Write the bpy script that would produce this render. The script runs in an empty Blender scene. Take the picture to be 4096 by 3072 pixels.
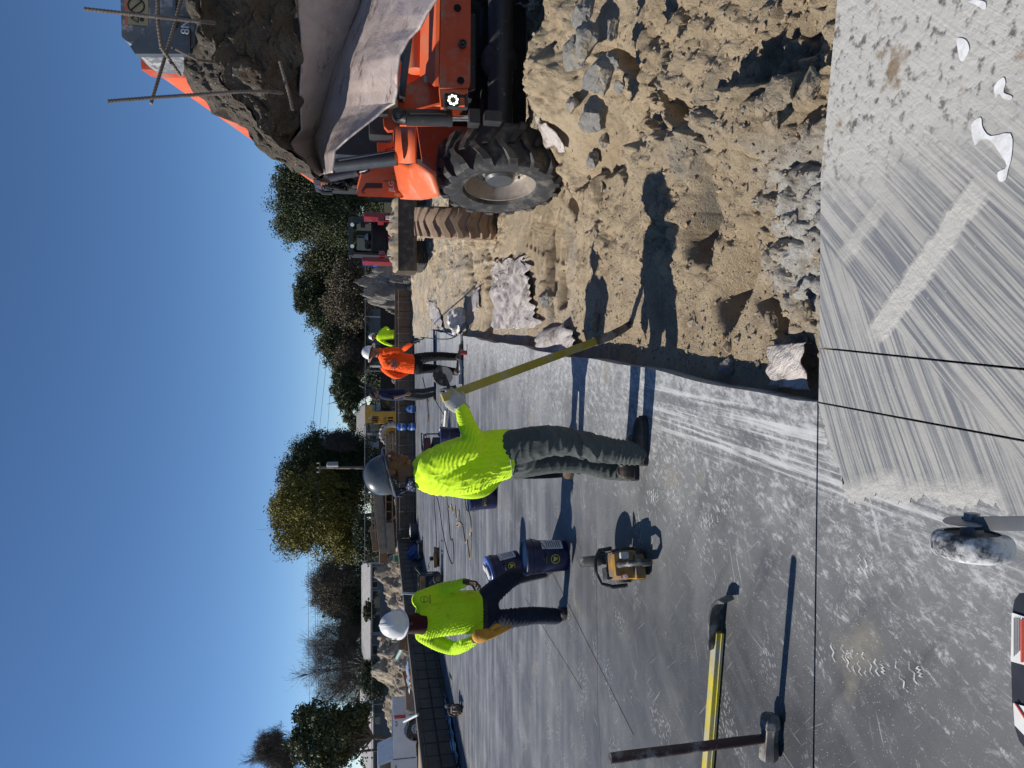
import bpy, bmesh, math, random
import numpy as np
from mathutils import Vector as V, Matrix, noise as mnoise
R=math.radians
scene=bpy.context.scene; C=scene.collection
rng=random.Random(7); nrng=np.random.default_rng(11)

# ---------------------------------------------------------------- camera, sky, sun, exposure
F_PX=2840.; HOR=1478.; EYE=1.7          # phone held sideways: image left is up
PITCH=math.atan((2048-HOR)/F_PX); CP,SP=math.cos(PITCH),math.sin(PITCH)
cam=bpy.data.cameras.new('camera'); co=bpy.data.objects.new('camera',cam); C.objects.link(co)
cam.sensor_fit='HORIZONTAL'; cam.sensor_width=36; cam.lens=F_PX/4096*36; cam.clip_end=2000; cam.clip_start=.05
co.matrix_world=Matrix(((0,1,0,0),(-SP,0,-CP,0),(-CP,0,SP,EYE),(0,0,0,1)))
scene.camera=co
SUN_EL=R(43.5); SHX,SHY=1.0,-0.13       # shadows run to the right and a touch towards the camera
_n=math.hypot(SHX,SHY); SHX/=_n; SHY/=_n
w=bpy.data.worlds.new('World'); scene.world=w; w.use_nodes=True
nt=w.node_tree; bg=nt.nodes['Background']; sky=nt.nodes.new('ShaderNodeTexSky')
sky.sky_type='NISHITA'; sky.sun_disc=False; sky.sun_elevation=SUN_EL
sky.sun_rotation=math.atan2(-SHX,-SHY)  # azimuth measured from +Y towards +X
sky.air_density=.85; sky.dust_density=.0; sky.ozone_density=3.5; sky.altitude=2500
hs=nt.nodes.new('ShaderNodeHueSaturation'); hs.inputs['Saturation'].default_value=1.1; nt.links.new(sky.outputs[0],hs.inputs['Color']); nt.links.new(hs.outputs[0],bg.inputs[0]); bg.inputs[1].default_value=.1
sl=bpy.data.lights.new('sun','SUN'); sl.energy=5.0; sl.angle=R(.5); sl.color=(1,.94,.85)
so=bpy.data.objects.new('sun',sl); C.objects.link(so)
so.rotation_euler=V((SHX*math.cos(SUN_EL),SHY*math.cos(SUN_EL),-math.sin(SUN_EL))).to_track_quat('-Z','Y').to_euler()
scene.view_settings.view_transform='Standard'; scene.view_settings.look='None'
scene.view_settings.exposure=.17; scene.view_settings.gamma=1

# ---------------------------------------------------------------- measuring helpers (photo pixel -> point in the place)
def ray(px,py):
    u=(1536-py)/F_PX; d=(px-2048)/F_PX
    return V((u,CP-d*SP,-SP-d*CP))
def G(px,py,z=0.):
    r=ray(px,py); return V((0,0,EYE))+r*((z-EYE)/r.z)
def W(px,py,Y):
    r=ray(px,py); return V((0,0,EYE))+r*(Y/r.y)

# ---------------------------------------------------------------- mesh helpers
def frame(d,up=V((0,0,1))):
    d=V(d).normalized()
    a=d.cross(up)
    if a.length<1e-4: a=d.cross(V((0,1,0)))
    a.normalize(); b=a.cross(d); return a,b,d
class MB:
    def __init__(s): s.v=[]; s.f=[]
    def add(s,vs,fs):
        o=len(s.v); s.v+= [tuple(p) for p in vs]; s.f+=[tuple(i+o for i in q) for q in fs]; return s
    def box(s,c,d,rot=None,bev=0.):
        bm=bmesh.new(); bmesh.ops.create_cube(bm,size=1)
        for v in bm.verts: v.co=V((v.co.x*d[0],v.co.y*d[1],v.co.z*d[2]))
        if bev: bmesh.ops.bevel(bm,geom=bm.edges[:],offset=min(bev,min(d)*.45),segments=2,affect='EDGES',profile=.7)
        m=Matrix.Translation(V(c))
        if rot is not None: m=m@(rot.to_4x4() if not isinstance(rot,(int,float)) else Matrix.Rotation(rot,4,'Z'))
        bm.transform(m); bm.verts.index_update()
        s.add([v.co.copy() for v in bm.verts],[[v.index for v in f.verts] for f in bm.faces]); bm.free(); return s
    def beam(s,p0,p1,wd,th,up=V((0,0,1)),bev=0.):
        p0,p1=V(p0),V(p1); a,b,d=frame(p1-p0,up)
        return s.box((p0+p1)/2,(wd,(p1-p0).length,th),Matrix((a,d,b)).transposed(),bev)
    def cone(s,p0,p1,r0,r1=None,n=16):
        r1=r0 if r1 is None else r1
        return s.tube([p0,p1],[r0,r1],n)
    def tube(s,pts,r,n=8,close=True):
        pts=[V(p) for p in pts]; k=len(pts); rs=r if isinstance(r,(list,tuple)) else [r]*k
        t0=(pts[1]-pts[0]).normalized(); a,b,_=frame(t0); vs=[]
        for i in range(k):
            t=(pts[min(i+1,k-1)]-pts[max(i-1,0)])
            if t.length<1e-9: t=t0
            t.normalize(); q=t0.rotation_difference(t); a=q@a; b=q@b; t0=t
            for j in range(n):
                an=2*math.pi*j/n; vs.append(pts[i]+(a*math.cos(an)+b*math.sin(an))*rs[i])
        fs=[(i*n+j,i*n+(j+1)%n,(i+1)*n+(j+1)%n,(i+1)*n+j) for i in range(k-1) for j in range(n)]
        if close: fs+=[tuple(range(n-1,-1,-1)),tuple(range((k-1)*n,k*n))]
        return s.add(vs,fs)
    def lathe(s,prof,o,axis=(0,0,1),n=28,sx=1.,sy=1.,a0=None):
        a,b,d=frame(axis) if a0 is None else a0; o=V(o); vs=[]
        for r,h in prof:
            for j in range(n):
                an=2*math.pi*j/n; vs.append(o+d*h+(a*math.cos(an)*sx+b*math.sin(an)*sy)*max(r,1e-4))
        k=len(prof)
        return s.add(vs,[(i*n+j,i*n+(j+1)%n,(i+1)*n+(j+1)%n,(i+1)*n+j) for i in range(k-1) for j in range(n)])
    def ell(s,c,r,rot=None,nu=16,nv=10):
        c=V(c); vs=[]; rot=rot or Matrix.Identity(3)
        for i in range(nv+1):
            th=math.pi*i/nv
            for j in range(nu):
                ph=2*math.pi*j/nu
                vs.append(c+rot@V((r[0]*math.sin(th)*math.cos(ph),r[1]*math.sin(th)*math.sin(ph),r[2]*math.cos(th))))
        return s.add(vs,[(i*nu+j,i*nu+(j+1)%nu,(i+1)*nu+(j+1)%nu,(i+1)*nu+j) for i in range(nv) for j in range(nu)])
    def prism(s,poly,vec):
        vec=V(vec); p=[V(q) for q in poly]; n=len(p)
        return s.add(p+[q+vec for q in p],[tuple(range(n-1,-1,-1)),tuple(range(n,2*n))]+[(i,(i+1)%n,n+(i+1)%n,n+i) for i in range(n)])
    def loft(s,rings,caps=True):
        n=len(rings[0]); k=len(rings); vs=[p for r in rings for p in r]
        fs=[(i*n+j,i*n+(j+1)%n,(i+1)*n+(j+1)%n,(i+1)*n+j) for i in range(k-1) for j in range(n)]
        if caps: fs+=[tuple(range(n-1,-1,-1)),tuple(range((k-1)*n,k*n))]
        return s.add(vs,fs)
    def grid(s,P):
        k=len(P); n=len(P[0])
        return s.add([p for r in P for p in r],[(i*n+j,i*n+j+1,(i+1)*n+j+1,(i+1)*n+j) for i in range(k-1) for j in range(n-1)])
    def mesh(s,name,off=None):
        me=bpy.data.meshes.new(name)
        vs=s.v if off is None else [(x-off[0],y-off[1],z-off[2]) for x,y,z in s.v]
        me.from_pydata(vs,[],s.f); me.validate(); me.update()
        bm=bmesh.new(); bm.from_mesh(me); bmesh.ops.remove_doubles(bm,verts=bm.verts,dist=1e-5)
        bmesh.ops.recalc_face_normals(bm,faces=bm.faces); bm.to_mesh(me); bm.free(); return me
    def build(s,name,mat,parent=None,smooth=35,loc=None):
        """one mesh object; coordinates in the parent's frame, or in the world when the parent is an unturned Empty"""
        off=None
        if parent is not None and parent.get('_w'): off=wloc(parent)
        elif loc is not None: off=loc
        me=s.mesh(name,off); return link(name,me,mat,parent,smooth,None if parent else loc)
def wloc(o):
    l=V((0,0,0))
    while o: l+=o.location; o=o.parent
    return l
def link(name,me,mat,parent=None,smooth=35,loc=None):
    o=bpy.data.objects.new(name,me); C.objects.link(o)
    for m in (mat if isinstance(mat,(list,tuple)) else [mat]): me.materials.append(m)
    if smooth:
        me.polygons.foreach_set('use_smooth',[True]*len(me.polygons)); me.set_sharp_from_angle(angle=R(smooth))
    if parent is not None:
        o.parent=parent
        if parent.get('_w'): o['_w']=1
    elif loc is not None: o.location=loc
    return o
def thing(name,label,cat,loc=(0,0,0),rotz=0,group=None,world=True):
    o=bpy.data.objects.new(name,None); C.objects.link(o); o.location=V(loc); o.empty_display_size=.2
    o.rotation_euler=(0,0,rotz); o['label']=label; o['category']=cat
    if group: o['group']=group
    if world and not rotz: o['_w']=1
    return o
def tag(o,label,cat,group=None,kind=None):
    if label: o['label']=label
    if cat: o['category']=cat
    if group: o['group']=group
    if kind: o['kind']=kind
    return o
def struct(o): o['kind']='structure'; return o
def copy_tree(o,parent=None):
    c=o.copy(); C.objects.link(c)
    if parent: c.parent=parent
    for ch in list(o.children): copy_tree(ch,c)
    return c
def text_mesh(s,body,size,ext=.001):
    cu=bpy.data.curves.new('t','FONT'); cu.body=body; cu.size=size; cu.extrude=ext; cu.align_x='CENTER'; cu.align_y='CENTER'; cu.resolution_u=3
    o=bpy.data.objects.new('t',cu); C.objects.link(o); bpy.context.view_layer.update()
    me=bpy.data.meshes.new_from_object(o.evaluated_get(bpy.context.evaluated_depsgraph_get()))
    vs=[v.co.copy() for v in me.vertices]; fs=[tuple(p.vertices) for p in me.polygons]
    bpy.data.objects.remove(o); bpy.data.curves.remove(cu); bpy.data.meshes.remove(me); return vs,fs
def text(mb,body,size,o,right,up,ext=.001):
    """lettering on a surface: o centre, right and up in the surface"""
    vs,fs=text_mesh(mb,body,size,ext); r=V(right).normalized(); u=V(up).normalized(); n=r.cross(u); o=V(o)
    mb.add([o+r*p.x+u*p.y+n*p.z for p in vs],fs); return mb

# ---------------------------------------------------------------- numpy noise
def _h(i,j,seed):
    n=(i*374761393+j*668265263+seed*1442695041)&0xffffffff
    n=((n^(n>>13))*1274126177)&0xffffffff
    return ((n^(n>>16))&0xffff)/65535.
def vnoise(x,y,seed=0):
    xi=np.floor(x).astype(np.int64); yi=np.floor(y).astype(np.int64); fx=x-xi; fy=y-yi
    fx=fx*fx*fx*(fx*(fx*6-15)+10); fy=fy*fy*fy*(fy*(fy*6-15)+10)
    a=_h(xi,yi,seed); b=_h(xi+1,yi,seed); c=_h(xi,yi+1,seed); d=_h(xi+1,yi+1,seed)
    return (a+(b-a)*fx)*(1-fy)+(c+(d-c)*fx)*fy
def fbm(x,y,oct=5,seed=0,gain=.5):
    t=0;a=1;s=0
    for k in range(oct):
        t=t+a*vnoise(x*2**k+13.7*k,y*2**k-7.1*k,seed+k); s+=a; a*=gain
    return t/s
def cell(x,y,seed=0):
    xi=np.floor(x).astype(np.int64); yi=np.floor(y).astype(np.int64); best=np.full(np.shape(x),9.)
    for a in (-1,0,1):
        for b in (-1,0,1):
            px=xi+a+_h(xi+a,yi+b,seed); py=yi+b+_h(xi+a,yi+b,seed+51); best=np.minimum(best,(px-x)**2+(py-y)**2)
    return np.sqrt(best)
def sst(a,b,x):
    t=np.clip((x-a)/(b-a),0,1); return t*t*(3-2*t)

# ---------------------------------------------------------------- material helpers
class NT:
    def __init__(s,name):
        s.m=bpy.data.materials.new(name); s.m.use_nodes=True; s.t=s.m.node_tree; s.b=s.t.nodes['Principled BSDF']
        s.tc=s.t.nodes.new('ShaderNodeTexCoord'); s.co=s.tc.outputs['Object']
    def n(s,ty,**k):
        x=s.t.nodes.new(ty)
        for a,b in k.items(): setattr(x,a,b)
        return x
    def l(s,a,b): s.t.links.new(a,b)
    def setin(s,sock,v):
        if hasattr(v,'is_output'): s.l(v,sock)
        else: sock.default_value=v
    def mapping(s,scale=(1,1,1),rot=(0,0,0),loc=(0,0,0),co=None):
        m=s.n('ShaderNodeMapping'); s.l(co or s.co,m.inputs[0])
        if any(rot): m.vector_type='TEXTURE'; scale=tuple(1/x for x in scale); loc=tuple(-x for x in loc)   # turn first, then stretch
        m.inputs['Scale'].default_value=scale; m.inputs['Rotation'].default_value=rot; m.inputs['Location'].default_value=loc
        return m.outputs[0]
    def noise(s,scale=5,detail=6,rough=.6,co=None,dist=0,out='Fac'):
        x=s.n('ShaderNodeTexNoise'); s.l(co or s.co,x.inputs['Vector']); x.inputs['Scale'].default_value=scale
        x.inputs['Detail'].default_value=detail; x.inputs['Roughness'].default_value=rough; x.inputs['Distortion'].default_value=dist
        return x.outputs[out]
    def vor(s,scale=5,co=None,out='Distance',feat='F1',rand=1):
        x=s.n('ShaderNodeTexVoronoi',feature=feat); s.l(co or s.co,x.inputs['Vector']); x.inputs['Scale'].default_value=scale; x.inputs['Randomness'].default_value=rand
        return x.outputs[out]
    def rng(s,v,a,b,c=0,d=1):
        x=s.n('ShaderNodeMapRange',clamp=True); s.setin(x.inputs[0],v); 
        for i,q in enumerate((a,b,c,d)): s.setin(x.inputs[i+1],q)
        return x.outputs[0]
    def math(s,op,a,b=0,c=0):
        x=s.n('ShaderNodeMath',operation=op); s.setin(x.inputs[0],a); s.setin(x.inputs[1],b); s.setin(x.inputs[2],c); return x.outputs[0]
    def mix(s,f,a,b):
        x=s.n('ShaderNodeMix',data_type='RGBA'); s.setin(x.inputs[0],f)
        for sock,v in ((x.inputs[6],a),(x.inputs[7],b)):
            if hasattr(v,'is_output'): s.l(v,sock)
            else: sock.default_value=(*v,1)
        return x.outputs[2]
    def sep(s,co=None):
        x=s.n('ShaderNodeSeparateXYZ'); s.l(co or s.co,x.inputs[0]); return x.outputs
    def bump(s,h,strength=.5,dist=.01,nrm=None):
        x=s.n('ShaderNodeBump'); s.setin(x.inputs['Height'],h); x.inputs['Strength'].default_value=strength; x.inputs['Distance'].default_value=dist
        if nrm is not None: s.l(nrm,x.inputs['Normal'])
        return x.outputs[0]
    def done(s,col=None,rough=None,metal=None,nrm=None,alpha=None,**k):
        for nm,v in (('Base Color',col),('Roughness',rough),('Metallic',metal),('Normal',nrm),('Alpha',alpha)):
            if v is None: continue
            if isinstance(v,tuple) and len(v)==3: v=(*v,1)
            s.setin(s.b.inputs[nm],v)
        for nm,v in k.items(): s.setin(s.b.inputs[nm.replace('_',' ')],v)
        return s.m
def mk(name,c,c2=None,scale=6,rough=.6,metal=0,bump=0,bscale=60,bdist=.004,dirt=None,dscale=4,dlo=.5,dhi=.7,damt=1.,spec=None,coat=0,stretch=(1,1,1)):
    """procedural surface: two tones mottled by noise, dirt/dust overlay, fine bump"""
    s=NT(name); co=s.mapping(stretch); c2=c2 or tuple(x*.8 for x in c)
    col=s.mix(s.rng(s.noise(scale,6,.6,co),.35,.65),c,c2)
    rg=s.rng(s.noise(scale*2.3,4,.6,co),.3,.7,max(rough-.08,.03),min(rough+.08,1))
    if dirt:
        f=s.math('MULTIPLY',s.rng(s.noise(dscale,10,.68),dlo,dhi),damt); col=s.mix(f,col,dirt); rg=s.math('MAXIMUM',rg,s.math('MULTIPLY',f,.85))
    nr=s.bump(s.noise(bscale,5,.65,co),bump,bdist) if bump else None
    k={}
    if spec is not None: k['Specular_IOR_Level']=spec
    if coat: k['Coat_Weight']=coat
    return s.done(col,rg,metal,nr,**k)
# ---------------------------------------------------------------- where the slab ends (metres, camera over the origin)
def xA(y): return -.07+.0901*(y-2.46)          # broken edge beside the trench, and the saw cut that carries it on
def xB(y): return .14+.115*(y-2.45)            # second saw cut
def xL(y): return -7.36+.1286*(y-13.53) if y<26.52 else -5.69

def slab_material():
    s=NT('concrete_slab'); X,Y,Z=s.sep()
    big=s.noise(.55,7,.6); mid=s.noise(2.2,9,.66); 
    col=s.mix(s.rng(big,.36,.66),(.078,.081,.088),(.13,.134,.142))
    col=s.mix(s.math('MULTIPLY',s.rng(mid,.5,.66),.55),col,(.18,.19,.205))
    # float and broom marks along x, on the far floor
    br=s.noise(1.,8,.62,s.mapping((.35,4.5,1))); far=s.rng(Y,5.,11.)
    col=s.mix(s.math('MULTIPLY',s.rng(br,.46,.66),s.rng(far,0,1,.25,.75)),col,(.27,.28,.295))
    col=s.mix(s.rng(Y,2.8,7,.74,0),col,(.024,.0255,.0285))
    # dust dragged about near the cut edge
    d=s.math('SUBTRACT',s.math('MULTIPLY_ADD',Y,.0901,-.292),X)          # metres from the edge
    near=s.rng(d,.0,1.7,1,0); nearw=s.rng(s.math('ADD',d,s.rng(s.noise(1.2,4),0,1,-.9,.9)),.15,1.5,1,0)
    dust=s.noise(5.5,15,.82,s.mapping((1,1.6,1),(0,0,.5)),.15); dust2=s.noise(13,15,.82,s.mapping((1.8,.8,1),(0,0,-.4)),.2)
    lo=s.rng(near,0,1,.655,.485)
    m1=s.math('MULTIPLY',s.rng(dust,lo,s.math('ADD',lo,.09)),.62)
    m2=s.math('MULTIPLY',s.math('MULTIPLY',s.rng(dust2,s.math('ADD',lo,-.02),s.math('ADD',lo,.07)),.75),s.rng(s.math('ADD',s.noise(1.3,6,.62,s.mapping((1,1,1),(0,0,0),(2,7,1))),s.math('MULTIPLY',near,.3)),.44,.6))
    col=s.mix(s.math('MULTIPLY',nearw,.52),col,(.34,.345,.34))
    dust3=s.noise(11,15,.82,s.mapping((.8,1.9,1),(0,0,1.9),(6,1,0)),.3); m3=s.math('MULTIPLY',s.math('MULTIPLY',s.rng(dust3,s.math('ADD',lo,-.01),s.math('ADD',lo,.07)),.75),s.rng(s.noise(1.1,6,.62,s.mapping((1,1,1),(0,0,0),(12,3,4))),.46,.6)); col=s.mix(m3,col,(.40,.41,.415))
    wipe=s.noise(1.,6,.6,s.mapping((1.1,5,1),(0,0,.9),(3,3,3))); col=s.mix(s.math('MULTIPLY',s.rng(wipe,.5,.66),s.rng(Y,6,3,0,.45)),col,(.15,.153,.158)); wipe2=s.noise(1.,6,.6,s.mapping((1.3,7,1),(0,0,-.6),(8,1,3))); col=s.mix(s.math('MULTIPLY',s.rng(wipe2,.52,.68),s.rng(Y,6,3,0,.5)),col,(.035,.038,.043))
    col=s.mix(m1,col,(.36,.37,.38)); col=s.mix(m2,col,(.5,.51,.515))
    # squeegee bands running beside the broken edge
    eb=s.noise(1.,7,.62,s.mapping((.9,34,1),(0,0,R(84.9)))); bm_=s.math('MULTIPLY',s.math('MULTIPLY',s.rng(d,.05,.1),s.rng(d,.3,.42,1,0)),s.rng(Y,3.6,5.2,1,0))
    col=s.mix(s.math('MULTIPLY',bm_,s.rng(eb,.52,.6,0,.8)),col,(.56,.565,.56)); col=s.mix(s.math('MULTIPLY',bm_,s.rng(eb,.47,.4,0,.75)),col,(.12,.125,.135))
    # drag scratches in several directions
    for i,(ang,sc,th) in enumerate(((.35,(2.2,60,1),.69),(-.75,(2.8,75,1),.705),(1.25,(2.4,70,1),.7),(2.2,(3.2,90,1),.715))):
        st=s.noise(1.,3,.5,s.mapping(sc,(0,0,ang),(i*7.1,3.3*i,0)))
        br2=s.rng(s.noise(1.6,5,.6,s.mapping((1,1,1),(0,0,0),(i*5.,2.,0))),.5,.6)
        col=s.mix(s.math('MULTIPLY',s.math('MULTIPLY',s.rng(st,th-.05,th+.02),br2),.36),col,(.6,.61,.62))
    # boot tread crumbs: broken little cells in patches
    cell=s.vor(38,s.mapping((1,1.7,1),(0,0,.6)),'Distance'); patch=s.rng(s.noise(2.6,3,.5),.57,.63)
    col=s.mix(s.math('MULTIPLY',s.math('MULTIPLY',s.rng(cell,.28,.4,1,0),patch),.28),col,(.6,.6,.6))
    # white grit
    sp=s.vor(75); gz=s.noise(75,0)
    col=s.mix(s.math('MULTIPLY',s.rng(sp,.07,.14,1,0),s.rng(s.noise(1.1,5,.6),.42,.62,0,.8)),col,(.7,.7,.7))
    # rust and damp patches
    col=s.mix(s.math('MULTIPLY',s.rng(s.noise(1.7,6,.6,s.mapping((1,1,1),(0,0,0),(9,4,0))),.62,.7),.5),col,(.25,.22,.17))
    col=s.mix(s.math('MULTIPLY',s.rng(s.noise(.8,4,.55,s.mapping((1,1,1),(0,0,0),(3,8,0))),.55,.66),.5),col,(.06,.065,.075))
    rg=s.rng(mid,.3,.7,.45,.75)
    nr=s.bump(s.math('ADD',s.math('MULTIPLY',dust2,.6),s.noise(120,3)),.25,.003)
    return s.done(col,rg,0,nr,Specular_IOR_Level=.35)
M_SLAB=slab_material()
def slab_piece(poly):
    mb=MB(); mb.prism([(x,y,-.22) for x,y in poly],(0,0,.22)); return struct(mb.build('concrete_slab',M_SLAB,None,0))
g=.0028
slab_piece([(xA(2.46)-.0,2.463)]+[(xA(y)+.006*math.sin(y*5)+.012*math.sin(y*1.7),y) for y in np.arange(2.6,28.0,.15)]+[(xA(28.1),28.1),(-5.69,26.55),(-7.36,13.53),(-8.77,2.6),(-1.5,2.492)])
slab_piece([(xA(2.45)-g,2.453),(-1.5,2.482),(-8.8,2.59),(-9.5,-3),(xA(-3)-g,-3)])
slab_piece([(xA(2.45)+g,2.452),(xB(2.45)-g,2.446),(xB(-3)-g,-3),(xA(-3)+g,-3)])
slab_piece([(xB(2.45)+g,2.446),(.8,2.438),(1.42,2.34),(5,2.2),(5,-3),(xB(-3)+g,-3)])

# thin saw scratches and a chalk line across the far floor
M_CUT=mk('saw_kerf',(.02,.021,.024),(.03,.03,.033),rough=.9)
mb=MB()
for (a,b,wd) in ((G(2205,2280),G(2535,2940),.006),(G(2385,2150),G(2392,2868),.004),(G(2395,2868),G(2405,3072),.004),(G(2100,2390),G(2330,2760),.005)):
    d=(b-a).normalized(); n=V((-d.y,d.x,0))*wd/2; z=V((0,0,.002))
    mb.add([a-n+z,a+n+z,b+n+z,b-n+z],[(0,1,2,3)])
o=mb.build('saw_line',M_CUT,None,0); o['kind']='structure'

# ---------------------------------------------------------------- boot prints of dust on the slab
M_DUST=NT('print_dust')
M_DUST=M_DUST.done((.72,.72,.71),.9,alpha=M_DUST.rng(M_DUST.noise(26,6,.75),.42,.62,0,.75))
mb=MB()
def zig(c,ang,wd,am,th,n=4):
    ca,sa=math.cos(ang),math.sin(ang); top=[];bot=[]
    for i in range(n*2+1):
        t=(i/(n*2)-.5)*wd; z=am*(1 if i%2 else -1)
        for l,q in ((top,th),(bot,-th)):
            u,v=t,z+q; l.append((c[0]+u*ca-v*sa,c[1]+u*sa+v*ca,.003))
    k=len(top); mb.add(top+bot,[(i,i+1,k+i+1,k+i) for i in range(k-1)])
bold=[(3345,2610,.3),(3440,2655,.25),(3620,2705,.55),(2830,2085,.3),(3455,2255,.1),(2610,1985,.1)]
for k,(px,py,a) in enumerate(bold):
    c=G(px,py); ln=.24 if k%2 else .15; nrow=int(ln/.031)
    for j in range(nrow):
        if rng.random()<.12: continue
        t=j*.031-ln/2; q=(c.x-math.sin(a)*t+rng.uniform(-.003,.003),c.y+math.cos(a)*t); wd=.095*max(.35,1-(t/(ln*.62))**2)*rng.uniform(.75,1.05); zig(q,a+rng.uniform(-.08,.08),wd,.0075,rng.uniform(.003,.006),rng.choice((2,3)))
#B
tag(mb.build('boot_prints',M_DUST,None,0),None,None,None,'stuff')

# ---------------------------------------------------------------- slurry squeegeed over the near slab
def slurry_material():
    s=NT('slurry'); X,Y,Z=s.sep()
    def st(ang,sx,sy,loc): return s.noise(1.,5,.55,s.mapping((sx,sy,1),(0,0,ang),loc))
    wob=s.noise(1.3,3,.5)
    cow=s.n('ShaderNodeVectorMath',operation='ADD'); s.l(s.co,cow.inputs[0]); nz=s.n('ShaderNodeVectorMath',operation='SCALE'); s.l(s.noise(.9,2,.5,out='Color'),nz.inputs[0]); nz.inputs['Scale'].default_value=.05; s.l(nz.outputs[0],cow.inputs[1]); cw=cow.outputs[0]
    def st2(ang,loc):
        return s.math('ADD',s.math('MULTIPLY',s.noise(1.,4,.6,s.mapping((1.6,105,1),(0,0,ang),loc,cw)),.6),s.math('MULTIPLY',s.noise(1.,2,.5,s.mapping((.8,26,1),(0,0,ang),loc,cw)),.4))
    a=st2(R(44),(0,0,0)); b=st2(R(25),(4,2,0))
    zone=s.rng(s.math('ADD',s.math('ADD',X,s.math('MULTIPLY',Y,-.9)),s.rng(wob,0,1,-.12,.12)),-1.66,-1.64)
    stv=s.mix(zone,b,a)
    # thick ridges of paste with no streaks
    def band(p,q,wd,soft):
        p,q=V(p),V(q); d=(q-p).normalized(); n=(-d.y,d.x)
        v=s.math('ADD',s.math('MULTIPLY',X,n[0]),s.math('MULTIPLY',Y,n[1])); v=s.math('ADD',v,-(p.x*n[0]+p.y*n[1]))
        v=s.math('ABSOLUTE',s.math('ADD',v,s.rng(s.noise(14,6,.7),0,1,-.03,.03)))
        t=s.math('ADD',s.math('MULTIPLY',X,d.x),s.math('MULTIPLY',Y,d.y)); t0=p.x*d.x+p.y*d.y; L=(q-p).length
        return s.math('MULTIPLY',s.rng(v,wd,wd+soft,1,0),s.math('MULTIPLY',s.rng(t,t0,t0+.06),s.rng(t,t0+L-.06,t0+L,1,0)))
    rb=band(G(3480,1370),G(3960,690),.035,.02); rb=s.math('MAXIMUM',rb,band(G(3640,1960),G(3420,2010),.05,.05))
    rb=s.math('MAXIMUM',rb,band(G(3300,2000),G(4060,2030),.035,.06)); rb=s.math('MAXIMUM',rb,s.math('MULTIPLY',band(G(3350,1060),G(3560,770),.02,.03),.7))
    thick=s.math('MAXIMUM',rb,s.rng(s.math('ADD',X,s.rng(s.noise(2.5,6,.65),0,1,-.25,.25)),.5,.85))
    dark=s.math('MULTIPLY',s.rng(stv,.54,.43),s.math('SUBTRACT',1.,thick))
    tone=s.mix(s.rng(s.noise(1.4,6,.6),.35,.65),(.33,.325,.305),(.41,.405,.38))
    tone=s.mix(thick,tone,(.45,.44,.41))
    col=s.mix(s.math('MULTIPLY',dark,.85),tone,(.12,.13,.15))
    col=s.mix(s.math('MULTIPLY',s.rng(s.vor(42),.1,.16,1,0),s.rng(s.noise(3,3),.5,.6,0,.5)),col,(.48,.48,.47))
    lump=s.noise(22,9,.66); rough=s.rng(s.math('ADD',X,s.rng(s.noise(3,4),0,1,-.2,.2)),.62,.85)
    col=s.mix(s.math('MULTIPLY',rough,s.rng(lump,.46,.36)),col,(.13,.12,.11))
    br=s.math('MULTIPLY',rough,s.rng(s.noise(4.2,7,.65,s.mapping((1,1,1),(0,0,0),(1.7,.4,0))),.6,.67)); col=s.mix(s.math('MULTIPLY',br,.85),col,(.2,.14,.08))
    h=s.math('ADD',s.math('MULTIPLY',lump,s.rng(thick,0,1,.2,.8)),s.math('MULTIPLY',stv,.35))
    nr=s.bump(h,.75,.016)
    return s.done(col,s.rng(lump,.3,.7,.32,.62),0,nr,Specular_IOR_Level=.4)
M_SLURRY=slurry_material()
edge=[(3284,1640),(3290,1700),(3335,1800),(3350,1850),(3368,1946),(3396,1997),(3480,2000),(3581,1997),(3743,2004),(3952,2030),(4096,2062),(4400,2120),(4700,2180)]
e=[G(*q) for q in edge]; pts=[]
for i in range(len(e)-1):
    dn=(e[i+1]-e[i]).normalized(); dn=V((-dn.y,dn.x,0))
    for t in np.linspace(0,1,16,endpoint=False):
        p=e[i].lerp(e[i+1],t); q=p.x*40+p.y*90; p=p+dn*(.010*math.sin(q*2.1)*math.sin(q*.7+1)+.012*math.sin(q*.33)+.004*math.sin(q*5.3))*(1 if i or t>.5 else 0); pts.append((p.x,p.y,.0035))
def ycut(f,y0,y1,n=8): return [(f(y),y,.0035) for y in np.linspace(y0,y1,n)]
mb=MB(); yb=pts[-1][1]
mb.add(pts+ycut(lambda y:xA(y)-.0036,yb,2.452),[tuple(range(len(pts)+8))])
l1=ycut(lambda y:xA(y)+.0036,2.45,-1)+ycut(lambda y:xB(y)-.0036,-1,2.445); mb.add(l1,[tuple(range(len(l1)))])
l2=ycut(lambda y:xB(y)+.0036,2.444,-1)+[(4,-1,.0035),(4,2.23,.0035),(1.42,2.338,.0035),(.8,2.436,.0035)]; mb.add(l2,[tuple(range(len(l2)))])
me=bpy.data.meshes.new('s'); me.from_pydata(mb.v,[],mb.f); bm=bmesh.new(); bm.from_mesh(me); bmesh.ops.triangulate(bm,faces=bm.faces); bmesh.ops.recalc_face_normals(bm,faces=bm.faces)
for f in bm.faces:
    if f.normal.z<0: f.normal_flip()
bm.to_mesh(me); bm.free()
tag(link('slurry_film',me,M_SLURRY,None,0),None,None,None,'stuff')
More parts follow.
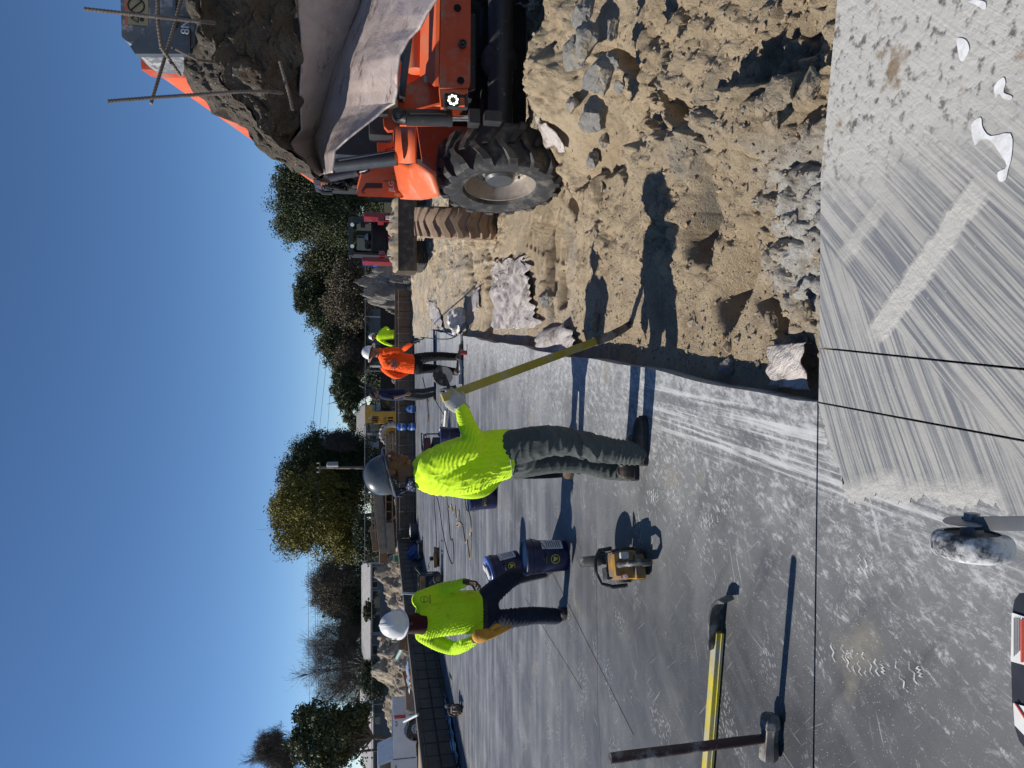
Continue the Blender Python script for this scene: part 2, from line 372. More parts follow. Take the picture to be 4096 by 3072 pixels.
# puddles whose bright sky glare is painted in as a near-white colour
M_PUD_GLARE=NT('puddle_glare'); M_PUD_GLARE=M_PUD_GLARE.done(M_PUD_GLARE.mix(M_PUD_GLARE.rng(M_PUD_GLARE.noise(26,6,.65),.4,.7),(.74,.745,.75),(.5,.5,.49)),.16,0,M_PUD_GLARE.bump(M_PUD_GLARE.noise(9,3),.15,.004),Specular_IOR_Level=.8)
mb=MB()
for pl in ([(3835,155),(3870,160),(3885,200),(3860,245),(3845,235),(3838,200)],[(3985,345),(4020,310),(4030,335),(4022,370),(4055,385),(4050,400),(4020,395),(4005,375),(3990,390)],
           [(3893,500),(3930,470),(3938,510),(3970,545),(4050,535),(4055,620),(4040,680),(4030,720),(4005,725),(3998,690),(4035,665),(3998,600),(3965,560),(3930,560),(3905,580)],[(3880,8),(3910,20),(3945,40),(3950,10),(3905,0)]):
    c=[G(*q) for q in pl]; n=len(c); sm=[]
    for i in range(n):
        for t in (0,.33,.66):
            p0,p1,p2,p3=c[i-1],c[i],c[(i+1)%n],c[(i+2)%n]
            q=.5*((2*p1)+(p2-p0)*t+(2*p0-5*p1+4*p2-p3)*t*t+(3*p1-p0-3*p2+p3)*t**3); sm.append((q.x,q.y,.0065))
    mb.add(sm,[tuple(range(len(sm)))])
o=mb.build('water',M_PUD_GLARE,None,0); o['kind']='structure'

# ---------------------------------------------------------------- the excavated trench
def gz(x,y,cx,cy,rx,ry,ang=0,p=2):
    c,s_=math.cos(ang),math.sin(ang); u=((x-cx)*c+(y-cy)*s_)/rx; v=(-(x-cx)*s_+(y-cy)*c)/ry
    return np.exp(-(np.abs(u)**p+np.abs(v)**p))
def P2(px,py,z=-.14): q=G(px,py,z); return q.x,q.y
def dirt_h(x,y):
    d=x-(-.07+.0901*(y-2.46))                                # metres from the slab edge
    h=-.115-.02*sst(0,.6,d)-.085*sst(.9,1.9,d)*sst(12,7,y)+.05*sst(10,20,y)+.12*sst(16,25,y)
    h=h+.05*(fbm(x*.9,y*.9,4,3)-.5)*2*sst(.1,.8,d)
    rub=sst(.35,.62,fbm(x*.55+3,y*.55,3,21)+.25*sst(1.0,2.4,d)-.1)*sst(.3,.9,d)
    n1=fbm(x*4.2,y*4.2,5,5); n2=np.abs(fbm(x*9,y*9,5,9)-.5)*2
    wx,wy=x+.06*(n1-.5),y+.06*(n2-.3); c1=cell(wx*5.2,wy*5.2,3); c2=cell(wx*11,wy*11,7); rub2=np.clip(rub+sst(3.25,2.6,y)*sst(.3,.7,d)*.8,0,1)
    h=h+rub2*(.15*(n1-.45)+.05*(.35-n2)+.062*np.sqrt(np.clip(1-(c1/.62)**2,0,1))*sst(.35,.6,fbm(x*2.3,y*2.3,3,40))+.03*np.sqrt(np.clip(1-(c2/.6)**2,0,1))*sst(.3,.6,fbm(x*3,y*3,3,41)))+(.012+.03*sst(8,14,y))*(fbm(x*16,y*16,4,31)-.5)
    # raised clod of undisturbed sand with a cliff on its right side
    for (q0,q1,up,wd) in (((3300,245),(2890,470),.20,.42),((2890,470),(2600,620),.10,.3),((2620,600),(2330,740),.05,.2)):
        ax,ay=P2(*q0); bx,by=P2(*q1); L=math.hypot(bx-ax,by-ay); ux,uy=(bx-ax)/L,(by-ay)/L; t=(x-ax)*ux+(y-ay)*uy; sd=((x-ax)*uy-(y-ay)*ux)
        sd=-sd+.10*(fbm(x*5,y*5,4,61)-.5)*2; w_=sst(-.15,.05,t)*sst(L+.15,L-.05,t); h=h+up*w_*sst(-.02,.045,sd)*np.exp(-(np.maximum(sd,0)/wd)**2)-.06*w_*sst(.02,-.05,sd)*np.exp(-(sd/.22)**2)
    cx,cy=P2(2760,330); h=h+.14*gz(x,y,cx,cy,.5,.5,.4,2)
    # gullies and holes
    for px,py,rx,ry,an,dz in ((2850,800,.15,.30,1.15,-.22),(2955,1120,.13,.24,.7,-.22),(2400,820,.22,.05,.1,-.13),(2560,650,.3,.06,.5,-.10),(2300,780,.25,.06,.5,-.12),(2210,740,.12,.08,0,-.1),(3235,1440,.12,.1,0,-.05),(1880,1090,.9,.35,.2,-.18),(1960,1200,.8,.3,.1,-.12),(2200,1060,.5,.12,.1,-.12),(2250,1150,.18,.15,0,-.14),(3110,1240,.15,.06,.9,-.1),(2820,480,.5,.05,1.0,-.09),(2700,420,.4,.045,.8,-.08),(2500,250,.35,.05,.9,-.1)):
        cx,cy=P2(px,py); h=h+1.45*dz*gz(x,y,cx,cy,rx,ry,an,6)*(.7+.6*n1)
    # rubble thrown up in front of the machine
    cx,cy=2.75,5.85; h=h+.52*gz(x,y,cx,cy,1.25,.62,-.05,2)*sst(1.55,2.5,x)*(.72+.55*n1)
    cx,cy=P2(2120,640); h=h-.07*gz(x,y,cx,cy+.9,.6,.6)
    # smooth scraped strip beside the slab
    h=h+.012*np.sin(x*7+fbm(x,y,2,8)*9)*(1-rub)
    # tyre lug prints
    for (ax,ay,bx,by,wd) in ((2.2,11.,3.4,20,.28),(1.5,9.,2.2,16,.25),(1.2,6.2,1.9,8.5,.2),(2.6,3.0,1.5,5.2,.16)):
        L=math.hypot(bx-ax,by-ay); ux,uy=(bx-ax)/L,(by-ay)/L; t=(x-ax)*ux+(y-ay)*uy; q=-(x-ax)*uy+(y-ay)*ux
        m=sst(wd,wd*.7,np.abs(q))*sst(0,.3,t)*sst(L,L-.3,t); h=h-m*(.035+.03*np.sign(np.sin(t*2*math.pi/.24+np.abs(q)*7)))
    for t,dz in (((2.2,7.1),.05),((2.45,10.5),.13)): h=h-dz*gz(x,y,t[0],t[1],.4,.75,0,4)
    # crust of slurry over the near lip
    lip=sst(3.05,2.55,y+.5*(fbm(x*3,y*3,3,71)-.5))*sst(.1,.4,d); h=h*(1-lip*.45)+lip*(.13*(n1-.5)+.05*np.sqrt(np.clip(1-(c2/.6)**2,0,1))-.02)
    return h
NU,NV=560,760
tt=np.linspace(0,1,NV); yy=2.33*(31/2.33)**tt; ss=np.linspace(-.012,.84,NU)
Yg,Sg=np.meshgrid(yy,ss,indexing='ij'); Xg=(-.07+.0901*(Yg-2.46))+Sg*Yg
Yg=np.where((Xg>.8)&(Yg<2.45),Yg,Yg); Hg=dirt_h(Xg,Yg)
Hg=np.minimum(Hg,np.where(Yg<2.46,-.03,9))
def np_grid(X,Y,Z,name,mat,smooth=True):
    a,b=X.shape; co_=np.stack([X,Y,Z],-1).reshape(-1,3).astype(np.float32)
    i=np.arange((a-1)*(b-1)); r=i//(b-1); c=i%(b-1); q=np.stack([r*b+c,r*b+c+1,(r+1)*b+c+1,(r+1)*b+c],-1).astype(np.int32)
    me=bpy.data.meshes.new(name); me.vertices.add(len(co_)); me.vertices.foreach_set('co',co_.ravel())
    me.loops.add(q.size); me.loops.foreach_set('vertex_index',q.ravel()); me.polygons.add(len(q))
    me.polygons.foreach_set('loop_start',np.arange(0,q.size,4,dtype=np.int32)); me.polygons.foreach_set('loop_total',np.full(len(q),4,np.int32))
    me.update(calc_edges=True); me.validate()
    bm=None
    o=link(name,me,mat,None,0)
    if smooth: me.polygons.foreach_set('use_smooth',[True]*len(me.polygons))
    return o
def dirt_material():
    s=NT('dirt'); X,Y,Z=s.sep()
    n=s.noise(.9,8,.62); col=s.mix(s.rng(n,.35,.66),(.49,.385,.255),(.62,.505,.35))
    col=s.mix(s.rng(s.noise(2.7,9,.66),.5,.68),col,(.34,.265,.18))
    gr=s.rng(s.math('ADD',s.noise(1.15,8,.68,s.mapping((1,1,1),(0,0,0),(5,2,0))),s.rng(Y,6,14,0,.08)),.56,.66); col=s.mix(s.math('MULTIPLY',gr,.8),col,(.33,.305,.265))
    col=s.mix(s.math('MULTIPLY',s.rng(s.noise(14,8,.7),.52,.7),.5),col,(.2,.15,.1))
    d0=s.math('SUBTRACT',X,s.math('MULTIPLY_ADD',Y,.0901,-.292)); crust=s.math('MULTIPLY',s.rng(s.math('ADD',Y,s.rng(s.noise(4,7,.66),0,1,-.55,.55)),3.0,2.75),1.); col=s.mix(s.math('MULTIPLY',crust,s.math('MULTIPLY',s.rng(d0,.15,.45),s.rng(s.math('ADD',X,s.rng(s.noise(3,4),0,1,-.2,.2)),1.1,.8))),col,s.mix(s.rng(s.noise(7,8,.7),.45,.6),(.66,.645,.60),(.42,.385,.33)))
    d=s.math('SUBTRACT',X,s.math('MULTIPLY_ADD',Y,.0901,-.292))
    lime=s.math('MULTIPLY',s.rng(d,.1,1.7,1,0),s.rng(Y,5,9)); col=s.mix(s.math('MULTIPLY',lime,s.rng(s.noise(3.2,8,.7),.5,.6,0,.75)),col,(.55,.54,.51))
    sp=s.vor(55); col=s.mix(s.math('MULTIPLY',s.rng(sp,.12,.2,1,0),s.rng(s.noise(2.2,3),.52,.6,0,.7)),col,(.58,.55,.5))
    h=s.math('ADD',s.noise(22,14,.76),s.math('MULTIPLY',s.noise(95,8,.75),.45)); col=s.mix(s.math('MULTIPLY',s.rng(s.noise(48,8,.74),.56,.7),.5),col,(.2,.15,.1)); col=s.mix(s.math('MULTIPLY',s.rng(s.noise(70,6,.7,s.mapping((1,1,1),(0,0,0),(4,4,4))),.6,.7),.5),col,(.62,.52,.38)); nr=s.bump(h,1.,.05)
    return s.done(col,.95,0,nr,Specular_IOR_Level=.15)
M_DIRT=dirt_material()
struct(np_grid(Xg,Yg,Hg,'dirt_ground',M_DIRT))

# ground round the pad: lower than the slab, rising a little towards the houses
def out_h(x,y):
    h=np.full_like(x,-.72)+.12*(fbm(x*.35,y*.35,4,77)-.5)
    right=sst(0,3,x)*sst(34,30,y); h=h+right*.32
    return h
xs=np.concatenate([np.linspace(-400,-40,25)[:-1],np.linspace(-40,40,160),np.linspace(40,400,25)[1:]]); ys=np.concatenate([np.linspace(-60,-5,12)[:-1],np.linspace(-5,60,140),np.linspace(60,900,40)[1:]])
Yo,Xo=np.meshgrid(ys,xs,indexing='ij'); Ho=out_h(Xo,Yo)
s=NT('yard'); c_=s.mix(s.rng(s.noise(.35,7,.6),.4,.6),(.22,.18,.13),(.36,.30,.22)); Xn,Yn,Zn=s.sep()
c_=s.mix(s.rng(s.math('ADD',Yn,s.rng(s.noise(.2,4),0,1,-6,6)),44,52),c_,s.mix(s.rng(s.noise(2,6,.7),.35,.65),(.03,.034,.018),(.06,.055,.032)))
M_YARD=s.done(c_,.95,0,s.bump(s.noise(6,10,.7),.8,.08),Specular_IOR_Level=.1)
struct(np_grid(Xo,Yo,Ho,'ground',M_YARD))

# clods and crumbs lying on the loose dirt
bm=bmesh.new(); bmesh.ops.create_icosphere(bm,subdivisions=1,radius=1); IV=[v.co.copy() for v in bm.verts]; IF=[[v.index for v in f.verts] for f in bm.faces]; bm.free()
def lump_np(n,seed): 
    r=np.random.default_rng(seed); return r.uniform(.4,1.25,(n,len(IV),1))*r.uniform(.6,1.4,(n,1,3))*np.array([tuple(v) for v in IV])[None]
N=16000; sel=nrng.uniform(0,1,(N,2)); yy2=2.45*(26/2.45)**(sel[:,0]**.9); xx2=(-.07+.0901*(yy2-2.46))+.05+(sel[:,1]*.62)*yy2
dd=fbm(xx2*.55+3,yy2*.55,3,21)+.25*sst(1.0,2.4,xx2-.09*yy2)-.1; keep=(dd>.46+.2*nrng.uniform(-1,1,N)); xx2,yy2=xx2[keep],yy2[keep]; n=len(xx2)
rad=np.exp(nrng.normal(-5.35,.62,n)).clip(.002,.035)*(1+yy2*.05); zz2=dirt_h(xx2,yy2)
L=lump_np(n,5)*rad[:,None,None]*np.array([1,1,.75]); L=L+np.stack([xx2,yy2,zz2+rad*.2],-1)[:,None,:]
fv=np.array(IF); me=bpy.data.meshes.new('clods'); me.from_pydata(L.reshape(-1,3).tolist(),[],(fv[None]+(np.arange(n)*len(IV))[:,None,None]).reshape(-1,3).tolist())
s=NT('clod'); c_=s.mix(s.rng(s.noise(5,3),.4,.6),(.34,.265,.175),(.25,.225,.19)); M_CLOD=s.done(c_,.95,0,s.bump(s.noise(70,6,.7),.9,.01),Specular_IOR_Level=.1)
tag(link('dirt_clods',me,M_CLOD,None,0),None,None,None,'stuff')
# ---------------------------------------------------------------- people: one grown surface per body and per garment
def fuse(mb,name,voxel,smooth=4,fac=.5):
    """melt overlapping volumes into one continuous surface (world coordinates)"""
    me=mb.mesh('tmp'); o=bpy.data.objects.new('tmp',me); C.objects.link(o)
    r=o.modifiers.new('r','REMESH'); r.mode='VOXEL'; r.voxel_size=voxel; r.adaptivity=0
    if smooth: q=o.modifiers.new('s','SMOOTH'); q.factor=fac; q.iterations=smooth
    bpy.context.view_layer.update()
    out=bpy.data.meshes.new_from_object(o.evaluated_get(bpy.context.evaluated_depsgraph_get())); out.name=name
    bpy.data.objects.remove(o); bpy.data.meshes.remove(me); return out
def wrinkle(me,fields,seed=0):
    """fields: (centre, radius, direction across the folds, wavelength, height)"""
    n=len(me.vertices); co_=np.empty(n*3,np.float32); me.vertices.foreach_get('co',co_); co_=co_.reshape(-1,3)
    no=np.empty(n*3,np.float32); me.vertices.foreach_get('normal',no); no=no.reshape(-1,3); d=np.zeros(n)
    for k,(c,rad,dr,wl,h) in enumerate(fields):
        c=np.array(c); dr=np.array(V(dr).normalized()); q=co_-c; r2=(q**2).sum(1)/rad**2; m=np.exp(-r2*1.4)
        t=q@dr; o1=np.array(frame(V(dr))[0]); o2=np.array(frame(V(dr))[1])
        ph=2.2*vnoise(q@o1*9+k*3+seed,t*5+q@o2*7,k+seed)+1.3*vnoise(q@o1*21,t*12+q@o2*16,k+seed+9)
        wv=np.sin(2*np.pi*t/wl+ph*2.2); d+=m*h*(1-np.abs(wv)**.7-.45)*(.35+1.1*vnoise(q@o1*13+5,t*4,k+31))
    co_+=no*d[:,None]; me.vertices.foreach_set('co',co_.astype(np.float32).ravel()); me.update(); return me
def put(me,name,mat,root,smooth=180):
    off=wloc(root); me.transform(Matrix.Translation(-off)); return link(name,me,mat,root,smooth)
def hand(mb,wr,d,n,curl=(.5,.55,.6,.7),thumb=.5,sc=1.,fat=1.,side=1,spread=.02):
    """palm and five fingers; d along the hand, n the way the palm faces; side=+1 puts the thumb on d x n"""
    d=V(d).normalized(); n=V(n); n=(n-d*n.dot(d)).normalized(); s=d.cross(n)*side; wr=V(wr)
    rot=Matrix((s,d,n)).transposed()
    mb.ell(wr+d*.048*sc,(.041*sc*fat,.056*sc,.017*sc*fat),rot,14,10); mb.ell(wr+d*.07*sc,(.043*sc*fat,.035*sc,.015*sc*fat),rot,14,8)
    mb.tube([wr-d*.03*sc,wr+d*.03*sc],[.026*sc*fat,.028*sc*fat],10)
    for i,(off,ln) in enumerate(((.033,.072),(.011,.082),(-.011,.077),(-.032,.06))):
        p=wr+d*(.09-.006*abs(i-1.2))*sc+s*off*sc; a=0; pts=[p-d*.02*sc]; dd=d+s*(1.3-i)*spread*2; dd.normalize()
        for j,fr in enumerate((.44,.31,.25)):
            a+=curl[i]*(1.15 if j else .9); q=dd*math.cos(a)+n*math.sin(a); pts.append(p.copy()); p=p+q*ln*fr*sc
        pts.append(p); mb.tube(pts,[.0095*sc*fat,.0098*sc*fat,.0092*sc*fat,.0085*sc*fat,.0068*sc*fat],9)
        mb.ell(p,(.0068*sc*fat,)*3,None,8,6)
    p=wr+d*.025*sc+s*.03*sc; t1=(s*.75+d*.65+n*.25).normalized(); t2=(s*(.55-.5*thumb)+d*.8+n*(.3+.9*thumb)).normalized()
    p1=p+t1*.036*sc; p2=p1+t2*.03*sc; p3=p2+(t2+n*thumb*.5).normalized()*.025*sc
    mb.tube([p-t1*.015,p,p1,p2,p3],[.013*sc*fat,.0135*sc*fat,.011*sc*fat,.0098*sc*fat,.0075*sc*fat],9); mb.ell(p3,(.0075*sc*fat,)*3,None,8,6)
def head_axes(f,up=(0,0,1)):
    f=V(f).normalized(); r=f.cross(V(up)).normalized(); u=r.cross(f); return r,f,u
def head(mb,c,ax,sc=1.):
    r,f,u=ax; rot=Matrix((r,f,u)).transposed(); c=V(c)
    def E(o,rad,q=None): mb.ell(c+rot@(V(o)*sc),tuple(x*sc for x in rad),rot@q if q else rot,18,12)
    def T(o,rad): mb.tube([c+rot@(V(q)*sc) for q in o],[x*sc for x in rad],10)
    E((0,-.014,.035),(.077,.098,.086)); E((0,.03,-.05),(.056,.06,.062)); E((0,.03,-.008),(.066,.066,.078)); E((0,.074,-.096),(.026,.022,.02)); E((0,.05,-.085),(.045,.04,.028))
    T([(0,.09,.018),(0,.104,-.008),(0,.116,-.03)],(.0095,.012,.0155)); E((.013,.098,-.036),(.011,.012,.009)); E((-.013,.098,-.036),(.011,.012,.009))
    E((.03,.083,.024),(.026,.014,.009)); E((-.03,.083,.024),(.026,.014,.009)); E((0,.09,-.059),(.024,.014,.0075)); E((0,.087,-.07),(.021,.014,.0085))
    for k in (1,-1):
        E((k*.043,.062,-.022),(.024,.024,.02)); q=Matrix.Rotation(-.25,3,'X')@Matrix.Rotation(k*.35,3,'Z'); E((k*.079,-.008,-.008),(.009,.021,.034),q); E((k*.084,-.016,.004),(.006,.02,.026),q)
        T([(k*.03,.083,.001),(k*.032,.085,.001)],(.011,.009))
M_EYE=mk('eye',(.55,.53,.5),(.5,.48,.45),rough=.2)
def cloth(name,c,c2=None,rough=.85,wv=420,stain=None,bmp=.35,fold=16.):
    s=NT(name); c2=c2 or tuple(x*.86 for x in c); col=s.mix(s.rng(s.noise(7,5,.6),.35,.65),c,c2)
    if stain: col=s.mix(s.rng(s.noise(5,8,.66,s.mapping((1,1,1),(0,0,0),(2.3,1,5))),.58,.72,0,.8),col,stain)
    h=s.math('ADD',s.math('MULTIPLY',s.noise(fold,6,.6,s.mapping((1,1,.55),(0,0,0)),1.2),1.),s.math('MULTIPLY',s.noise(wv,2),.06))
    return s.done(col,rough,0,s.bump(h,bmp,.012),Specular_IOR_Level=.2,Sheen_Weight=.08)
def skin(name,c):
    s=NT(name); col=s.mix(s.rng(s.noise(24,5,.6),.35,.65),c,tuple(x*.72 for x in c)); return s.done(col,.48,0,s.bump(s.noise(180,4),.2,.002),Specular_IOR_Level=.4)
SK_DARK=skin('skin_brown',(.12,.05,.026)); SK_TAN=skin('skin_tan',(.36,.2,.13)); SK_DEEP=skin('skin_deep',(.075,.035,.022)); SK_MID=skin('skin_mid',(.26,.12,.075))
LIME=cloth('hi_vis_yellow',(.60,.88,.02),(.52,.80,.015),bmp=.3); LIME_D=cloth('hi_vis_worn',(.55,.82,.02),(.47,.72,.015),stain=(.24,.28,.02),bmp=.35); ORANGE_C=cloth('hi_vis_orange',(.95,.11,.012),(.85,.085,.01))
NAVY=cloth('navy_shirt',(.018,.02,.06)); PANT_G=cloth('grey_work_trousers',(.075,.086,.083),(.055,.065,.062),fold=9,bmp=.5); JEAN=cloth('dark_jeans',(.018,.025,.045),(.012,.016,.03),fold=11,bmp=.5,stain=(.05,.06,.075)); BLACKP=cloth('black_trousers',(.012,.012,.013),fold=12,stain=(.06,.055,.05)); GREYP=cloth('grey_trousers',(.06,.062,.065),(.04,.042,.045),stain=(.16,.16,.15))
BLUEJ=cloth('blue_jeans',(.04,.065,.12),(.03,.05,.09))
BOOT=mk('boot_leather',(.022,.016,.013),(.035,.025,.02),20,.6,0,.5,90,.003,(.2,.17,.13),6,.55,.72,.5); BOOT_T=mk('boot_tan',(.12,.075,.045),(.09,.055,.03),20,.75,0,.4,80,.003,(.3,.26,.2),7,.5,.7,.6)
GLOVE=mk('glove_cloth',(.42,.41,.39),(.34,.33,.31),14,.9,0,.6,160,.003,(.2,.2,.2),10,.5,.68,.6); GLOVE_B=mk('glove_black',(.015,.015,.016),(.03,.03,.03),20,.8,0,.4,120,.002)
H_GREY=mk('helmet_grey',(.055,.068,.08),(.075,.088,.1),9,.33,0,.06,30,.002,(.28,.28,.27),9,.56,.72,.45); H_WHITE=mk('helmet_white',(.74,.74,.73),(.68,.68,.67),10,.35,0,.05,30,.002,(.3,.28,.25),9,.6,.72,.4)
BAND=NT('bandana_blue'); _v=BAND.vor(60); BAND=BAND.done(BAND.mix(BAND.rng(_v,.22,.3,1,0),(.012,.016,.045),(.25,.28,.36)),.9); MAROON=cloth('maroon_cloth',(.045,.007,.01)); HAIR=mk('hair',(.012,.009,.008),(.02,.015,.012),60,.7,0,.6,150,.004); PRINT=mk('shirt_print',(.02,.02,.02),(.03,.03,.03),rough=.8)
def helmet(root,c,ax,mat,brim=1.,front=0,tilt=0,sc=1.,name='hard_hat'):
    r,f,u=ax
    if tilt:
        q=Matrix.Rotation(tilt,3,r); f=q@f; u=q@u
    a0=(r,f,u); c=V(c); rx,ry=.108*sc,.127*sc; mb=MB(); prof=[]
    for i in range(13):
        t=i/12*math.pi/2; prof.append((math.cos(t)**.8,math.sin(t)*.145*sc))
    mb.lathe([(.97,-.004)]+prof,c,u,40,rx,ry,a0)
    def dome(x,y):
        q=min(1,math.sqrt((x/rx)**2+(y/ry)**2)); return .145*sc*math.sin(math.acos(min(1,q**1.25)))
    for k in ((0,.011,.006),):   # raised ribs over the crown
        top=[]
        for i in range(15):
            y=(i/14-.5)*2*ry*.86; top.append([c+r*(k[0]*sc+x)+f*y+u*(dome(k[0]*sc,y)+z) for x,z in ((-k[1]*sc,-.01),(-k[1]*.7*sc,k[2]),(k[1]*.7*sc,k[2]),(k[1]*sc,-.01))])
        mb.loft(top)
    ring=[]
    for j in range(40):
        an=2*math.pi*j/40; fx,fy=math.cos(an),math.sin(an); w=(.034+.022*max(fy,0)**2+.012*max(-fy,0)**2)*brim if not front else (.008+.055*max(fy,0)**1.5)
        w*=sc; i0=c+r*rx*fx*.985+f*ry*fy*.985; o=c+r*(rx+w)*fx+f*(ry+w)*fy-u*(w*.28)
        ring.append((i0+u*.004,o+u*.003,o-u*.003,i0-u*.006))
    n=40; vs=[p for q in ring for p in q]
    mb.add(vs,[(j*4+k,((j+1)%n)*4+k,((j+1)%n)*4+(k+1)%4,j*4+(k+1)%4) for j in range(n) for k in range(4)])
    for k in (1,-1): mb.box(c+r*k*(rx+.001)+u*.022*sc-f*.02*sc,(.012,.04*sc,.026*sc),Matrix((r,f,u)).transposed(),.003)
    o=mb.build(name,mat,root,50)
    sm=MB(); sm.lathe([(.80,-.006*sc),(.84,.014*sc)],c-u*.012,u,32,rx,ry,a0); sm.build('suspension',GLOVE_B,o,60); return o
def boot(root,heel,toe,ankle,mat,nm='boot',h=.14,sc=1.):
    heel,toe,ankle=V(heel),V(toe),V(ankle); d=(toe-heel); L=d.length; d.normalize(); s=V((-d.y,d.x,0)).normalized(); up=V((0,0,1)); mb=MB(); z0=heel.z
    rr=[]
    for t,wd,hh in ((0.,.026,.085),(.04,.036,.10),(.2,.04,.11),(.38,.041,.1),(.52,.045,.085),(.7,.05,.07),(.86,.046,.058),(.96,.032,.045),(1.,.016,.03)):
        c=heel+d*L*t; rr.append([c+s*wd*math.cos(a)*sc+up*(.028+max(math.sin(a),-.35)*hh*.72*sc) for a in [2*math.pi*k/18 for k in range(18)]])
    mb.loft(rr); base=heel+d*L*.2+up*.08; mb.tube([base,base.lerp(ankle,.6),ankle+(ankle-base).normalized()*.05],[.05*sc,.05*sc,.052*sc],14)
    for k in range(4):
        c=heel+d*L*(.34+.06*k)+up*(.108-.014*k); mb.tube([c-s*.025,c+up*.006,c+s*.025],.0045,6)
    o=put(fuse(mb,nm,.006,3),nm,mat,root)
    sole=MB(); pl=[]
    for t,wd in ((0,.022),(.03,.036),(.2,.04),(.42,.038),(.62,.048),(.8,.051),(.93,.04),(1.0,.018)): pl.append((t,wd))
    poly=[heel+d*(L*1.03*t-.012*(t<.1))+s*wd*1.1*sc for t,wd in pl]+[heel+d*(L*1.03*t-.012*(t<.1))-s*wd*1.1*sc for t,wd in reversed(pl)]
    sole.prism([p-up*.0 for p in poly],up*.032); sole.build('sole',GLOVE_B,o); return o
def ring(c,f,l,a,b,n=22,p=2.3):
    out=[]
    for k in range(n):
        an=2*math.pi*k/n; x,y=math.cos(an),math.sin(an); q=(abs(x)**p+abs(y)**p)**(-1/p); out.append(V(c)+f*a*x*q+l*b*y*q)
    return out
def limb(mb,pts,rs,n=14):
    """tapered tube through several points, splined"""
    P=[V(p) for p in pts]; out=[];rr=[]
    for i in range(len(P)-1):
        p0=P[max(i-1,0)];p1=P[i];p2=P[i+1];p3=P[min(i+2,len(P)-1)]
        for k in range(5):
            t=k/5; out.append(.5*((2*p1)+(p2-p0)*t+(2*p0-5*p1+4*p2-p3)*t*t+(3*p1-p0-3*p2+p3)*t**3)); rr.append(rs[i]+(rs[i+1]-rs[i])*t)
    out.append(P[-1]); rr.append(rs[-1]); mb.tube(out,rr,n); mb.ell(P[0],(rs[0],)*3,None,12,8); mb.ell(P[-1],(rs[-1],)*3,None,12,8)
def human(label,base,f,tor,head_c,head_f,arms,legs,sh_mat,pa_mat,sk,vox=.005,head_up=(0,0,1),short=0,wr=(),wrp=(),hands=True,cat='person'):
    """tor: rings (centre, half depth, half width); arms/legs: joint lists with radii"""
    root=thing('person',label,cat,base); f=V(f).normalized(); l=V((-f.y,f.x,0)); ax=head_axes(head_f,head_up)
    body=MB(); head(body,head_c,ax); nb=V(tor[0][0]); body.tube([nb-V((0,0,.05)),V(head_c)-ax[2]*.05-ax[1]*.02],[.068,.058],14)
    body.loft([ring(c,f,l,a*.8,b*.82) for c,a,b in tor])
    for A in arms:
        limb(body,A['p'],[max(.026,r*.7) for r in A['r']]); 
        if A.get('hand'): hand(body,*A['hand'][0],**A['hand'][1])
    for Lg in legs: limb(body,Lg['p'],[max(.035,r*.72) for r in Lg['r']])
    b=put(fuse(body,'body',vox,3,.5),'body',sk,root)
    for k in (1,-1): e=MB(); e.ell(V(head_c)+ax[0]*k*.031+ax[1]*.0865+ax[2]*.001,(.0095,)*3,None,10,8); e.build('eye',M_EYE,b)
    sh=MB(); sh.loft([ring(c,f,l,a,b2) for c,a,b2 in tor])
    for A in arms:
        k=len(A['p']) if not short else short; limb(sh,A['p'][:k],A['r'][:k])
    sm=fuse(sh,'shirt',vox*1.25,7,.6); wrinkle(sm,wr); s_=put(sm,'shirt',sh_mat,root)
    pm=MB(); c,a,b2=tor[-1]; hp=V(c); up=V((0,0,1))
    pm.loft([ring(hp+up*.10,f,l,a*.9,b2*.9),ring(hp,f,l,a*.92,b2*.92),ring(hp-up*.08,f,l,a*.86,b2*.93),ring(hp-up*.15,f,l,a*.6,b2*.8)])
    for Lg in legs: limb(pm,Lg['p'],Lg['r'],18)
    pme=fuse(pm,'trousers',vox*1.25,6,.6); wrinkle(pme,wrp,50); put(pme,'trousers',pa_mat,root)
    return root,ax,s_

# --- worker levering with the long bar
f=V((.94,.34,0)).normalized(); l=V((-f.y,f.x,0))
tor=[]
for px,pf,pb,hw in ((1650,1850,1940,.075),(1672,1822,1955,.13),(1700,1800,1972,.185),(1750,1776,1986,.215),(1830,1748,1988,.215),(1907,1726,1972,.2),(1972,1718,1936,.19),(2040,1712,1918,.185)):
    c=W(px,(pf+pb)/2,4.37); e=(pb-pf)/2*c.y/F_PX*.99; a=math.sqrt(max(e*e-(hw*l.x)**2,.004))/f.x; tor.append((c,a,hw))
hz=lambda px,py:W(px,py,4.17)
aR={'p':[W(1728,1868,4.2),W(1815,1822,4.12),W(1898,1778,4.1),W(1868,1700,4.14),W(1850,1640,4.19)],'r':[.088,.074,.062,.056,.042]}
aL={'p':[W(1728,1900,4.56),W(1830,1945,4.64),W(1925,1955,4.66),W(1990,1900,4.68),W(2035,1850,4.66)],'r':[.088,.074,.06,.052,.042],'hand':((W(2050,1838,4.66),(.6,.1,-.8),(0,-1,0)),{})}
lR={'p':[W(2060,1790,4.27),W(2186,1764,4.2),W(2300,1773,4.19),W(2420,1800,4.2),W(2545,1815,4.21)],'r':[.115,.098,.088,.084,.074]}
lL={'p':[W(2060,1848,4.46),W(2209,1838,4.46),W(2330,1846,4.47),W(2430,1872,4.5),W(2515,1884,4.5)],'r':[.115,.09,.08,.078,.07]}
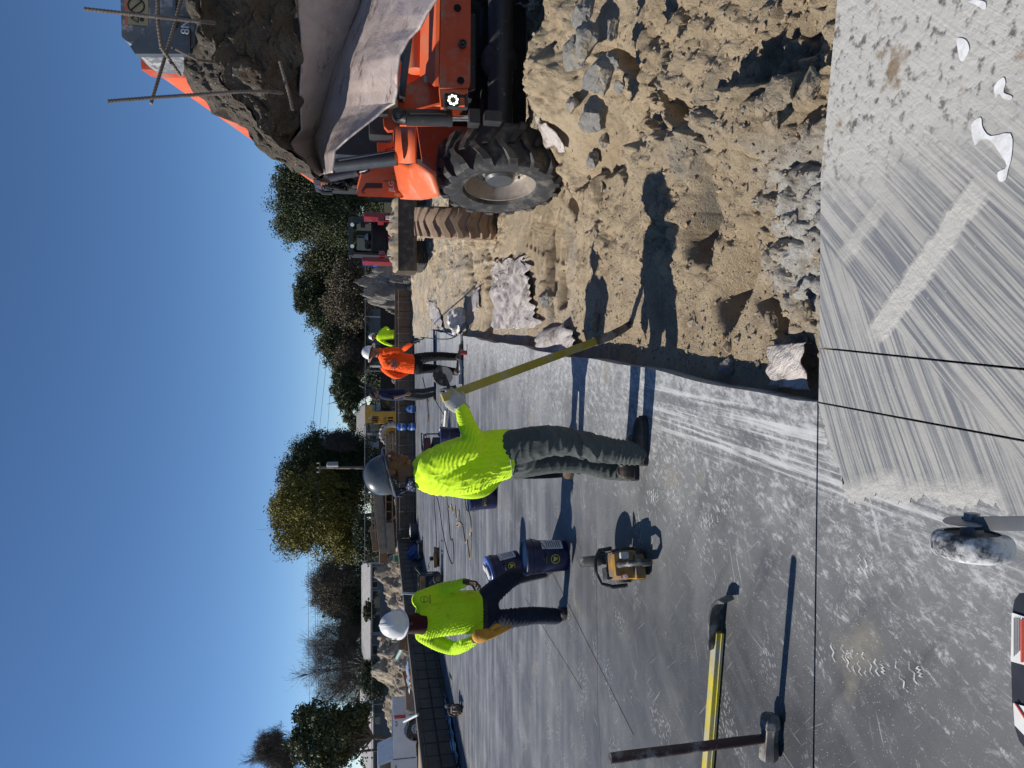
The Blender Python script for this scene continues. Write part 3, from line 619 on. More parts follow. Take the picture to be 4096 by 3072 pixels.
wr=[(W(1780,1930,4.25),.3,(.7,0,.75),.10,.012),(W(1900,1900,4.2),.25,(.8,0,.5),.085,.010),(W(1880,1770,4.05),.12,(.5,0,1),.05,.011),(W(1990,1810,4.2),.2,(1,0,.2),.06,.009),(W(1800,1830,4.1),.16,(.2,0,1),.05,.008),(W(1860,1690,4.1),.1,(1,0,-.2),.03,.007),(W(1930,1960,4.3),.15,(.4,0,1),.04,.016)]
wrp=[(W(2220,1800,4.1),.22,(.4,0,1),.15,.016),(W(2330,1830,4.2),.22,(-.5,0,1),.13,.017),(W(2500,1820,4.15),.14,(.1,0,1),.065,.016),(W(2470,1890,4.4),.16,(.3,0,1),.09,.016),(W(2120,1870,4.3),.18,(.8,0,.6),.07,.01)]
man,ax,sh=human('worker in lime shirt, grey hard hat and grey trousers levering with a long yellow bar',G(2580,1790),f,tor,W(1556,1884,4.38),(.985,.17,-.02),[aR,aL],[lR,lL],LIME,PANT_G,SK_DARK,.005,wr=wr,wrp=wrp)
hx=head_axes((.985,.17,-.02))
helmet(man,W(1550,1896,4.38),hx,H_GREY,.62,0,R(17),.98)
gl=MB(); gd=(W(1795,1580,4.2)-W(1852,1640,4.2)).normalized()
hand(gl,W(1848,1638,4.2),gd,(.25,.95,.2),(.62,.66,.68,.72),.75,1.12,1.25,-1)
gl.tube([W(1856,1648,4.2),W(1842,1630,4.2)],[.047,.043],16)
put(fuse(gl,'glove',.0035,4),'glove',GLOVE,man)
r_,f_,u_=hx; hc=W(1556,1884,4.38)
def nape(prof,c,sy,nm):
    m=MB(); m.lathe(prof,c,u_,36,1.,sy,(r_,f_,u_)); m.f=[q for q in m.f if sum((V(m.v[i])-hc).dot(f_) for i in q)/len(q)<-.04]; o=m.build(nm,BAND,man,60); sd=o.modifiers.new('s','SOLIDIFY'); sd.thickness=.003
nape([(.083,-.05),(.087,-.01),(.086,.045)],hc-f_*.02,1.2,'bandana'); nape([(.088,-.16),(.078,-.1)],hc-f_*.03,1.1,'neck_cloth')
bd=MB(); bd.tube([hc-f_*.115,hc-f_*.125-u_*.05,hc-f_*.115-u_*.10+r_*.02],[.014,.024,.012],8); bd.build('bandana_tail',BAND,man,60)
bd=MB(); bd.tube([hc-f_*.115,hc-f_*.135-u_*.04,hc-f_*.15-u_*.085-r_*.03],[.012,.02,.008],8); bd.build('bandana_tail',BAND,man,60)
boot(man,W(2572,1856,4.2)*1-V((0,0,W(2572,1856,4.2).z)),G(2580,1668),W(2520,1818,4.21),BOOT,h=.15,sc=1.08)
boot(man,G(2548,1916),G(2540,1745),W(2490,1884,4.5),BOOT,sc=1.05)
st=MB(); pk=W(2048,1868,4.23)
st.tube([W(2042,1838,4.16),W(2047,1868,4.2),W(2050,1905,4.27)],.004,6); st.build('pocket_welt',mk('pocket_stitch',(.25,.27,.26),rough=.9),man)

# --- worker by the buckets
tor=[(W(1662,2482,6.14),.075,.085),(W(1680,2474,6.15),.11,.15),(W(1702,2466,6.16),.125,.19),(W(1760,2455,6.18),.14,.192),(W(1840,2449,6.19),.15,.185),(W(1900,2447,6.19),.15,.185),(W(1925,2448,6.19),.145,.185)]
aL={'p':[W(1682,2398,6.17),W(1728,2375,6.2),W(1768,2356,6.2),W(1815,2345,6.1),W(1858,2330,6.02)],'r':[.078,.066,.056,.05,.04],'hand':((W(1865,2328,6.0),(-.05,-.3,-.9),(-.8,-.5,0)),dict(curl=(.5,.6,.7,.8),thumb=.8))}
aR={'p':[W(1696,2535,6.17),W(1755,2572,6.22),W(1815,2592,6.2),W(1858,2580,6.05),W(1898,2562,5.95)],'r':[.08,.07,.06,.054,.042],'hand':((W(1902,2560,5.93),(.1,-.15,-1),(.9,-.2,0)),dict(curl=(.6,.65,.7,.75),thumb=.9,side=-1))}
lL={'p':[W(1935,2405,6.19),W(1995,2350,6.22),W(2050,2310,6.3),W(2110,2295,6.5),W(2165,2285,6.65)],'r':[.105,.092,.082,.076,.072]}
lR={'p':[W(1938,2485,6.19),W(2005,2480,6.12),W(2062,2470,6.05),W(2140,2462,6.07),W(2222,2465,6.1)],'r':[.105,.092,.082,.076,.072]}
wr=[(W(1760,2560,6.05),.22,(.3,0,1),.05,.016),(W(1840,2585,6.0),.16,(.2,0,1),.035,.014),(W(1720,2510,6.0),.2,(1,0,.6),.05,.01),(W(1880,2500,6.0),.2,(1,0,.4),.05,.012),(W(1790,2350,6.1),.16,(.3,0,1),.04,.012),(W(1880,2430,6.0),.15,(.2,0,1),.06,.007)]
wrp=[(W(2010,2380,6.15),.2,(-.5,0,1),.06,.012),(W(2080,2465,6.0),.2,(.3,0,1),.06,.012),(W(2190,2465,6.05),.15,(.2,0,1),.05,.012)]
hf=(.28,-.86,-.42); hc=W(1612,2496,6.06)
man2,ax,sh=human('worker in dirty lime shirt with dark red neck gaiter walking past the blue buckets',G(2245,2440),(.12,-1,0),tor,hc,hf,[aL,aR],[lL,lR],LIME_D,JEAN,SK_DEEP,.0055,wr=wr,wrp=wrp)
hx=head_axes(hf); helmet(man2,hc+hx[2]*.045-hx[1]*.004,hx,H_WHITE,.35,0,R(-6),1.05)
gm=MB(); r_,f_,u_=hx; gm.lathe([(.098,-.165),(.088,-.12),(.085,-.07),(.082,-.03),(.0835,-.008)],hc+f_*.022,u_,28,1,1.12,(r_,f_,u_))
gm.build('neck_gaiter',MAROON,man2,60)
boot(man2,G(2230,2475),G(2268,2450),W(2205,2465,6.1),BOOT); boot(man2,G(2186,2296),G(2212,2262),W(2155,2286,6.62),BOOT)
lg=MB(); c=W(1692,2378,6.025)
fl=V((.12,-1,0)).normalized(); rr=V((1,.12,0)).normalized(); c=W(1697,2398,6.0)
for k in range(6):
    a0,a1=2*math.pi*k/6,2*math.pi*(k+1)/6; p=lambda a,s=1:c+rr*math.cos(a)*.028*s+V((0,0,1))*math.sin(a)*.034*s
    lg.beam(p(a0),p(a1),.004,.004,fl)
text(lg,'JML',.026,c+fl*.002,rr,(0,0,1),.002)
for z in (-.042,-.052): lg.beam(c+rr*-.035+V((0,0,z)),c+rr*.035+V((0,0,z)),.004,.003,fl)
lg.build('chest_emblem',PRINT,man2,0)
bt=MB(); bt.loft([ring(W(1925,2448,6.19)+V((0,0,z)),V((.12,-1,0)).normalized(),V((1,.12,0)).normalized(),.142,.182) for z in (-.035,.01)],False); bt.build('belt',GLOVE_B,man2)
# yellow leather glove hanging from his hand: a thing he holds
gl=thing('work_glove','yellow leather work glove held in the hand of the worker by the buckets','glove',W(2040,2510,5.93))
m=MB(); P=[W(1915,2545,5.9),W(1940,2540,5.88),W(1985,2528,5.9),W(2042,2508,5.93)]; limb(m,P,[.058,.052,.036,.012]); m.tube([W(1960,2520,5.86),W(1985,2502,5.86),W(2005,2500,5.88)],[.02,.018,.012],8)
gm=fuse(m,'glove_body',.006,5); wrinkle(gm,[(P[1],.15,(.5,0,1),.03,.008)]); put(gm,'glove_body',mk('glove_leather',(.62,.3,.03),(.5,.22,.02),12,.7,0,.4,60,.004,(.12,.08,.03),9,.52,.7,.7),gl)

# --- worker in orange by the trench
fo=V((.55,.83,0)).normalized()
tor=[(W(1513,1412,13.27),.075,.085),(W(1521,1422,13.3),.11,.15),(W(1536,1438,13.33),.13,.19),(W(1572,1447,13.36),.14,.195),(W(1610,1452,13.38),.145,.19),(W(1657,1457,13.4),.15,.19)]
aR={'p':[W(1541,1408,13.22),W(1575,1402,13.2),W(1605,1402,13.2),W(1626,1388,13.1),W(1645,1374,13.05)],'r':[.078,.066,.058,.05,.042],'hand':((W(1648,1371,13.05),(.5,-.1,-.8),(-.6,.6,0)),dict(curl=(.7,.7,.7,.7),thumb=.8))}
aL={'p':[W(1540,1474,13.42),W(1564,1494,13.4),W(1590,1504,13.45),W(1618,1494,13.55),W(1645,1478,13.6)],'r':[.08,.07,.06,.052,.044],'hand':((W(1650,1474,13.6),(.5,.1,-.8),(0,1,0)),{})}
lR={'p':[W(1668,1436,13.35),W(1712,1428,13.3),W(1752,1425,13.27),W(1795,1426,13.25),W(1834,1428,13.25)],'r':[.11,.095,.085,.078,.07]}
lL={'p':[W(1668,1476,13.45),W(1710,1474,13.5),W(1748,1476,13.5),W(1790,1482,13.5),W(1826,1488,13.5)],'r':[.11,.092,.082,.076,.07]}
wr=[(W(1580,1450,13.2),.35,(.8,0,.6),.13,.017),(W(1630,1470,13.2),.25,(1,0,.3),.06,.012),(W(1600,1400,13.),.2,(.3,0,1),.05,.012)]
hf=(.66,.62,-.42); hc=W(1494,1411,13.25)
man3,ax,sh=human('worker in orange shirt and black trousers holding a black cable beside the trench',G(1850,1450),fo,tor,hc,hf,[aR,aL],[lR,lL],ORANGE_C,BLACKP,SK_MID,.007,wr=wr,wrp=[(W(1750,1450,13.2),.4,(.3,0,1),.1,.014)])
helmet(man3,hc+V((0,0,.05)),head_axes(hf),H_WHITE,1.15,0,R(8),1.1)
boot(man3,G(1852,1436),G(1852,1378),W(1832,1430,13.25),BOOT_T); boot(man3,G(1846,1496),G(1840,1442),W(1824,1489,13.5),BOOT_T)
m=MB(); c=W(1560,1450,13.19); fr=V((-.83,.55,0)).normalized(); nr=V((-fo.x,-fo.y,0))
rx=V((.83,-.55,0)).normalized(); c=W(1545,1455,13.1)-nr*-.0
cc=V(tor[2][0])-fo*.150+V((0,0,-.04))
for k in range(12):
    a=2*math.pi*k/12; m.box(cc+rx*math.cos(a)*.05+V((0,0,math.sin(a)*.05)),(.02,.02,.008),None)
for k,wd in enumerate((.22,.2,.24,.18)): m.beam(cc+rx*-wd/2+V((0,0,-.085-.032*k)),cc+rx*wd/2+V((0,0,-.085-.032*k)),.014,.014,fo)
m.build('back_print',PRINT,man3,0)
gl=MB(); hand(gl,W(1648,1371,13.05),(.5,-.1,-.8),(-.6,.6,0),(.7,)*4,.8,1.15,1.35); put(fuse(gl,'glove',.006,3),'glove',GLOVE_B,man3)

# --- man in navy shirt and cap, seen from the side
fn=V((-.93,-.36,0)).normalized(); Yn=18.7
tor=[(W(1514,1573,Yn),.07,.08),(W(1522,1575,Yn),.1,.15),(W(1538,1579,Yn),.12,.19),(W(1560,1580,Yn),.13,.19),(W(1590,1580,Yn),.14,.18),(W(1618,1578,Yn),.14,.18)]
aL={'p':[W(1531,1585,18.52),W(1551,1590,18.47),W(1570,1593,18.42),W(1597,1587,18.38),W(1622,1579,18.36)],'r':[.078,.07,.062,.04,.032],'hand':((W(1625,1578,18.36),(.1,0,-1),(0,1,0)),{})}
aR={'p':[W(1531,1570,18.88),W(1551,1575,18.93),W(1570,1578,18.95),W(1597,1580,18.9),W(1620,1582,18.85)],'r':[.078,.07,.062,.04,.032],'hand':((W(1623,1582,18.85),(-.2,0,-1),(0,-1,0)),{})}
lL={'p':[W(1625,1584,18.6),W(1660,1588,18.55),W(1690,1588,18.55),W(1715,1582,18.6),W(1735,1578,18.65)],'r':[.105,.09,.08,.072,.068]}
lR={'p':[W(1625,1570,18.8),W(1655,1568,18.8),W(1685,1566,18.8),W(1710,1562,18.9),W(1732,1556,18.95)],'r':[.105,.09,.08,.072,.068]}
hf=(-.85,-.3,-.45); hc=W(1499,1579,18.66)
man4,ax,sh=human('man in navy short-sleeved shirt and dark cap standing before the far form wall',G(1744,1572),fn,tor,hc,hf,[aL,aR],[lL,lR],NAVY,GREYP,SK_TAN,.009,short=3,wr=[(W(1580,1580,18.4),.3,(.4,0,1),.1,.014)],wrp=[(W(1680,1580,18.4),.4,(.3,0,1),.12,.016)])
hx=head_axes(hf); cp=MB(); cp.lathe([(1,-.01)]+[(math.cos(t*math.pi/16),.1*math.sin(t*math.pi/16)) for t in range(9)],hc+hx[2]*.035-hx[1]*.01,hx[2],24,.09,.112,hx)
q=[hc+hx[2]*.035+hx[1]*y+hx[0]*x for x,y in ((-.075,.08),(-.06,.145),(-.025,.175),(.025,.175),(.06,.145),(.075,.08))]; cp.prism(q,hx[2]*.008); cp.build('cap',mk('cap_cloth',(.02,.02,.024),rough=.9),man4)
hr=MB(); hr.ell(hc-hx[1]*.02+hx[2]*.0,(.084,.1,.07),Matrix((hx[0],hx[1],hx[2])).transposed()); hr.v=[tuple(V(v) if (V(v)-hc).dot(hx[1])<.04 else hc) for v in hr.v]; hr.build('hair',HAIR,man4)
boot(man4,G(1742,1572),G(1745,1602),W(1732,1578,18.65),BOOT_T); boot(man4,G(1738,1556),G(1736,1578),W(1728,1557,18.95),BOOT_T)

# --- far worker in lime by the form wall
ff=V((.35,.93,0)).normalized(); Yf=28.4
tor=[(W(1506,1349,Yf),.075,.085),(W(1512,1348,Yf),.11,.16),(W(1523,1345,Yf),.13,.2),(W(1540,1341,Yf),.15,.2),(W(1560,1339,Yf),.15,.19),(W(1577,1338,Yf),.15,.19)]
aR={'p':[W(1522,1329,Yf),W(1533,1319,Yf),W(1545,1311,Yf+.1),W(1555,1318,Yf+.25),W(1560,1326,Yf+.3)],'r':[.078,.066,.058,.05,.044],'hand':((W(1561,1328,Yf+.3),(-.6,.3,-.5),(0,1,0)),{})}
aL={'p':[W(1522,1361,Yf),W(1535,1370,Yf),W(1548,1376,Yf),W(1558,1380,Yf-.05),W(1567,1382,Yf-.1)],'r':[.078,.066,.058,.05,.042],'hand':((W(1569,1383,Yf-.1),(0,0,-1),(1,0,0)),{})}
lR={'p':[W(1580,1332,Yf),W(1600,1332,Yf),W(1618,1333,Yf),W(1634,1336,Yf),W(1646,1338,Yf)],'r':[.105,.09,.08,.072,.068]}
lL={'p':[W(1580,1347,Yf),W(1600,1350,Yf),W(1618,1352,Yf),W(1633,1354,Yf),W(1645,1356,Yf)],'r':[.105,.09,.08,.072,.068]}
hf=(.3,.9,-.3); hc=W(1496,1347,Yf+.03)
man5,ax,sh=human('farthest worker, lime shirt and blue jeans, back turned at the form wall',G(1650,1346),ff,tor,hc,hf,[aR,aL],[lR,lL],LIME,BLUEJ,SK_MID,.01,wr=[(W(1550,1340,28.2),.4,(.4,0,1),.12,.02)],wrp=[(W(1620,1345,28.2),.5,(.2,0,1),.14,.018)])
helmet(man5,hc+V((0,0,.05)),head_axes(hf),H_WHITE,.8,0,0,1.1)
boot(man5,G(1649,1342),G(1646,1330),W(1644,1338,28.4),BOOT_T); boot(man5,G(1649,1359),G(1645,1350),W(1643,1356,28.4),BOOT_T)

# --- worker standing behind the man with the bar, all but hidden; his shadow reaches the trench
X0,Y0=-.70,5.75; Q=lambda x,y,z:V((X0+x*.6,Y0+y,z*.965)); fh=V((.97,-.25,0)).normalized()
tor=[(Q(.02,0,1.43),.07,.08),(Q(.01,0,1.38),.1,.14),(Q(0,0,1.32),.12,.18),(Q(-.01,0,1.15),.13,.18),(Q(0,0,.98),.13,.165),(Q(0,0,.86),.13,.165)]
A=lambda k:{'p':[Q(0,k*.19,1.34),Q(.0,k*.22,1.2),Q(.02,k*.23,1.06),Q(.04,k*.22,.95),Q(.06,k*.21,.86)],'r':[.075,.064,.055,.048,.04],'hand':((Q(.065,k*.21,.85),(.1,-k*.1,-.9),(0,-k,0)),dict(side=-k))}
Lk=lambda k,dx:{'p':[Q(0,k*.09,.84),Q(dx*.4,k*.1,.65),Q(dx*.7,k*.11,.48),Q(dx,k*.115,.28),Q(dx,k*.12,.11)],'r':[.1,.088,.076,.07,.066]}
hc=Q(.06,0,1.56); hf=(.9,-.3,-.3)
man6,ax,sh=human('worker in dark clothes almost wholly hidden behind the grey-helmeted worker',Q(0,0,0),fh,tor,hc,hf,[A(1),A(-1)],[Lk(1,-.06),Lk(-1,.08)],NAVY,BLACKP,SK_MID,.009)
hx=head_axes(hf); m=MB(); m.lathe([(1,-.01)]+[(math.cos(t*math.pi/16),.1*math.sin(t*math.pi/16)) for t in range(9)],hc+hx[2]*.03-hx[1]*.01,hx[2],24,.09,.11,hx); m.build('cap',mk('cap_dark',(.02,.02,.02),rough=.9),man6)
for k,dx in ((1,-.06),(-1,.08)): boot(man6,Q(dx-.1,k*.12,0),Q(dx+.22,k*.12-.16,0),Q(dx,k*.12,.11),BOOT_T)
# ---------------------------------------------------------------- helpers for machines
def pbox(mb,px0,px1,py0,py1,Y,dep=.1,bev=0.):
    a=W(px0,py0,Y); b=W(px1,py1,Y); return mb.box(((a.x+b.x)/2,Y+dep/2,(a.z+b.z)/2),(abs(a.x-b.x),dep,abs(a.z-b.z)),None,bev)
def poly(mb,pts,Y,vec):
    """plate outlined by photo points; Y one distance or one per point"""
    ys=Y if isinstance(Y,(list,tuple)) else [Y]*len(pts); return mb.prism([W(p[0],p[1],y) for p,y in zip(pts,ys)],vec)
OR_P=mk('orange_paint',(.76,.135,.04),(.64,.115,.035),3,.5,0,.15,40,.003,(.40,.25,.17),4.5,.5,.66,.75,stretch=(1,1,.4)); OR_D=mk('orange_dark',(.50,.062,.016),(.40,.05,.014),4,.6,0,.25,40,.004,(.26,.2,.16),5,.5,.66,.75)  # OR_D: darker orange for front plate, bracket, wheel well and boom collar
STEEL_B=mk('black_steel',(.022,.023,.026),(.032,.033,.036),8,.5,0,.2,60,.003,(.28,.27,.25),16,.62,.7,.7); RUB=mk('rubber',(.02,.021,.023),(.034,.034,.036),10,.68,0,.5,70,.004,(.17,.155,.13),5,.5,.64,.6); RUB_T=mk('rubber_caked',(.30,.215,.15),(.24,.17,.12),5,.9,0,.6,60,.006,(.16,.09,.07),6,.52,.66,.7)
RIM=mk('rim_worn',(.34,.30,.26),(.25,.21,.18),6,.42,.35,.3,30,.004,(.4,.36,.3),4,.5,.66,.7); HUB=mk('hub_grey',(.06,.065,.075),(.08,.085,.09),8,.4,.2); GREY_M=mk('grey_splashed',(.13,.135,.145),(.18,.185,.19),9,.6,0,.4,50,.004,(.42,.42,.41),14,.5,.6,.9); HOLE=mk('dark_void',(.006,.006,.006),rough=1.)
CHROME=mk('chrome',(.6,.6,.6),rough=.15,metal=1)
LED=NT('led_lit'); LED=LED.done((1,1,.9),.3,Emission_Color=(1,.98,.85,1),Emission_Strength=2.2)
def wheel(root,c,ax,Rr,wd,style,tm,rm,nl=17,name='wheel'):
    """tyre with raised lugs and dished rim; ax points to the outer side"""
    c=V(c); ax=V(ax).normalized(); a,b,_=frame(ax); wroot=bpy.data.objects.new(name,None); C.objects.link(wroot); wroot.parent=root; wroot['_w']=1; wroot.location=c-wloc(root)
    h=wd/2; ri=Rr*.56; tr=MB(); Rb=Rr*(.93 if style=='lug' else .95)
    tr.lathe([(ri,-h*.72),(ri*1.06,-h*.9),(Rr*.74,-h*1.02),(Rr*.86,-h*.98),(Rb*.97,-h*.84),(Rb,-h*.5),(Rb*1.006,0),(Rb,h*.5),(Rb*.97,h*.84),(Rr*.86,h*.98),(Rr*.74,h*1.02),(ri*1.06,h*.9),(ri,h*.72)],c,ax,64)
    def pt(th,w_,r): return c+ax*w_+(a*math.cos(th)+b*math.sin(th))*r
    step=2*math.pi/nl
    for k in range(nl):
        for sd in (1,-1):
            th0=k*step+(step/2 if sd>0 and style=='lug' else 0); path=[]
            ws=((-.1,0),(.18,.10),(.5,.34),(.82,.48),(1.0,.52)) if style=='lug' else ((-.02,0),(.3,.16),(.62,.42),(.9,.5))
            rs_=[]
            for t,dth in ws:
                th=th0+dth*step*(1.15 if style=='lug' else .95); top=Rr*(1 if t<.7 else (.985 if t<.95 else .93)); bot=Rb*.93 if t<.95 else Rr*.84
                hw=step*(.17+.05*t)*(1. if style=='lug' else 1.35); w_=t*h*sd*1.015
                rs_.append([pt(th-hw,w_,bot),pt(th-hw*.72,w_,top),pt(th+hw*.72,w_,top),pt(th+hw,w_,bot)])
            tr.loft(rs_)
    tr.build('tyre',tm,wroot,30)
    rmb=MB(); o=h*.72
    rmb.lathe([(ri*1.05,o+.02),(ri*1.06,o+.005),(ri*.97,o),(ri*.95,o-.03),(ri*.9,o-.06),(ri*.84,o-.14),(ri*.78,o-.17),(ri*.5,o-.15),(ri*.46,o-.13),(ri*.0,o-.13)],c,ax,48)
    rmb.lathe([(ri*1.02,-o),(ri*.9,-o+.04),(0,-o+.05)],c,ax,32); rmb.build('rim',rm,wroot,40)
    hb=MB(); hb.lathe([(ri*.42,o-.14),(ri*.42,o-.07),(ri*.36,o-.045),(0,o-.04)],c,ax,28)
    for k in range(10):
        th=2*math.pi*k/10; p=pt(th,o-.15,ri*.62); hb.cone(p,p+ax*.03,.014,.014,6)
    hb.build('hub',HUB,wroot,40); return wroot
# ---------------------------------------------------------------- orange telehandler, nose towards us
tel=thing('telehandler','orange telehandler facing us with boom raised over the broken slab chunk','telehandler',(3.3,7.2,-.28))
zc=-.27+.65
wheel(tel,(2.2,7.22,zc),(-.985,-.17,0),.655,.44,'lug',RUB,RIM,16); wheel(tel,(4.45,7.12,zc),(.985,.17,0),.655,.44,'lug',RUB,RIM,16)
wheel(tel,(2.48,10.92,zc),(-.975,.22,0),.65,.46,'chev',RUB_T,RIM,21); wheel(tel,(4.5,10.9,zc),(.975,-.22,0),.65,.46,'chev',RUB_T,RIM,21)
m=MB(); m.tube([(2.6,10.95,zc),(4.4,10.9,zc)],.12,14); m.build('axle',STEEL_B,tel)
m=MB(); m.tube([(2.4,7.2,zc),(4.3,7.15,zc)],.13,14); m.ell((3.35,7.25,zc),(.2,.2,.19)); m.tube([(2.55,7.0,zc+.1),(2.55,7.4,zc+.1)],.1,12); m.build('axle',STEEL_B,tel)
m=MB(); m.box((3.5,9.4,.78),(.8,4.0,.36),None,.03); m.build('chassis',STEEL_B,tel)
m=MB(); m.box((3.5,8.3,.42),(1.95,.3,1.0),None,.06); m.box((3.5,7.75,.25),(1.3,.3,.5),None,.08); m.build('shade_filler_box',mk('underside_shade',(.022,.019,.016),(.012,.011,.01),6,.95,0,.8,30,.02),tel)  # near-black box added under the machine as its shade, hiding sunlit ground behind
# front cross member with its sloped deck
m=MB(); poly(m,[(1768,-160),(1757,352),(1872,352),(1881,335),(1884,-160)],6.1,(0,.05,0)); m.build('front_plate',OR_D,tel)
m=MB(); m.prism([W(1762,-160,6.1),W(1754,345,6.1),W(1692,300,6.55),W(1700,-160,6.55)],(0,.02,.03)); poly(m,[(1757,352),(1765,430),(1872,420),(1872,352)],6.12,(0,.05,0)); m.build('deck_plate',OR_P,tel)
for px,py,r in ((1830,32,15),(1843,322,15)): m=MB(); p=W(px,py,6.096); q=r*6.1/F_PX; m.cone(p,p+V((0,-.004,0)),q,q,24); m.build('frame_hole',HOLE,tel,0)
m=MB(); p=W(1850,178,6.09); m.lathe([(.036,0),(.036,-.03),(.026,-.03),(.026,-.012),(.012,-.012),(.012,-.04),(0,-.04)],p,(0,1,0),20); m.build('tie_down',STEEL_B,tel)
m=MB(); m.tube([W(1660,-160,6.8),W(1662,285,6.8)],.085,20); poly(m,[(1590,250),(1640,250),(1700,330),(1640,400),(1590,380)],7.0,(0,.03,0)); m.box((3.3,6.75,1.02),(1.35,.4,.28),None,.02); m.build('cross_tube',OR_P,tel)
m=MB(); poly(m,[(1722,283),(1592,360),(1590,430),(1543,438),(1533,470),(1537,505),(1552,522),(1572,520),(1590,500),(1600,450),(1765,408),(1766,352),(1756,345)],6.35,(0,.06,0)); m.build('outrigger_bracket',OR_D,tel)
m=MB(); pbox(m,1695,1728,302,332,6.345,.004); m.build('data_plate',mk('label_grey',(.3,.3,.29),(.2,.2,.2),40,.5),tel,0)
# levelling cylinder
m=MB(); a=W(1625,470,6.3); b=W(1806,472,6.3); m.tube([a,b],.072,24); m.tube([W(1790,472,6.3),W(1806,472,6.3)],.077,24); p=W(1592,461,6.3); m.tube([p+V((0,-.05,0)),p+V((0,.06,0))],.052,20); m.tube([p,a],[.045,.06],12); m.tube([W(1640,452,6.21),W(1770,452,6.21),W(1790,455,6.24)],.011,8); m.box(W(1895,474,6.3),(.13,.14,.1),None,.015); m.box(W(1970,474,6.4),(.1,.14,.16),None,.02); m.build('levelling_cylinder',STEEL_B,tel)
m=MB(); m.tube([W(1806,472,6.3),W(1890,474,6.3)],.028,16); m.build('cylinder_rod',CHROME,tel)
m=MB(); p=W(1592,461,6.24); m.cone(p,p+V((0,-.012,0)),.024,.02,14); m.build('pivot_pin',HUB,tel)
# work lamp
m=MB()
for q in ((1778,1872,372,380),(1778,1872,422,430),(1862,1872,372,430),(1778,1786,372,430)): pbox(m,*q,6.0,.07,.003)
p=W(1812,400,6.02); m.lathe([(.062,.05),(.062,-.01),(.055,-.014),(.054,.0),(0,.0)],p,(0,1,0),24); lamp=m.build('work_lamp',STEEL_B,tel)
for k in range(8):
    a=2*math.pi*k/8+.2; q=W(1812,400,6.012)+V((math.cos(a)*.036,0,math.sin(a)*.036)); m=MB(); m.cone(q,q+V((0,-.004,0)),.0115,.0115,12); m.build('led',LED,lamp,0)
# fender and hood on our side
P=[]
for t,(pl,pr) in enumerate((((1579,650),(1579,506)),((1620,655),(1622,503)),((1668,652),(1667,501)))):
    Y=7.65-t*.3; P.append([W(pl[0],pl[1],Y+.02),W(pl[0]*.5+pr[0]*.5,pl[1]*.5+pr[1]*.5,Y),W(pr[0],pr[1],Y)])
m=MB(); m.grid(P)
rows=[]
for (A,B,ya,yb) in (((1579,650),(1606,792),7.67,8.15),((1640,660),(1650,795),7.4,7.9),((1668,652),(1690,796),7.07,7.6),((1690,660),(1722,792),7.0,7.3),((1712,676),(1745,785),6.98,7.15),((1739,688),(1762,778),6.97,7.08)):
    r=[]
    for k in range(7):
        t=k/6; r.append(W(A[0]+(B[0]-A[0])*t,A[1]+(B[1]-A[1])*t,ya+(yb-ya)*t**1.4))
    rows.append(r)
m.grid(rows); o=m.build('fender',OR_P,tel,40); sd=o.modifiers.new('s','SOLIDIFY'); sd.thickness=.02; sd.offset=1
m=MB(); m.prism([W(q[0],q[1],8.0) for q in ((1426,772),(1432,785),(1612,792),(1612,640),(1585,636),(1540,658),(1445,703))],(.2,.42,0)); m.build('engine_hood',OR_P,tel,30)
m=MB(); poly(m,[(1445,766),(1465,731),(1529,733),(1529,752),(1463,752),(1452,767)],7.993,(0,.003,0)); poly(m,[(1595,737),(1613,737),(1613,758),(1595,758)],7.99,(0,.003,0))
for q in ((1562,1612,694,696),(1535,1611,724,726),(1560,1611,766,768),(1448,1452,768,774),(1456,1460,768,774)): pbox(m,*q,7.992,.003)
m.build('hood_decal',mk('decal_black',(.03,.03,.035),rough=.5),tel,0)
m=MB(); c=W(1566,745,7.985); text(m,'JLG',.082,c,(1,0,0),(0,0,1),.002); m.build('hood_lettering',mk('decal_white',(.8,.8,.78),rough=.5),tel,0)
m=MB(); c=W(1592,779,7.985); m.lathe([(.001,0),(1,0),(1,.003)],c,(0,-1,0),24,.018,.04); m.build('oval_decal',mk('decal_cream',(.7,.55,.25),(.6,.3,.08),30,.5),tel,0)
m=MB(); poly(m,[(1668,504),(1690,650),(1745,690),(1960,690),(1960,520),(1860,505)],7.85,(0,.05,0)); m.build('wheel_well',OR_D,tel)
m=MB(); poly(m,[(1600,420),(1845,415),(1850,442),(1800,500),(1600,500)],6.75,(0,.04,0)); m.build('side_plate',OR_P,tel)
CYG=(mk('cylinder_grey',(.045,.05,.058),(.06,.065,.072),8,.4,.2))
m=MB(); m.tube([W(1340,662,7.5),W(1586,634,7.3)],.07,20); m.build('lift_cylinder',CYG,tel); m=MB(); m.tube([W(1355,640,7.4),W(1580,603,7.25)],.012,8); m.build('oil_pipe',CYG,tel); m=MB(); m.tube([W(1318,712,8.2),W(1432,688,8.1)],.045,16); m.tube([W(1432,688,8.1),W(1475,678,8.0)],.02,12); m.build('lift_cylinder',CYG,tel)
m=MB(); pbox(m,1475,1572,468,545,7.15,.25,.05); m.build('tank',mk('tank_plastic',(.035,.037,.04),rough=.5),tel)
m=MB(); pbox(m,1300,1700,430,640,8.6,1.2,.03); pbox(m,1240,1440,540,700,9.2,1.,.05); m.build('engine_bay',STEEL_B,tel)
m=MB(); poly(m,[(1508,568),(1545,560),(1582,566),(1584,612),(1512,622)],7.6,(0,.03,0)); m.build('hinge_plate',OR_P,tel)
m=MB()
for k in range(4): p=W(1544+k*9,600-k*3,7.597); m.cone(p,p+V((0,-.003,0)),.008,.008,10)
m.build('hinge_hole',HOLE,tel,0)
hs=MB()
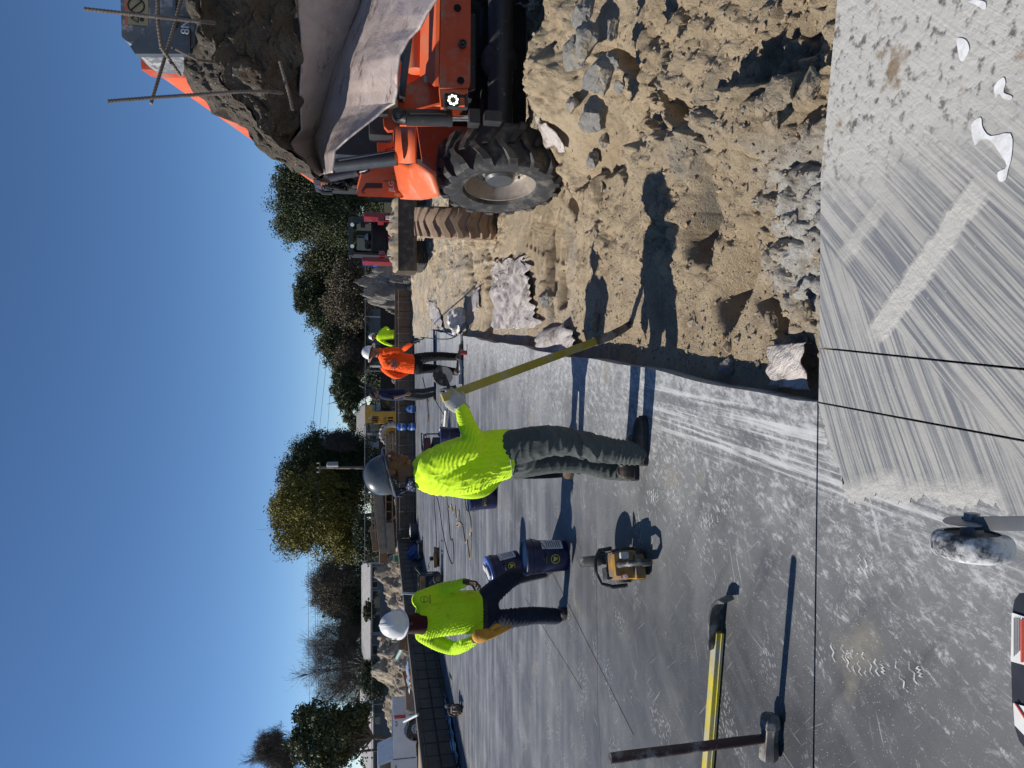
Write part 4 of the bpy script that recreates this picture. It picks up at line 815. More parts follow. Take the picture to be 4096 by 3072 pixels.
for k in range(7):
    p=[W(1285+rng.uniform(-10,20)+j*26,742+rng.uniform(-14,18),9.6+rng.uniform(-.3,.3)) for j in range(7)]; hs.tube([a.lerp(b,t) for a,b in zip(p,p[1:]) for t in (0,.5)]+[p[-1]],.022,6)
hs.tube([W(1268,745,9.6),W(1292,770,9.5),W(1330,772,9.5)],.03,8); tag(hs.build('hydraulic_hoses',STEEL_B,tel),None,None,None,'stuff')
m=MB(); m.tube([W(1262,742,9.3),W(1285,752,9.3),W(1288,735,9.3),W(1310,732,9.3)],.022,8); m.build('hose_bracket',CHROME,tel)
# cab on the far side, mostly hidden by the chunk
m=MB()
for x in (3.5,4.4):
    for y in (8.2,9.7): m.box((x,y,1.75),(.09,.09,1.6),None,.01)
m.box((3.95,8.95,2.55),(1.05,1.7,.1),None,.03); m.box((3.95,8.95,.95),(1.0,1.6,.35),None,.03); m.build('cab',STEEL_B,tel)
# three-stage boom and its head
def boom(T1,T0,wd,h,mat,nm,par=None,bev=.012):
    d=(T1-T0); a,b,dd=frame(d); mm=MB(); c0=T0-a*wd/2-b*h/2; c1=T1-a*wd/2-b*h/2; mm.beam(c0,c1,wd,h,V((0,0,1)),bev); return mm.build(nm,mat,tel,30)
T0=W(1290,758,10.6); T1=W(606,282,5.75)
d=(T1-T0).normalized(); aa,bb,_=frame(d)
boom(T1,T0,.34,.44,OR_P,'boom'); boom(T1+d*.10+bb*.035+aa*.03,T1-d*.08+bb*.035+aa*.03,.40,.51,OR_D,'boom_collar',None,.03)
boom(T1+d*.26-bb*.03-aa*.03,T1-d*.5-bb*.03-aa*.03,.28,.38,STEEL_B,'boom_section',None,.03); 
for q,Y_ in (((579,800,60,258),5.42),((542,800,60,237),5.18)): m=MB(); pbox(m,*q,Y_,.13,.045); m.build('boom_collar',STEEL_B,tel,40)
m=MB(); poly(m,[(476,-160),(487,146),(500,160),(540,186),(800,200),(800,-160)],4.75,(.05,.5,0)); m.build('boom_head',GREY_M,tel,30)
m=MB(); poly(m,[(520,185),(600,110),(760,110),(760,215),(540,215)],4.72,(0,.05,0)); pbox(m,690,702,-160,110,4.7,.06,.005); pbox(m,700,760,60,68,4.7,.05); m.build('head_bracket',mk('steel_bluegrey',(.09,.1,.115),(.12,.13,.14),7,.5,.2,.2,40,.003,(.3,.3,.3),14,.6,.7,.6),tel,30)
m=MB(); pbox(m,507,592,-60,104,4.744,.004); o=m.build('warning_label',mk('label_tan',(.42,.35,.2),(.34,.29,.17),20,.6),tel,0)
m=MB(); pbox(m,500,512,-60,104,4.7425,.004); m.build('label_band',OR_P,tel,0)
m=MB(); tri=[(523,72),(553,88),(553,56)]
for k in range(3): p=W(*tri[k],4.738); q=W(*tri[(k+1)%3],4.738); m.beam(p,q,.004,.008,V((0,1,0)))
c=W(545,22,4.738); m.lathe([(.05,0),(.042,0),(.042,.003),(.05,.003),(.05,0)],c,(0,-1,0),24); m.beam(c+V((-.03,0,.03)),c+V((.03,0,-.03)),.004,.008,V((0,1,0))); pbox(m,540,572,62,66,4.738,.003); pbox(m,560,575,70,84,4.738,.003); m.build('label_symbol',PRINT,tel,0)
m=MB(); text(m,'8N',.07,W(742,108,4.70),(1,0,0),(0,0,1),.002); m.build('head_lettering',mk('decal_white2',(.75,.75,.75)),tel,0)
fk=MB()
for x in (2.55,3.3): fk.box((x,5.6,1.42),(.12,1.5,.05),None,.01); fk.box((x,6.3,1.85),(.1,.06,.9),None,.01)
fk.box((2.95,6.32,2.2),(1.2,.08,.12),None,.01); fk.box((2.95,6.32,1.6),(1.2,.08,.12),None,.01); fk.build('fork_carriage',STEEL_B,tel)

# ---------------------------------------------------------------- the lifted piece of slab
s=NT('broken_concrete'); v1=s.vor(38,out='Color'); v2=s.vor(38); n=s.noise(3.2,9,.68); peb=s.rng(s.math('ADD',v2,s.rng(s.noise(60,4),0,1,-.12,.12)),.22,.34,1,0); pick=s.math('MULTIPLY',s.rng(s.sep(v1)[0],.3,1.),s.rng(s.noise(2.4,5,.6),.45,.6))
col=s.mix(s.rng(n,.35,.65),(.085,.07,.055),(.16,.14,.118)); col=s.mix(s.math('MULTIPLY',peb,pick),col,(.40,.37,.32)); col=s.mix(s.math('MULTIPLY',s.rng(s.noise(2,6,.6,s.mapping((1,1,1),(0,0,0),(4,4,4))),.55,.62),.8),col,(.07,.05,.035))
h=s.math('ADD',s.math('MULTIPLY',peb,.35),s.noise(20,12,.74)); M_BROK=s.done(col,.9,0,s.bump(h,1.,.045),Specular_IOR_Level=.2)
s=NT('vapour_plastic'); n=s.noise(2.6,7,.6,s.mapping((1,1,1),(.3,.2,.7)),1.5); col=s.mix(s.rng(n,.38,.62),(.36,.29,.27),(.44,.37,.345)); col=s.mix(s.rng(s.noise(7,12,.78,s.mapping((1.,.5,1.4),(0,.4,.9))),.55,.64,0,.9),col,(.085,.06,.045))
h=s.math('ADD',s.math('MULTIPLY',s.noise(4,4,.6,s.mapping((1,1,1),(.5,.4,.2)),2.),1.),s.math('MULTIPLY',s.noise(16,8,.7),.6)); M_PLAS=s.done(col,s.rng(n,.35,.65,.24,.45),0,s.bump(h,.5,.02),Specular_IOR_Level=.5)
U=[(730,-60),(760,40),(790,100),(770,180),(740,250),(728,296),(785,385),(845,440),(905,440),(975,514),(1005,560),(1090,628),(1175,688),(1250,712)]
U2=[(800,-60),(806,60),(825,120),(850,190),(855,240),(868,300),(900,352),(940,400),(1000,440),(1040,500),(1080,545),(1140,600),(1210,650),(1264,708)]
L1=[(1180,-60),(1189,40),(1195,100),(1200,180),(1203,230),(1200,300),(1198,350),(1196,400),(1200,450),(1203,520),(1160,575),(1186,630),(1232,680),(1275,706)]
FL=[(1700,-60),(1640,20),(1580,100),(1519,185),(1480,230),(1441,282),(1410,345),(1394,384),(1365,430),(1343,477),(1328,530),(1316,570),(1311,600),(1312,690)]
L2=[(1790,-60),(1751,0),(1709,60),(1685,111),(1640,157),(1600,222),(1592,300),(1593,361),(1584,417),(1543,440),(1470,500),(1400,555),(1342,605),(1330,692)]
chk=thing('concrete_chunk','broken slab chunk with plastic underside and rebar ends lifted by the orange telehandler','concrete chunk',(2.4,4.9,1.3))
def rough(P,amp,fr,seed,edge=0):
    out=[]
    for r in P:
        q=[]
        for p in r:
            nz=mnoise.fractal(p*fr+V((seed,0,0)),.7,2.1,5); n2=mnoise.noise_vector(p*fr*1.7+V((0,seed,0))); q.append(p+n2*amp*.7+V((-.4,-.9,.2))*nz*amp)
        out.append(q)
    return out
def strip(A,B,YA,YB,nu=110,nv=26,bulge=0.):
    rows=[]; n=len(A)
    for i in range(nu):
        t=i/(nu-1)*(n-1); k=min(int(t),n-2); f=t-k; a=W(A[k][0]+(A[k+1][0]-A[k][0])*f,A[k][1]+(A[k+1][1]-A[k][1])*f,YA(t)); b=W(B[k][0]+(B[k+1][0]-B[k][0])*f,B[k][1]+(B[k+1][1]-B[k][1])*f,YB(t))
        rows.append([a.lerp(b,j/(nv-1))+V((-.3,-1,0))*bulge*math.sin(math.pi*j/(nv-1)) for j in range(nv)])
    return rows
FG=[(a[0]+(b[0]-a[0])*.55,a[1]+(b[1]-a[1])*.55) for a,b in zip(L1,FL)]
yf=lambda t:4.45+.06*t; yu=lambda t:yf(t)+.12; yfl=lambda t:yf(t)+.5; yl2=lambda t:yf(t)-.58
m=MB(); m.grid(rough(strip(U,U2,yu,lambda t:yf(t)-.1,170,22,.02),.05,5.5,3)); m.grid(rough(strip(U2,L1,lambda t:yf(t)-.1,lambda t:yf(t)+.2,170,70,.04),.085,4.2,3)); 
back=[[ (p+V((.25,1.0,-.12))*k) for k in (0,.5,1)] for p in [r[0] for r in rough(strip(U,U2,yu,lambda t:yf(t)-.1,170,22,.02),.05,5.5,3)]]; m.grid(back); m.build('broken_face',M_BROK,chk,40)
m=MB(); A=rough(strip(L1,FG,lambda t:yf(t)+.2,yfl,120,30,.03),.009,4,8); B=rough(strip(FG,L2,yfl,yl2,120,36,.03),.009,4,8); m.grid(A); m.grid(B); o=m.build('plastic_lining',M_PLAS,chk,70); sd=o.modifiers.new('s','SOLIDIFY'); sd.thickness=.012
m=MB(); m.grid([[r[-1]+V((0,.012,-.004)),r[-1]+V((.06,.45,.06)),back[int(i*169/119)][-1]] for i,r in enumerate(A)]); m.build('back_face',M_BROK,chk,60)
RB=mk('rebar_rust',(.16,.135,.12),(.11,.09,.08),14,.65,.3,.4,90,.003,(.3,.25,.2),9,.55,.7,.6)
def rebar(pts,r=.0085,step=.016):
    m=MB(); P=[V(p) for p in pts]; m.tube(P,r,9); 
    for a,b in zip(P,P[1:]):
        d=(b-a); n=int(d.length/step); q,w_,dd=frame(d)
        for i in range(n):
            c=a+d*(i/n); tl=dd*.0035; ring_=[c+(q*math.cos(k*math.pi/4)+w_*math.sin(k*math.pi/4))*r*1.22+dd*.004*math.cos(k*math.pi/4) for k in range(8)]; m.loft([[p-tl for p in ring_],[p+tl for p in ring_]])
    return m.build('rebar',RB,chk,40)
rebar([W(340,36,3.9),W(560,60,3.92),W(800,86,3.98),W(860,92,4.2)]); rebar([W(433,405,4.1),W(620,390,4.12),W(800,378,4.15),W(960,366,4.17),W(1080,366,4.22),W(1130,372,4.35)]); rebar([W(604,412,4.35),W(690,130,4.3),W(730,-20,4.3),W(745,-80,4.3)]); rebar([W(630,-60,4.2),W(632,90,4.2),W(645,190,4.25),W(720,300,4.4)],.0095); rebar([W(690,190,4.3),W(790,240,4.2),W(860,250,4.3)],.006); rebar([W(1120,250,4.25),W(1160,390,4.3),W(1170,440,4.3)],.008)

# ---------------------------------------------------------------- red track loader coming down the dirt
RED=mk('red_paint',(.20,.018,.028),(.15,.014,.022),6,.4,0,.1,40,.003,(.3,.24,.2),6,.55,.72,.6); GLASS=NT('cab_glass'); GLASS=GLASS.done((.03,.035,.035),.06,Specular_IOR_Level=.8); BUCK=mk('bucket_steel',(.075,.052,.035),(.055,.04,.028),8,.6,.2,.4,40,.004,(.2,.15,.1),5,.5,.68,.8)
tl=thing('track_loader','dark red compact track loader carrying soil in its raised bucket','track loader',(4.3,21.5,.05)); Yl=20.3
def PBs(px0,px1,py0,py1,Y,dep,mat,nm,root,bev=.02): m=MB(); pbox(m,px0,px1,py0,py1,Y,dep,bev); return m.build(nm,mat,root,40)
m=MB(); a=W(1600,1082,Yl-.4); b=W(1668,786,Yl-.4); zt,zb=W(1590,900,Yl-.4).z,W(1668,900,Yl-.4).z
m.prism([(a.x,Yl-.4,zb),(a.x,Yl-.45,zb+.05),(a.x,Yl-.32,zt),(a.x,Yl+.4,zt+.05),(a.x,Yl+.55,zb+.2),(a.x,Yl+.3,zb)],(b.x-a.x,0,0)); m.build('bucket',BUCK,tl,20)
s_=[];
for i in range(60):
    r=[]
    for j in range(14):
        x=a.x+(b.x-a.x)*i/59; y=Yl-.38+.85*j/13; e=max(0,math.sin(math.pi*j/13))**.5*max(0,math.sin(math.pi*i/59))**.3; r.append(V((x,y,zt-.02+.22*e+.16*mnoise.fractal(V((x*4,y*4,0)),.8,2,5)*e)))
    s_.append(r)
m=MB(); m.grid(s_); tag(m.build('soil',M_CLOD,tl,60),None,None,None)
m=MB()
for q in ((1394,1412,868,1022),(1412,1540,868,880),(1412,1540,1008,1022),(1484,1492,880,1008)): pbox(m,*q,Yl+.9,.12,.02)
pbox(m,1394,1400,872,1018,Yl+.95,.8,.01); pbox(m,1400,1545,868,872,Yl+1.,.7); pbox(m,1400,1545,1014,1018,Yl+1.,.7); pbox(m,1490,1580,878,1012,Yl+1.25,.9,.03); m.build('cab',STEEL_B,tl,40)
PBs(1427,1484,895,1002,Yl+2.3,.02,GLASS,'rear_window',tl,0)
for py in (899,985): m=MB(); p=W(1409,py,Yl+.895); m.cone(p,p+V((0,-.01,0)),.055,.055,16); m.build('headlight',CHROME,tl)
PBs(1450,1582,1026,1050,Yl+.2,.7,RED,'loader_arm',tl,.03)
PBs(1455,1575,846,872,Yl+.2,.7,RED,'loader_arm',tl,.03); PBs(1516,1540,1002,1026,Yl+.1,.5,RED,'arm_bracket',tl); PBs(1512,1536,858,886,Yl+.1,.5,RED,'arm_bracket',tl); PBs(1440,1460,860,872,Yl+1.6,.4,RED,'arm_bracket',tl)
m=MB(); pbox(m,1553,1582,890,1010,Yl+.1,.25,.02)
for k in range(4): p=W(1560,908+k*19,Yl+.07); m.ell(p,(.06,.03,.05))
m.build('quick_coupler',RED,tl)
for q in ((1549,1574,1008,1022),(1543,1566,862,878)): PBs(*q,Yl+.04,.06,mk('lamp_lens',(.8,.8,.74),rough=.25) ,'work_lamp',tl,.015)
for q in ((958,1056),(795,868)): 
    m=MB(); pbox(m,1640,1709,q[0],q[1],Yl+.55,1.8,.12)
    for k in range(5): pbox(m,1652+k*11,1657+k*11,q[0]-2,q[1]+2,Yl+.5,.06)
    m.build('crawler_track',RUB,tl,40)
# operator: seated person seen through the open front
op=thing('person','operator in white cap seated inside the dark red track loader','person',W(1570,955,Yl+1.6)); Yo_=Yl+1.55
b=MB(); hc=W(1478,948,Yo_); ax=head_axes((.1,-1,-.15)); head(b,hc,ax); cs=W(1530,952,Yo_)
b.tube([hc-V((0,0,.08)),W(1500,950,Yo_)],.055,10); fv_=V((0,-1,0)); lv=V((1,0,0))
b.loft([ring(W(px,951,Yo_),fv_,lv,a_,w_) for px,a_,w_ in ((1500,.08,.08),(1508,.11,.17),(1530,.13,.19),(1562,.13,.17),(1585,.14,.18))])
for k in (1,-1):
    s0=W(1510,951,Yo_)+V((k*.17,0,0)); limb(b,[s0,s0+V((k*.05,-.1,-.26)),s0+V((-k*.02,-.34,-.3))],[.065,.05,.038]); limb(b,[W(1585,951,Yo_)+V((k*.1,0,0)),W(1585,951,Yo_)+V((k*.14,-.42,.03)),W(1585,951,Yo_)+V((k*.14,-.48,-.4))],[.09,.075,.055])
    hand(b,s0+V((-k*.02,-.34,-.3)),(0,-1,-.2),(0,0,-1),curl=(.7,.7,.7,.7))
put(fuse(b,'body',.01,3),'body',BLACKP,op)
m=MB(); m.lathe([(1,-.01)]+[(math.cos(t*math.pi/16),.1*math.sin(t*math.pi/16)) for t in range(9)],hc+V((0,0,.05)),(0,0,1),20,.1,.12); m.prism([hc+V((x,-.1-y,.05)) for x,y in ((-.08,0),(-.05,.07),(.05,.07),(.08,0))],(0,0,.01)); m.build('cap',H_WHITE,op)
# ---------------------------------------------------------------- tools and gear
YEL=mk('bar_yellow',(.55,.46,.05),(.44,.36,.04),5,.6,0,.3,60,.003,(.34,.34,.30),7,.47,.62,.9); YEL_O=mk('bar_olive',(.36,.30,.035),(.27,.225,.03),4,.55,0,.3,60,.003,(.3,.3,.27),5,.52,.66,.8); BLADE=mk('blade_steel',(.10,.10,.10),(.06,.06,.062),10,.5,.4,.6,70,.004,(.36,.36,.35),9,.5,.64,.8)
MAC_Y=mk('tool_yellow',(.42,.21,.012),(.33,.155,.01),5,.5,0,.2,60,.003,(.12,.105,.085),7,.4,.55,.92); PLB=mk('tool_black',(.02,.02,.021),(.035,.035,.036),9,.6,0,.3,70,.003,(.3,.3,.29),9,.55,.68,.8); WHT=mk('dusty_white',(.55,.54,.52),(.42,.41,.4),8,.7)
pb=thing('pry_bar','long olive-yellow bar with curved black blade, gripped by the grey-helmeted worker','pry bar',G(2570,1240,-.2))
p0=W(1768,1592,4.18); p1=W(2452,1340,4.72); m=MB(); m.beam(p0,p1,.052,.022,V((0,-1,.25)),.004); m.build('shaft',YEL_O,pb)
P=[W(2380,1366,4.66),W(2440,1344,4.71),W(2490,1318,4.75),W(2528,1292,4.79),W(2553,1264,4.82),W(2572,1238,4.85)]
rr=[]; wv=V((0,-1,.25))
for i,p in enumerate(P):
    d=(P[min(i+1,5)]-P[max(i-1,0)]).normalized(); a=d.cross(wv).normalized(); b=a.cross(d); wd=(.031,.03,.027,.024,.02,.013)[i]; th=(.016,.015,.012,.01,.008,.004)[i]; rr.append([p+a*wd+b*th,p-a*wd+b*th,p-a*wd-b*th,p+a*wd-b*th])
m=MB(); m.loft(rr); m.build('blade',BLADE,pb,50)
# spare bar lying on the slab
sb=thing('pry_bar','worn yellow bar with curled steel blade lying on the slab under the sledgehammer','pry bar',G(2892,2800))
a=G(2846,3110); b=G(2892,2522); up=V((0,0,.028)); m=MB(); m.beam(a+up,b+up,.05,.036,V((0,0,1)),.005); m.beam(a+up*.6-V((.0,.0,0)),b+up*.6,.064,.012,V((0,0,1))); m.build('shaft',YEL,sb)
dr=(b-a).normalized(); sd=V((dr.y,-dr.x,0)); rr=[]
for t,s_,ht,dx,dy in ((-.09,.0,.034,1,0),(.03,.0,.042,1,0),(.10,.003,.043,1,.12),(.15,.016,.042,.9,.45),(.185,.045,.04,.55,.85),(.203,.08,.036,.25,1),(.212,.118,.028,.2,1)):
    tn=(dr*dx+sd*dy).normalized(); n_=V((-tn.y,tn.x,0)); c=b+dr*t+sd*s_+V((0,0,.047)); th=.008 if s_<.1 else .003; u_=(V((0,0,1))-n_*.35).normalized(); rr.append([c+u_*ht+n_*th,c-u_*ht+n_*th,c-u_*ht-n_*th,c+u_*ht-n_*th])
m=MB(); m.loft(rr); m.build('blade',BLADE,sb,50)
# sledgehammer on its head
sh_=thing('sledgehammer','dusty sledgehammer standing on its head with dark red handle upright','sledgehammer',G(3112,2955)); m=MB()
hc0=W(3076,2850,2.72); c0=G(3118,2860)+V((0,0,.043)); c1=G(3108,3035)+V((0,0,.043)); ax_=(c1-c0).normalized(); 
m.lathe([(0,0),(.036,0),(.042,.01),(.043,.045),(.037,.055),(.036,.085),(.036,.115),(.043,.145),(.043,.178),(.036,.19),(0,.19)],c0,ax_,8); m.build('head',mk('hammer_steel',(.10,.095,.09),(.07,.067,.064),12,.55,.3,.5,70,.004,(.30,.29,.28),11,.5,.64,.85),sh_,30)
hb_=c0.lerp(c1,.5); m=MB(); top=W(2441,3033,2.72); m.tube([hb_,hb_.lerp(top,.2),hb_.lerp(top,.5),hb_.lerp(top,.93),top],[.018,.021,.020,.022,.0205],14); m.build('handle',mk('handle_maroon',(.05,.013,.014),(.022,.018,.018),4,.5,0,.3,60,.003,(.33,.32,.31),6,.52,.66,.9),sh_)
# cut-off saws
def saw(label,loc,rot,tilt=0.,group='cut-off saws on the slab'):
    r=thing('cutoff_saw',label,'cut-off saw',loc,rot,group,False); r.rotation_euler=(tilt,0,rot)
    def bd(mb,nm,mat,par=r,sm=40): return mb.build(nm,mat,par,sm)
    m=MB(); m.box((0,.16,.15),(.2,.27,.17),None,.035); m.box((.0,.10,.245),(.16,.16,.06),None,.03); m.box((-.02,.05,.08),(.17,.12,.08),None,.02); bd(m,'engine_cover',MAC_Y)
    m=MB(); m.box((0,.17,.06),(.22,.3,.06),None,.02); m.box((.0,.3,.16),(.19,.06,.15),None,.025); m.box((-.05,.24,.262),(.09,.1,.05),None,.02); m.box((.11,.15,.15),(.02,.2,.12),None,.008); m.lathe([(.05,0),(.05,.02),(0,.022)],(-.1,.16,.15),(-1,0,0),16); bd(m,'crankcase',PLB)
    m=MB(); P=[(-.14,.3,.08),(-.145,.31,.2),(-.12,.32,.29),(-.04,.325,.325),(.05,.325,.325),(.12,.32,.28),(.13,.31,.18)]; m.tube(P,.016,10); bd(m,'front_handle',PLB)
    m=MB(); m.tube([(0,.02,.24),(0,-.08,.245),(0,-.17,.2),(0,-.2,.12),(0,-.14,.06),(0,.0,.06)],[.026,.022,.022,.022,.024,.026],10); bd(m,'rear_handle',PLB)
    m=MB(); m.lathe([(.021,0),(.021,.025),(0,.028)],(-.075,.02,.2),(-.4,-.8,.3),16); bd(m,'fuel_cap',mk('cap_red',(.35,.08,.05),(.5,.5,.48),6,.5))
    m=MB(); m.box((.06,.02,.2),(.05,.08,.07),None,.02); bd(m,'air_cover',WHT)
    m=MB(); m.box((.09,.42,.17),(.035,.3,.07),None,.015); m.cone((.06,.56,.18),(.12,.56,.18),.035,.035,16); bd(m,'drive_arm',PLB)
    m=MB(); m.lathe([(0,-.002),(.17,-.002),(.175,0),(.17,.002),(0,.002)],(.055,.56,.18),(1,0,0),40)
    for k in range(24):
        a=2*math.pi*k/24; m.box((.055,.56+math.cos(a)*.174,.18+math.sin(a)*.174),(.0045,.018,.018),Matrix.Rotation(a,3,'X'))
    bd(m,'blade',mk('saw_blade',(.5,.49,.46),(.4,.39,.37),9,.7,0))
    m=MB(); ring_=[]
    for k in range(15):
        a=R(-10)+R(200)*k/14; c=V((.055,.56,.18)); ds=V((0,math.cos(a),math.sin(a))); ring_.append([c+ds*.05+V((-.03,0,0)),c+ds*.19+V((-.035,0,0)),c+ds*.2,c+ds*.19+V((.035,0,0)),c+ds*.05+V((.03,0,0))])
    m.loft(ring_); bd(m,'blade_guard',PLB); return r
base=G(2598,2252); saw('yellow and black cut-off saw on the slab right behind the spare bar',base,R(17)).scale=(.88,.88,.80)
saw('small far cut-off saw with yellow body alone near the left form wall',G(1850,2838),R(20)).scale=(.8,.8,.75)
saw('cut-off saw with pale toothed blade raised, behind the gloved hand on the bar',G(1852,1604),R(-78),.35)
# buckets
BLU=mk('bucket_blue',(.009,.015,.07),(.007,.011,.052),6,.38,0,.1,40,.002,(.2,.22,.3),9,.6,.74,.5); LABEL=NT('bucket_label'); _b=LABEL.n('ShaderNodeTexBrick'); LABEL.l(LABEL.mapping((1,1,1)),_b.inputs[0]); LABEL=LABEL.done((.62,.66,.68),.6); LINE=mk('label_print',(.12,.14,.18),rough=.7)
def bucket(label,loc,group,rot=0,tilt=(0,0),lab=True,lidcol=None,word=None):
    r=thing('bucket',label,'bucket',loc,0,group,False); r.rotation_euler=(tilt[0],tilt[1],rot); h=.37
    m=MB(); m.lathe([(0,.0),(.128,0),(.131,.01),(.146,.30),(.153,.302),(.153,.315),(.147,.317),(.147,.33),(.153,.332),(.153,.36),(.149,.372),(.143,.37),(.14,.36),(0,.352)],(0,0,0),(0,0,1),36); m.build('pail',BLU,r,30)
    m=MB(); m.lathe([(.155,.346),(.158,.35),(.158,.372),(.15,.378),(.14,.366),(0,.366)],(0,0,0),(0,0,1),36); m.build('lid',lidcol or BLU,r,30)
    m=MB(); pts=[]
    for k in range(13):
        a=math.pi*k/12; q=V((math.cos(a)*.158,-math.sin(a)*.17,.33-math.sin(a)*.13)); pts.append(q)
    m.tube(pts,.003,6); m.tube([pts[6]+V((-.05,.0,.002)),pts[6]+V((.05,0,.002))],.009,8); m.build('handle',STEEL_B,r)
    def wrap(x0,x1,z0,z1,rr):
        g_=[]
        for i in range(13):
            a=x0+(x1-x0)*i/12; g_.append([V((math.cos(a)*(rr+.05*z_),math.sin(a)*(rr+.05*z_),z_)) for z_ in (z0,z1)])
        return g_
    if lab:
        m=MB(); m.grid(wrap(R(-62),R(-8),.05,.24,.1335)); lb=m.build('label',LABEL,r,60)
        for k in range(7): m=MB(); m.grid(wrap(R(-56),R(-16-5*(k%3)),.075+.019*k,.083+.019*k,.1345)); m.build('text_line',LINE,lb,60)
        m=MB(); c=V((math.cos(R(-98))*.141,math.sin(R(-98))*.141,.13)); n=V((math.cos(R(-98)),math.sin(R(-98)),0)); tn=V((-n.y,n.x,0)); yl=mk('emblem_yellow',(.6,.48,.05),rough=.5) if 'emblem_yellow' not in bpy.data.materials else bpy.data.materials['emblem_yellow']
        m.lathe([(.034,0),(.04,0),(.04,.003),(.034,.003)],c,n,24); 
        for q,rd in (((.0,.0),.014),((-.012,.010),.01),((.012,.006),.011),((.004,-.014),.009)): m.lathe([(rd,0),(rd,.003),(0,.0035)],c+tn*q[0]+V((0,0,q[1])),n,12)
        m.build('emblem',yl,r,0)
        m=MB()
        for z_ in (.205,.195): m.beam(c+tn*-.03+V((0,0,z_-.13)),c+tn*.03+V((0,0,z_-.13)),.006,.006,n)
        m.build('emblem_words',yl,r,0)
    if word:
        m=MB(); vs,fs=text_mesh(None,word,.05,.001); vv=[]
        for p in vs:
            a=R(-72)+p.x/.145; rr=.1355+.05*.2+p.z; vv.append((math.cos(a)*rr,math.sin(a)*rr,.17+p.y))
        m.add(vv,fs); m.build('lettering',bpy.data.materials['emblem_yellow'],r,0)
    return r
bucket('dark blue bucket with white label and yellow emblem in front of the leaning bucket',G(2262,2222),'blue buckets on the slab',R(12))
LIDB=mk('lid_blue',(.05,.11,.36),(.04,.09,.3),6,.4,0,.1,40,.002,(.5,.52,.55),6,.6,.7,.6)
bk=bucket('leaning dark blue bucket with bright blue lid behind the upright bucket',G(2085,2245)+V((0,0,.03)),'blue buckets on the slab',R(15),(R(4),R(-13)),True,LIDB)
m=MB(); m.box((-.03,-.02,.385),(.12,.1,.02),Matrix.Rotation(.4,3,'Z'),.008); m.box((.03,.05,.39),(.09,.07,.02),Matrix.Rotation(1.,3,'Z'),.008); o=m.build('crumpled_paper',WHT,None,30); o.matrix_world=Matrix.Translation(bk.location)@bk.rotation_euler.to_matrix().to_4x4(); tag(o,'crumpled white paper lying on the lid of the leaning bucket','paper')
bucket('blue bucket with yellow lettering on the slab left of the bent-over worker',G(1983,1995),'blue buckets on the slab',R(0),(0,0),False,None,'SPECCHEM')
bucket('dark bucket half hidden beyond the lime sleeve of the levering worker',G(1838,1738),'blue buckets on the slab',0,(0,0),False)
# blue water jugs by the far form wall
JUG=NT('jug_blue'); JUG=JUG.done((.03,.10,.34),.2,Specular_IOR_Level=.6); BAND_W=mk('jug_label',(.5,.58,.66),rough=.4)
def jug(label,x,y,z,g_):
    r=thing('water_jug',label,'water jug',(x,y,z),0,g_,False); m=MB(); m.lathe([(0,0),(.12,0),(.135,.02),(.135,.1),(.128,.11),(.135,.12),(.135,.2),(.128,.21),(.135,.22),(.13,.27),(.08,.32),(.035,.335),(.035,.37),(0,.372)],(0,0,0),(0,0,1),24); m.build('bottle',JUG,r,35)
    m=MB(); m.lathe([(.1365,.13),(.1365,.19)],(0,0,0),(0,0,1),24); m.v=[v for v in m.v]; m.build('label',BAND_W,r,35)
jy=lambda x:28.25+(x-3.7)*.173-.55
q=G(1651,1629); q.y=jy(q.x); jug('single blue water jug near the navy-shirted man at the form wall',q.x,q.y,0,'blue water jugs'); q=G(1653,1697); q.y=jy(q.x); jug('lower blue water jug of the stacked pair at the form wall',q.x,q.y,0,'blue water jugs'); jug('upper blue water jug of the stacked pair at the form wall',q.x,q.y,.372,'blue water jugs')
# generators
def generator(label,loc,rot,tank,frame_m,body_m,wheel_=True):
    r=thing('generator',label,'generator',loc,rot,'portable generators on the slab',False)
    m=MB()
    for y in (-.24,.24):
        P=[(-.32,y,.06),(-.32,y,.5),(-.28,y,.55),(.28,y,.55),(.32,y,.5),(.32,y,.06)]; m.tube(P,.016,8)
    for x,z in ((-.32,.07),(.32,.07),(-.28,.55),(.28,.55),(-.32,.3)): m.tube([(x,-.24,z),(x,.24,z)],.016,8)
    m.tube([(.3,-.2,.5),(.45,-.2,.62),(.45,.2,.62),(.3,.2,.5)],.013,8); m.build('frame',frame_m,r)
    m=MB(); m.box((0,0,.47),(.5,.4,.13),None,.045); m.lathe([(.035,0),(.035,.03),(0,.032)],(0.08,0,.535),(0,0,1),14); m.build('fuel_tank',tank,r)
    m=MB(); m.box((-.12,0,.24),(.32,.36,.28),None,.03); m.lathe([(.13,0),(.13,.05),(.1,.08),(0,.08)],(.1,-.16,.24),(0,-1,0),20); m.box((.16,.05,.24),(.22,.28,.26),None,.03); m.build('engine',body_m,r)
    m=MB(); m.box((-.13,-.19,.3),(.26,.02,.13),None,.005); m.build('control_panel',PLB,r)
    for k in range(3): m=MB(); m.cone((-.2+.07*k,-.2,.29),(-.2+.07*k,-.215,.29),.02,.02,12); m.build('outlet',WHT,r)
    if wheel_:
        for y in (-.29,.29): m=MB(); m.lathe([(.0,-.03),(.06,-.03),(.1,-.03),(.12,-.015),(.12,.015),(.1,.03),(.06,.03),(0,.03)],(.2,y,.12),(0,1,0),24); w_=m.build('wheel',RUB,r); m=MB(); m.lathe([(.06,-.034),(.045,-.036),(0,-.036)],(.2,y,.12),(0,1,0),20); m.build('hub',MAC_Y,w_)
    return r
generator('yellow-topped generator behind the lime worker near the buckets',G(1768,2345),R(10),MAC_Y,STEEL_B,PLB)
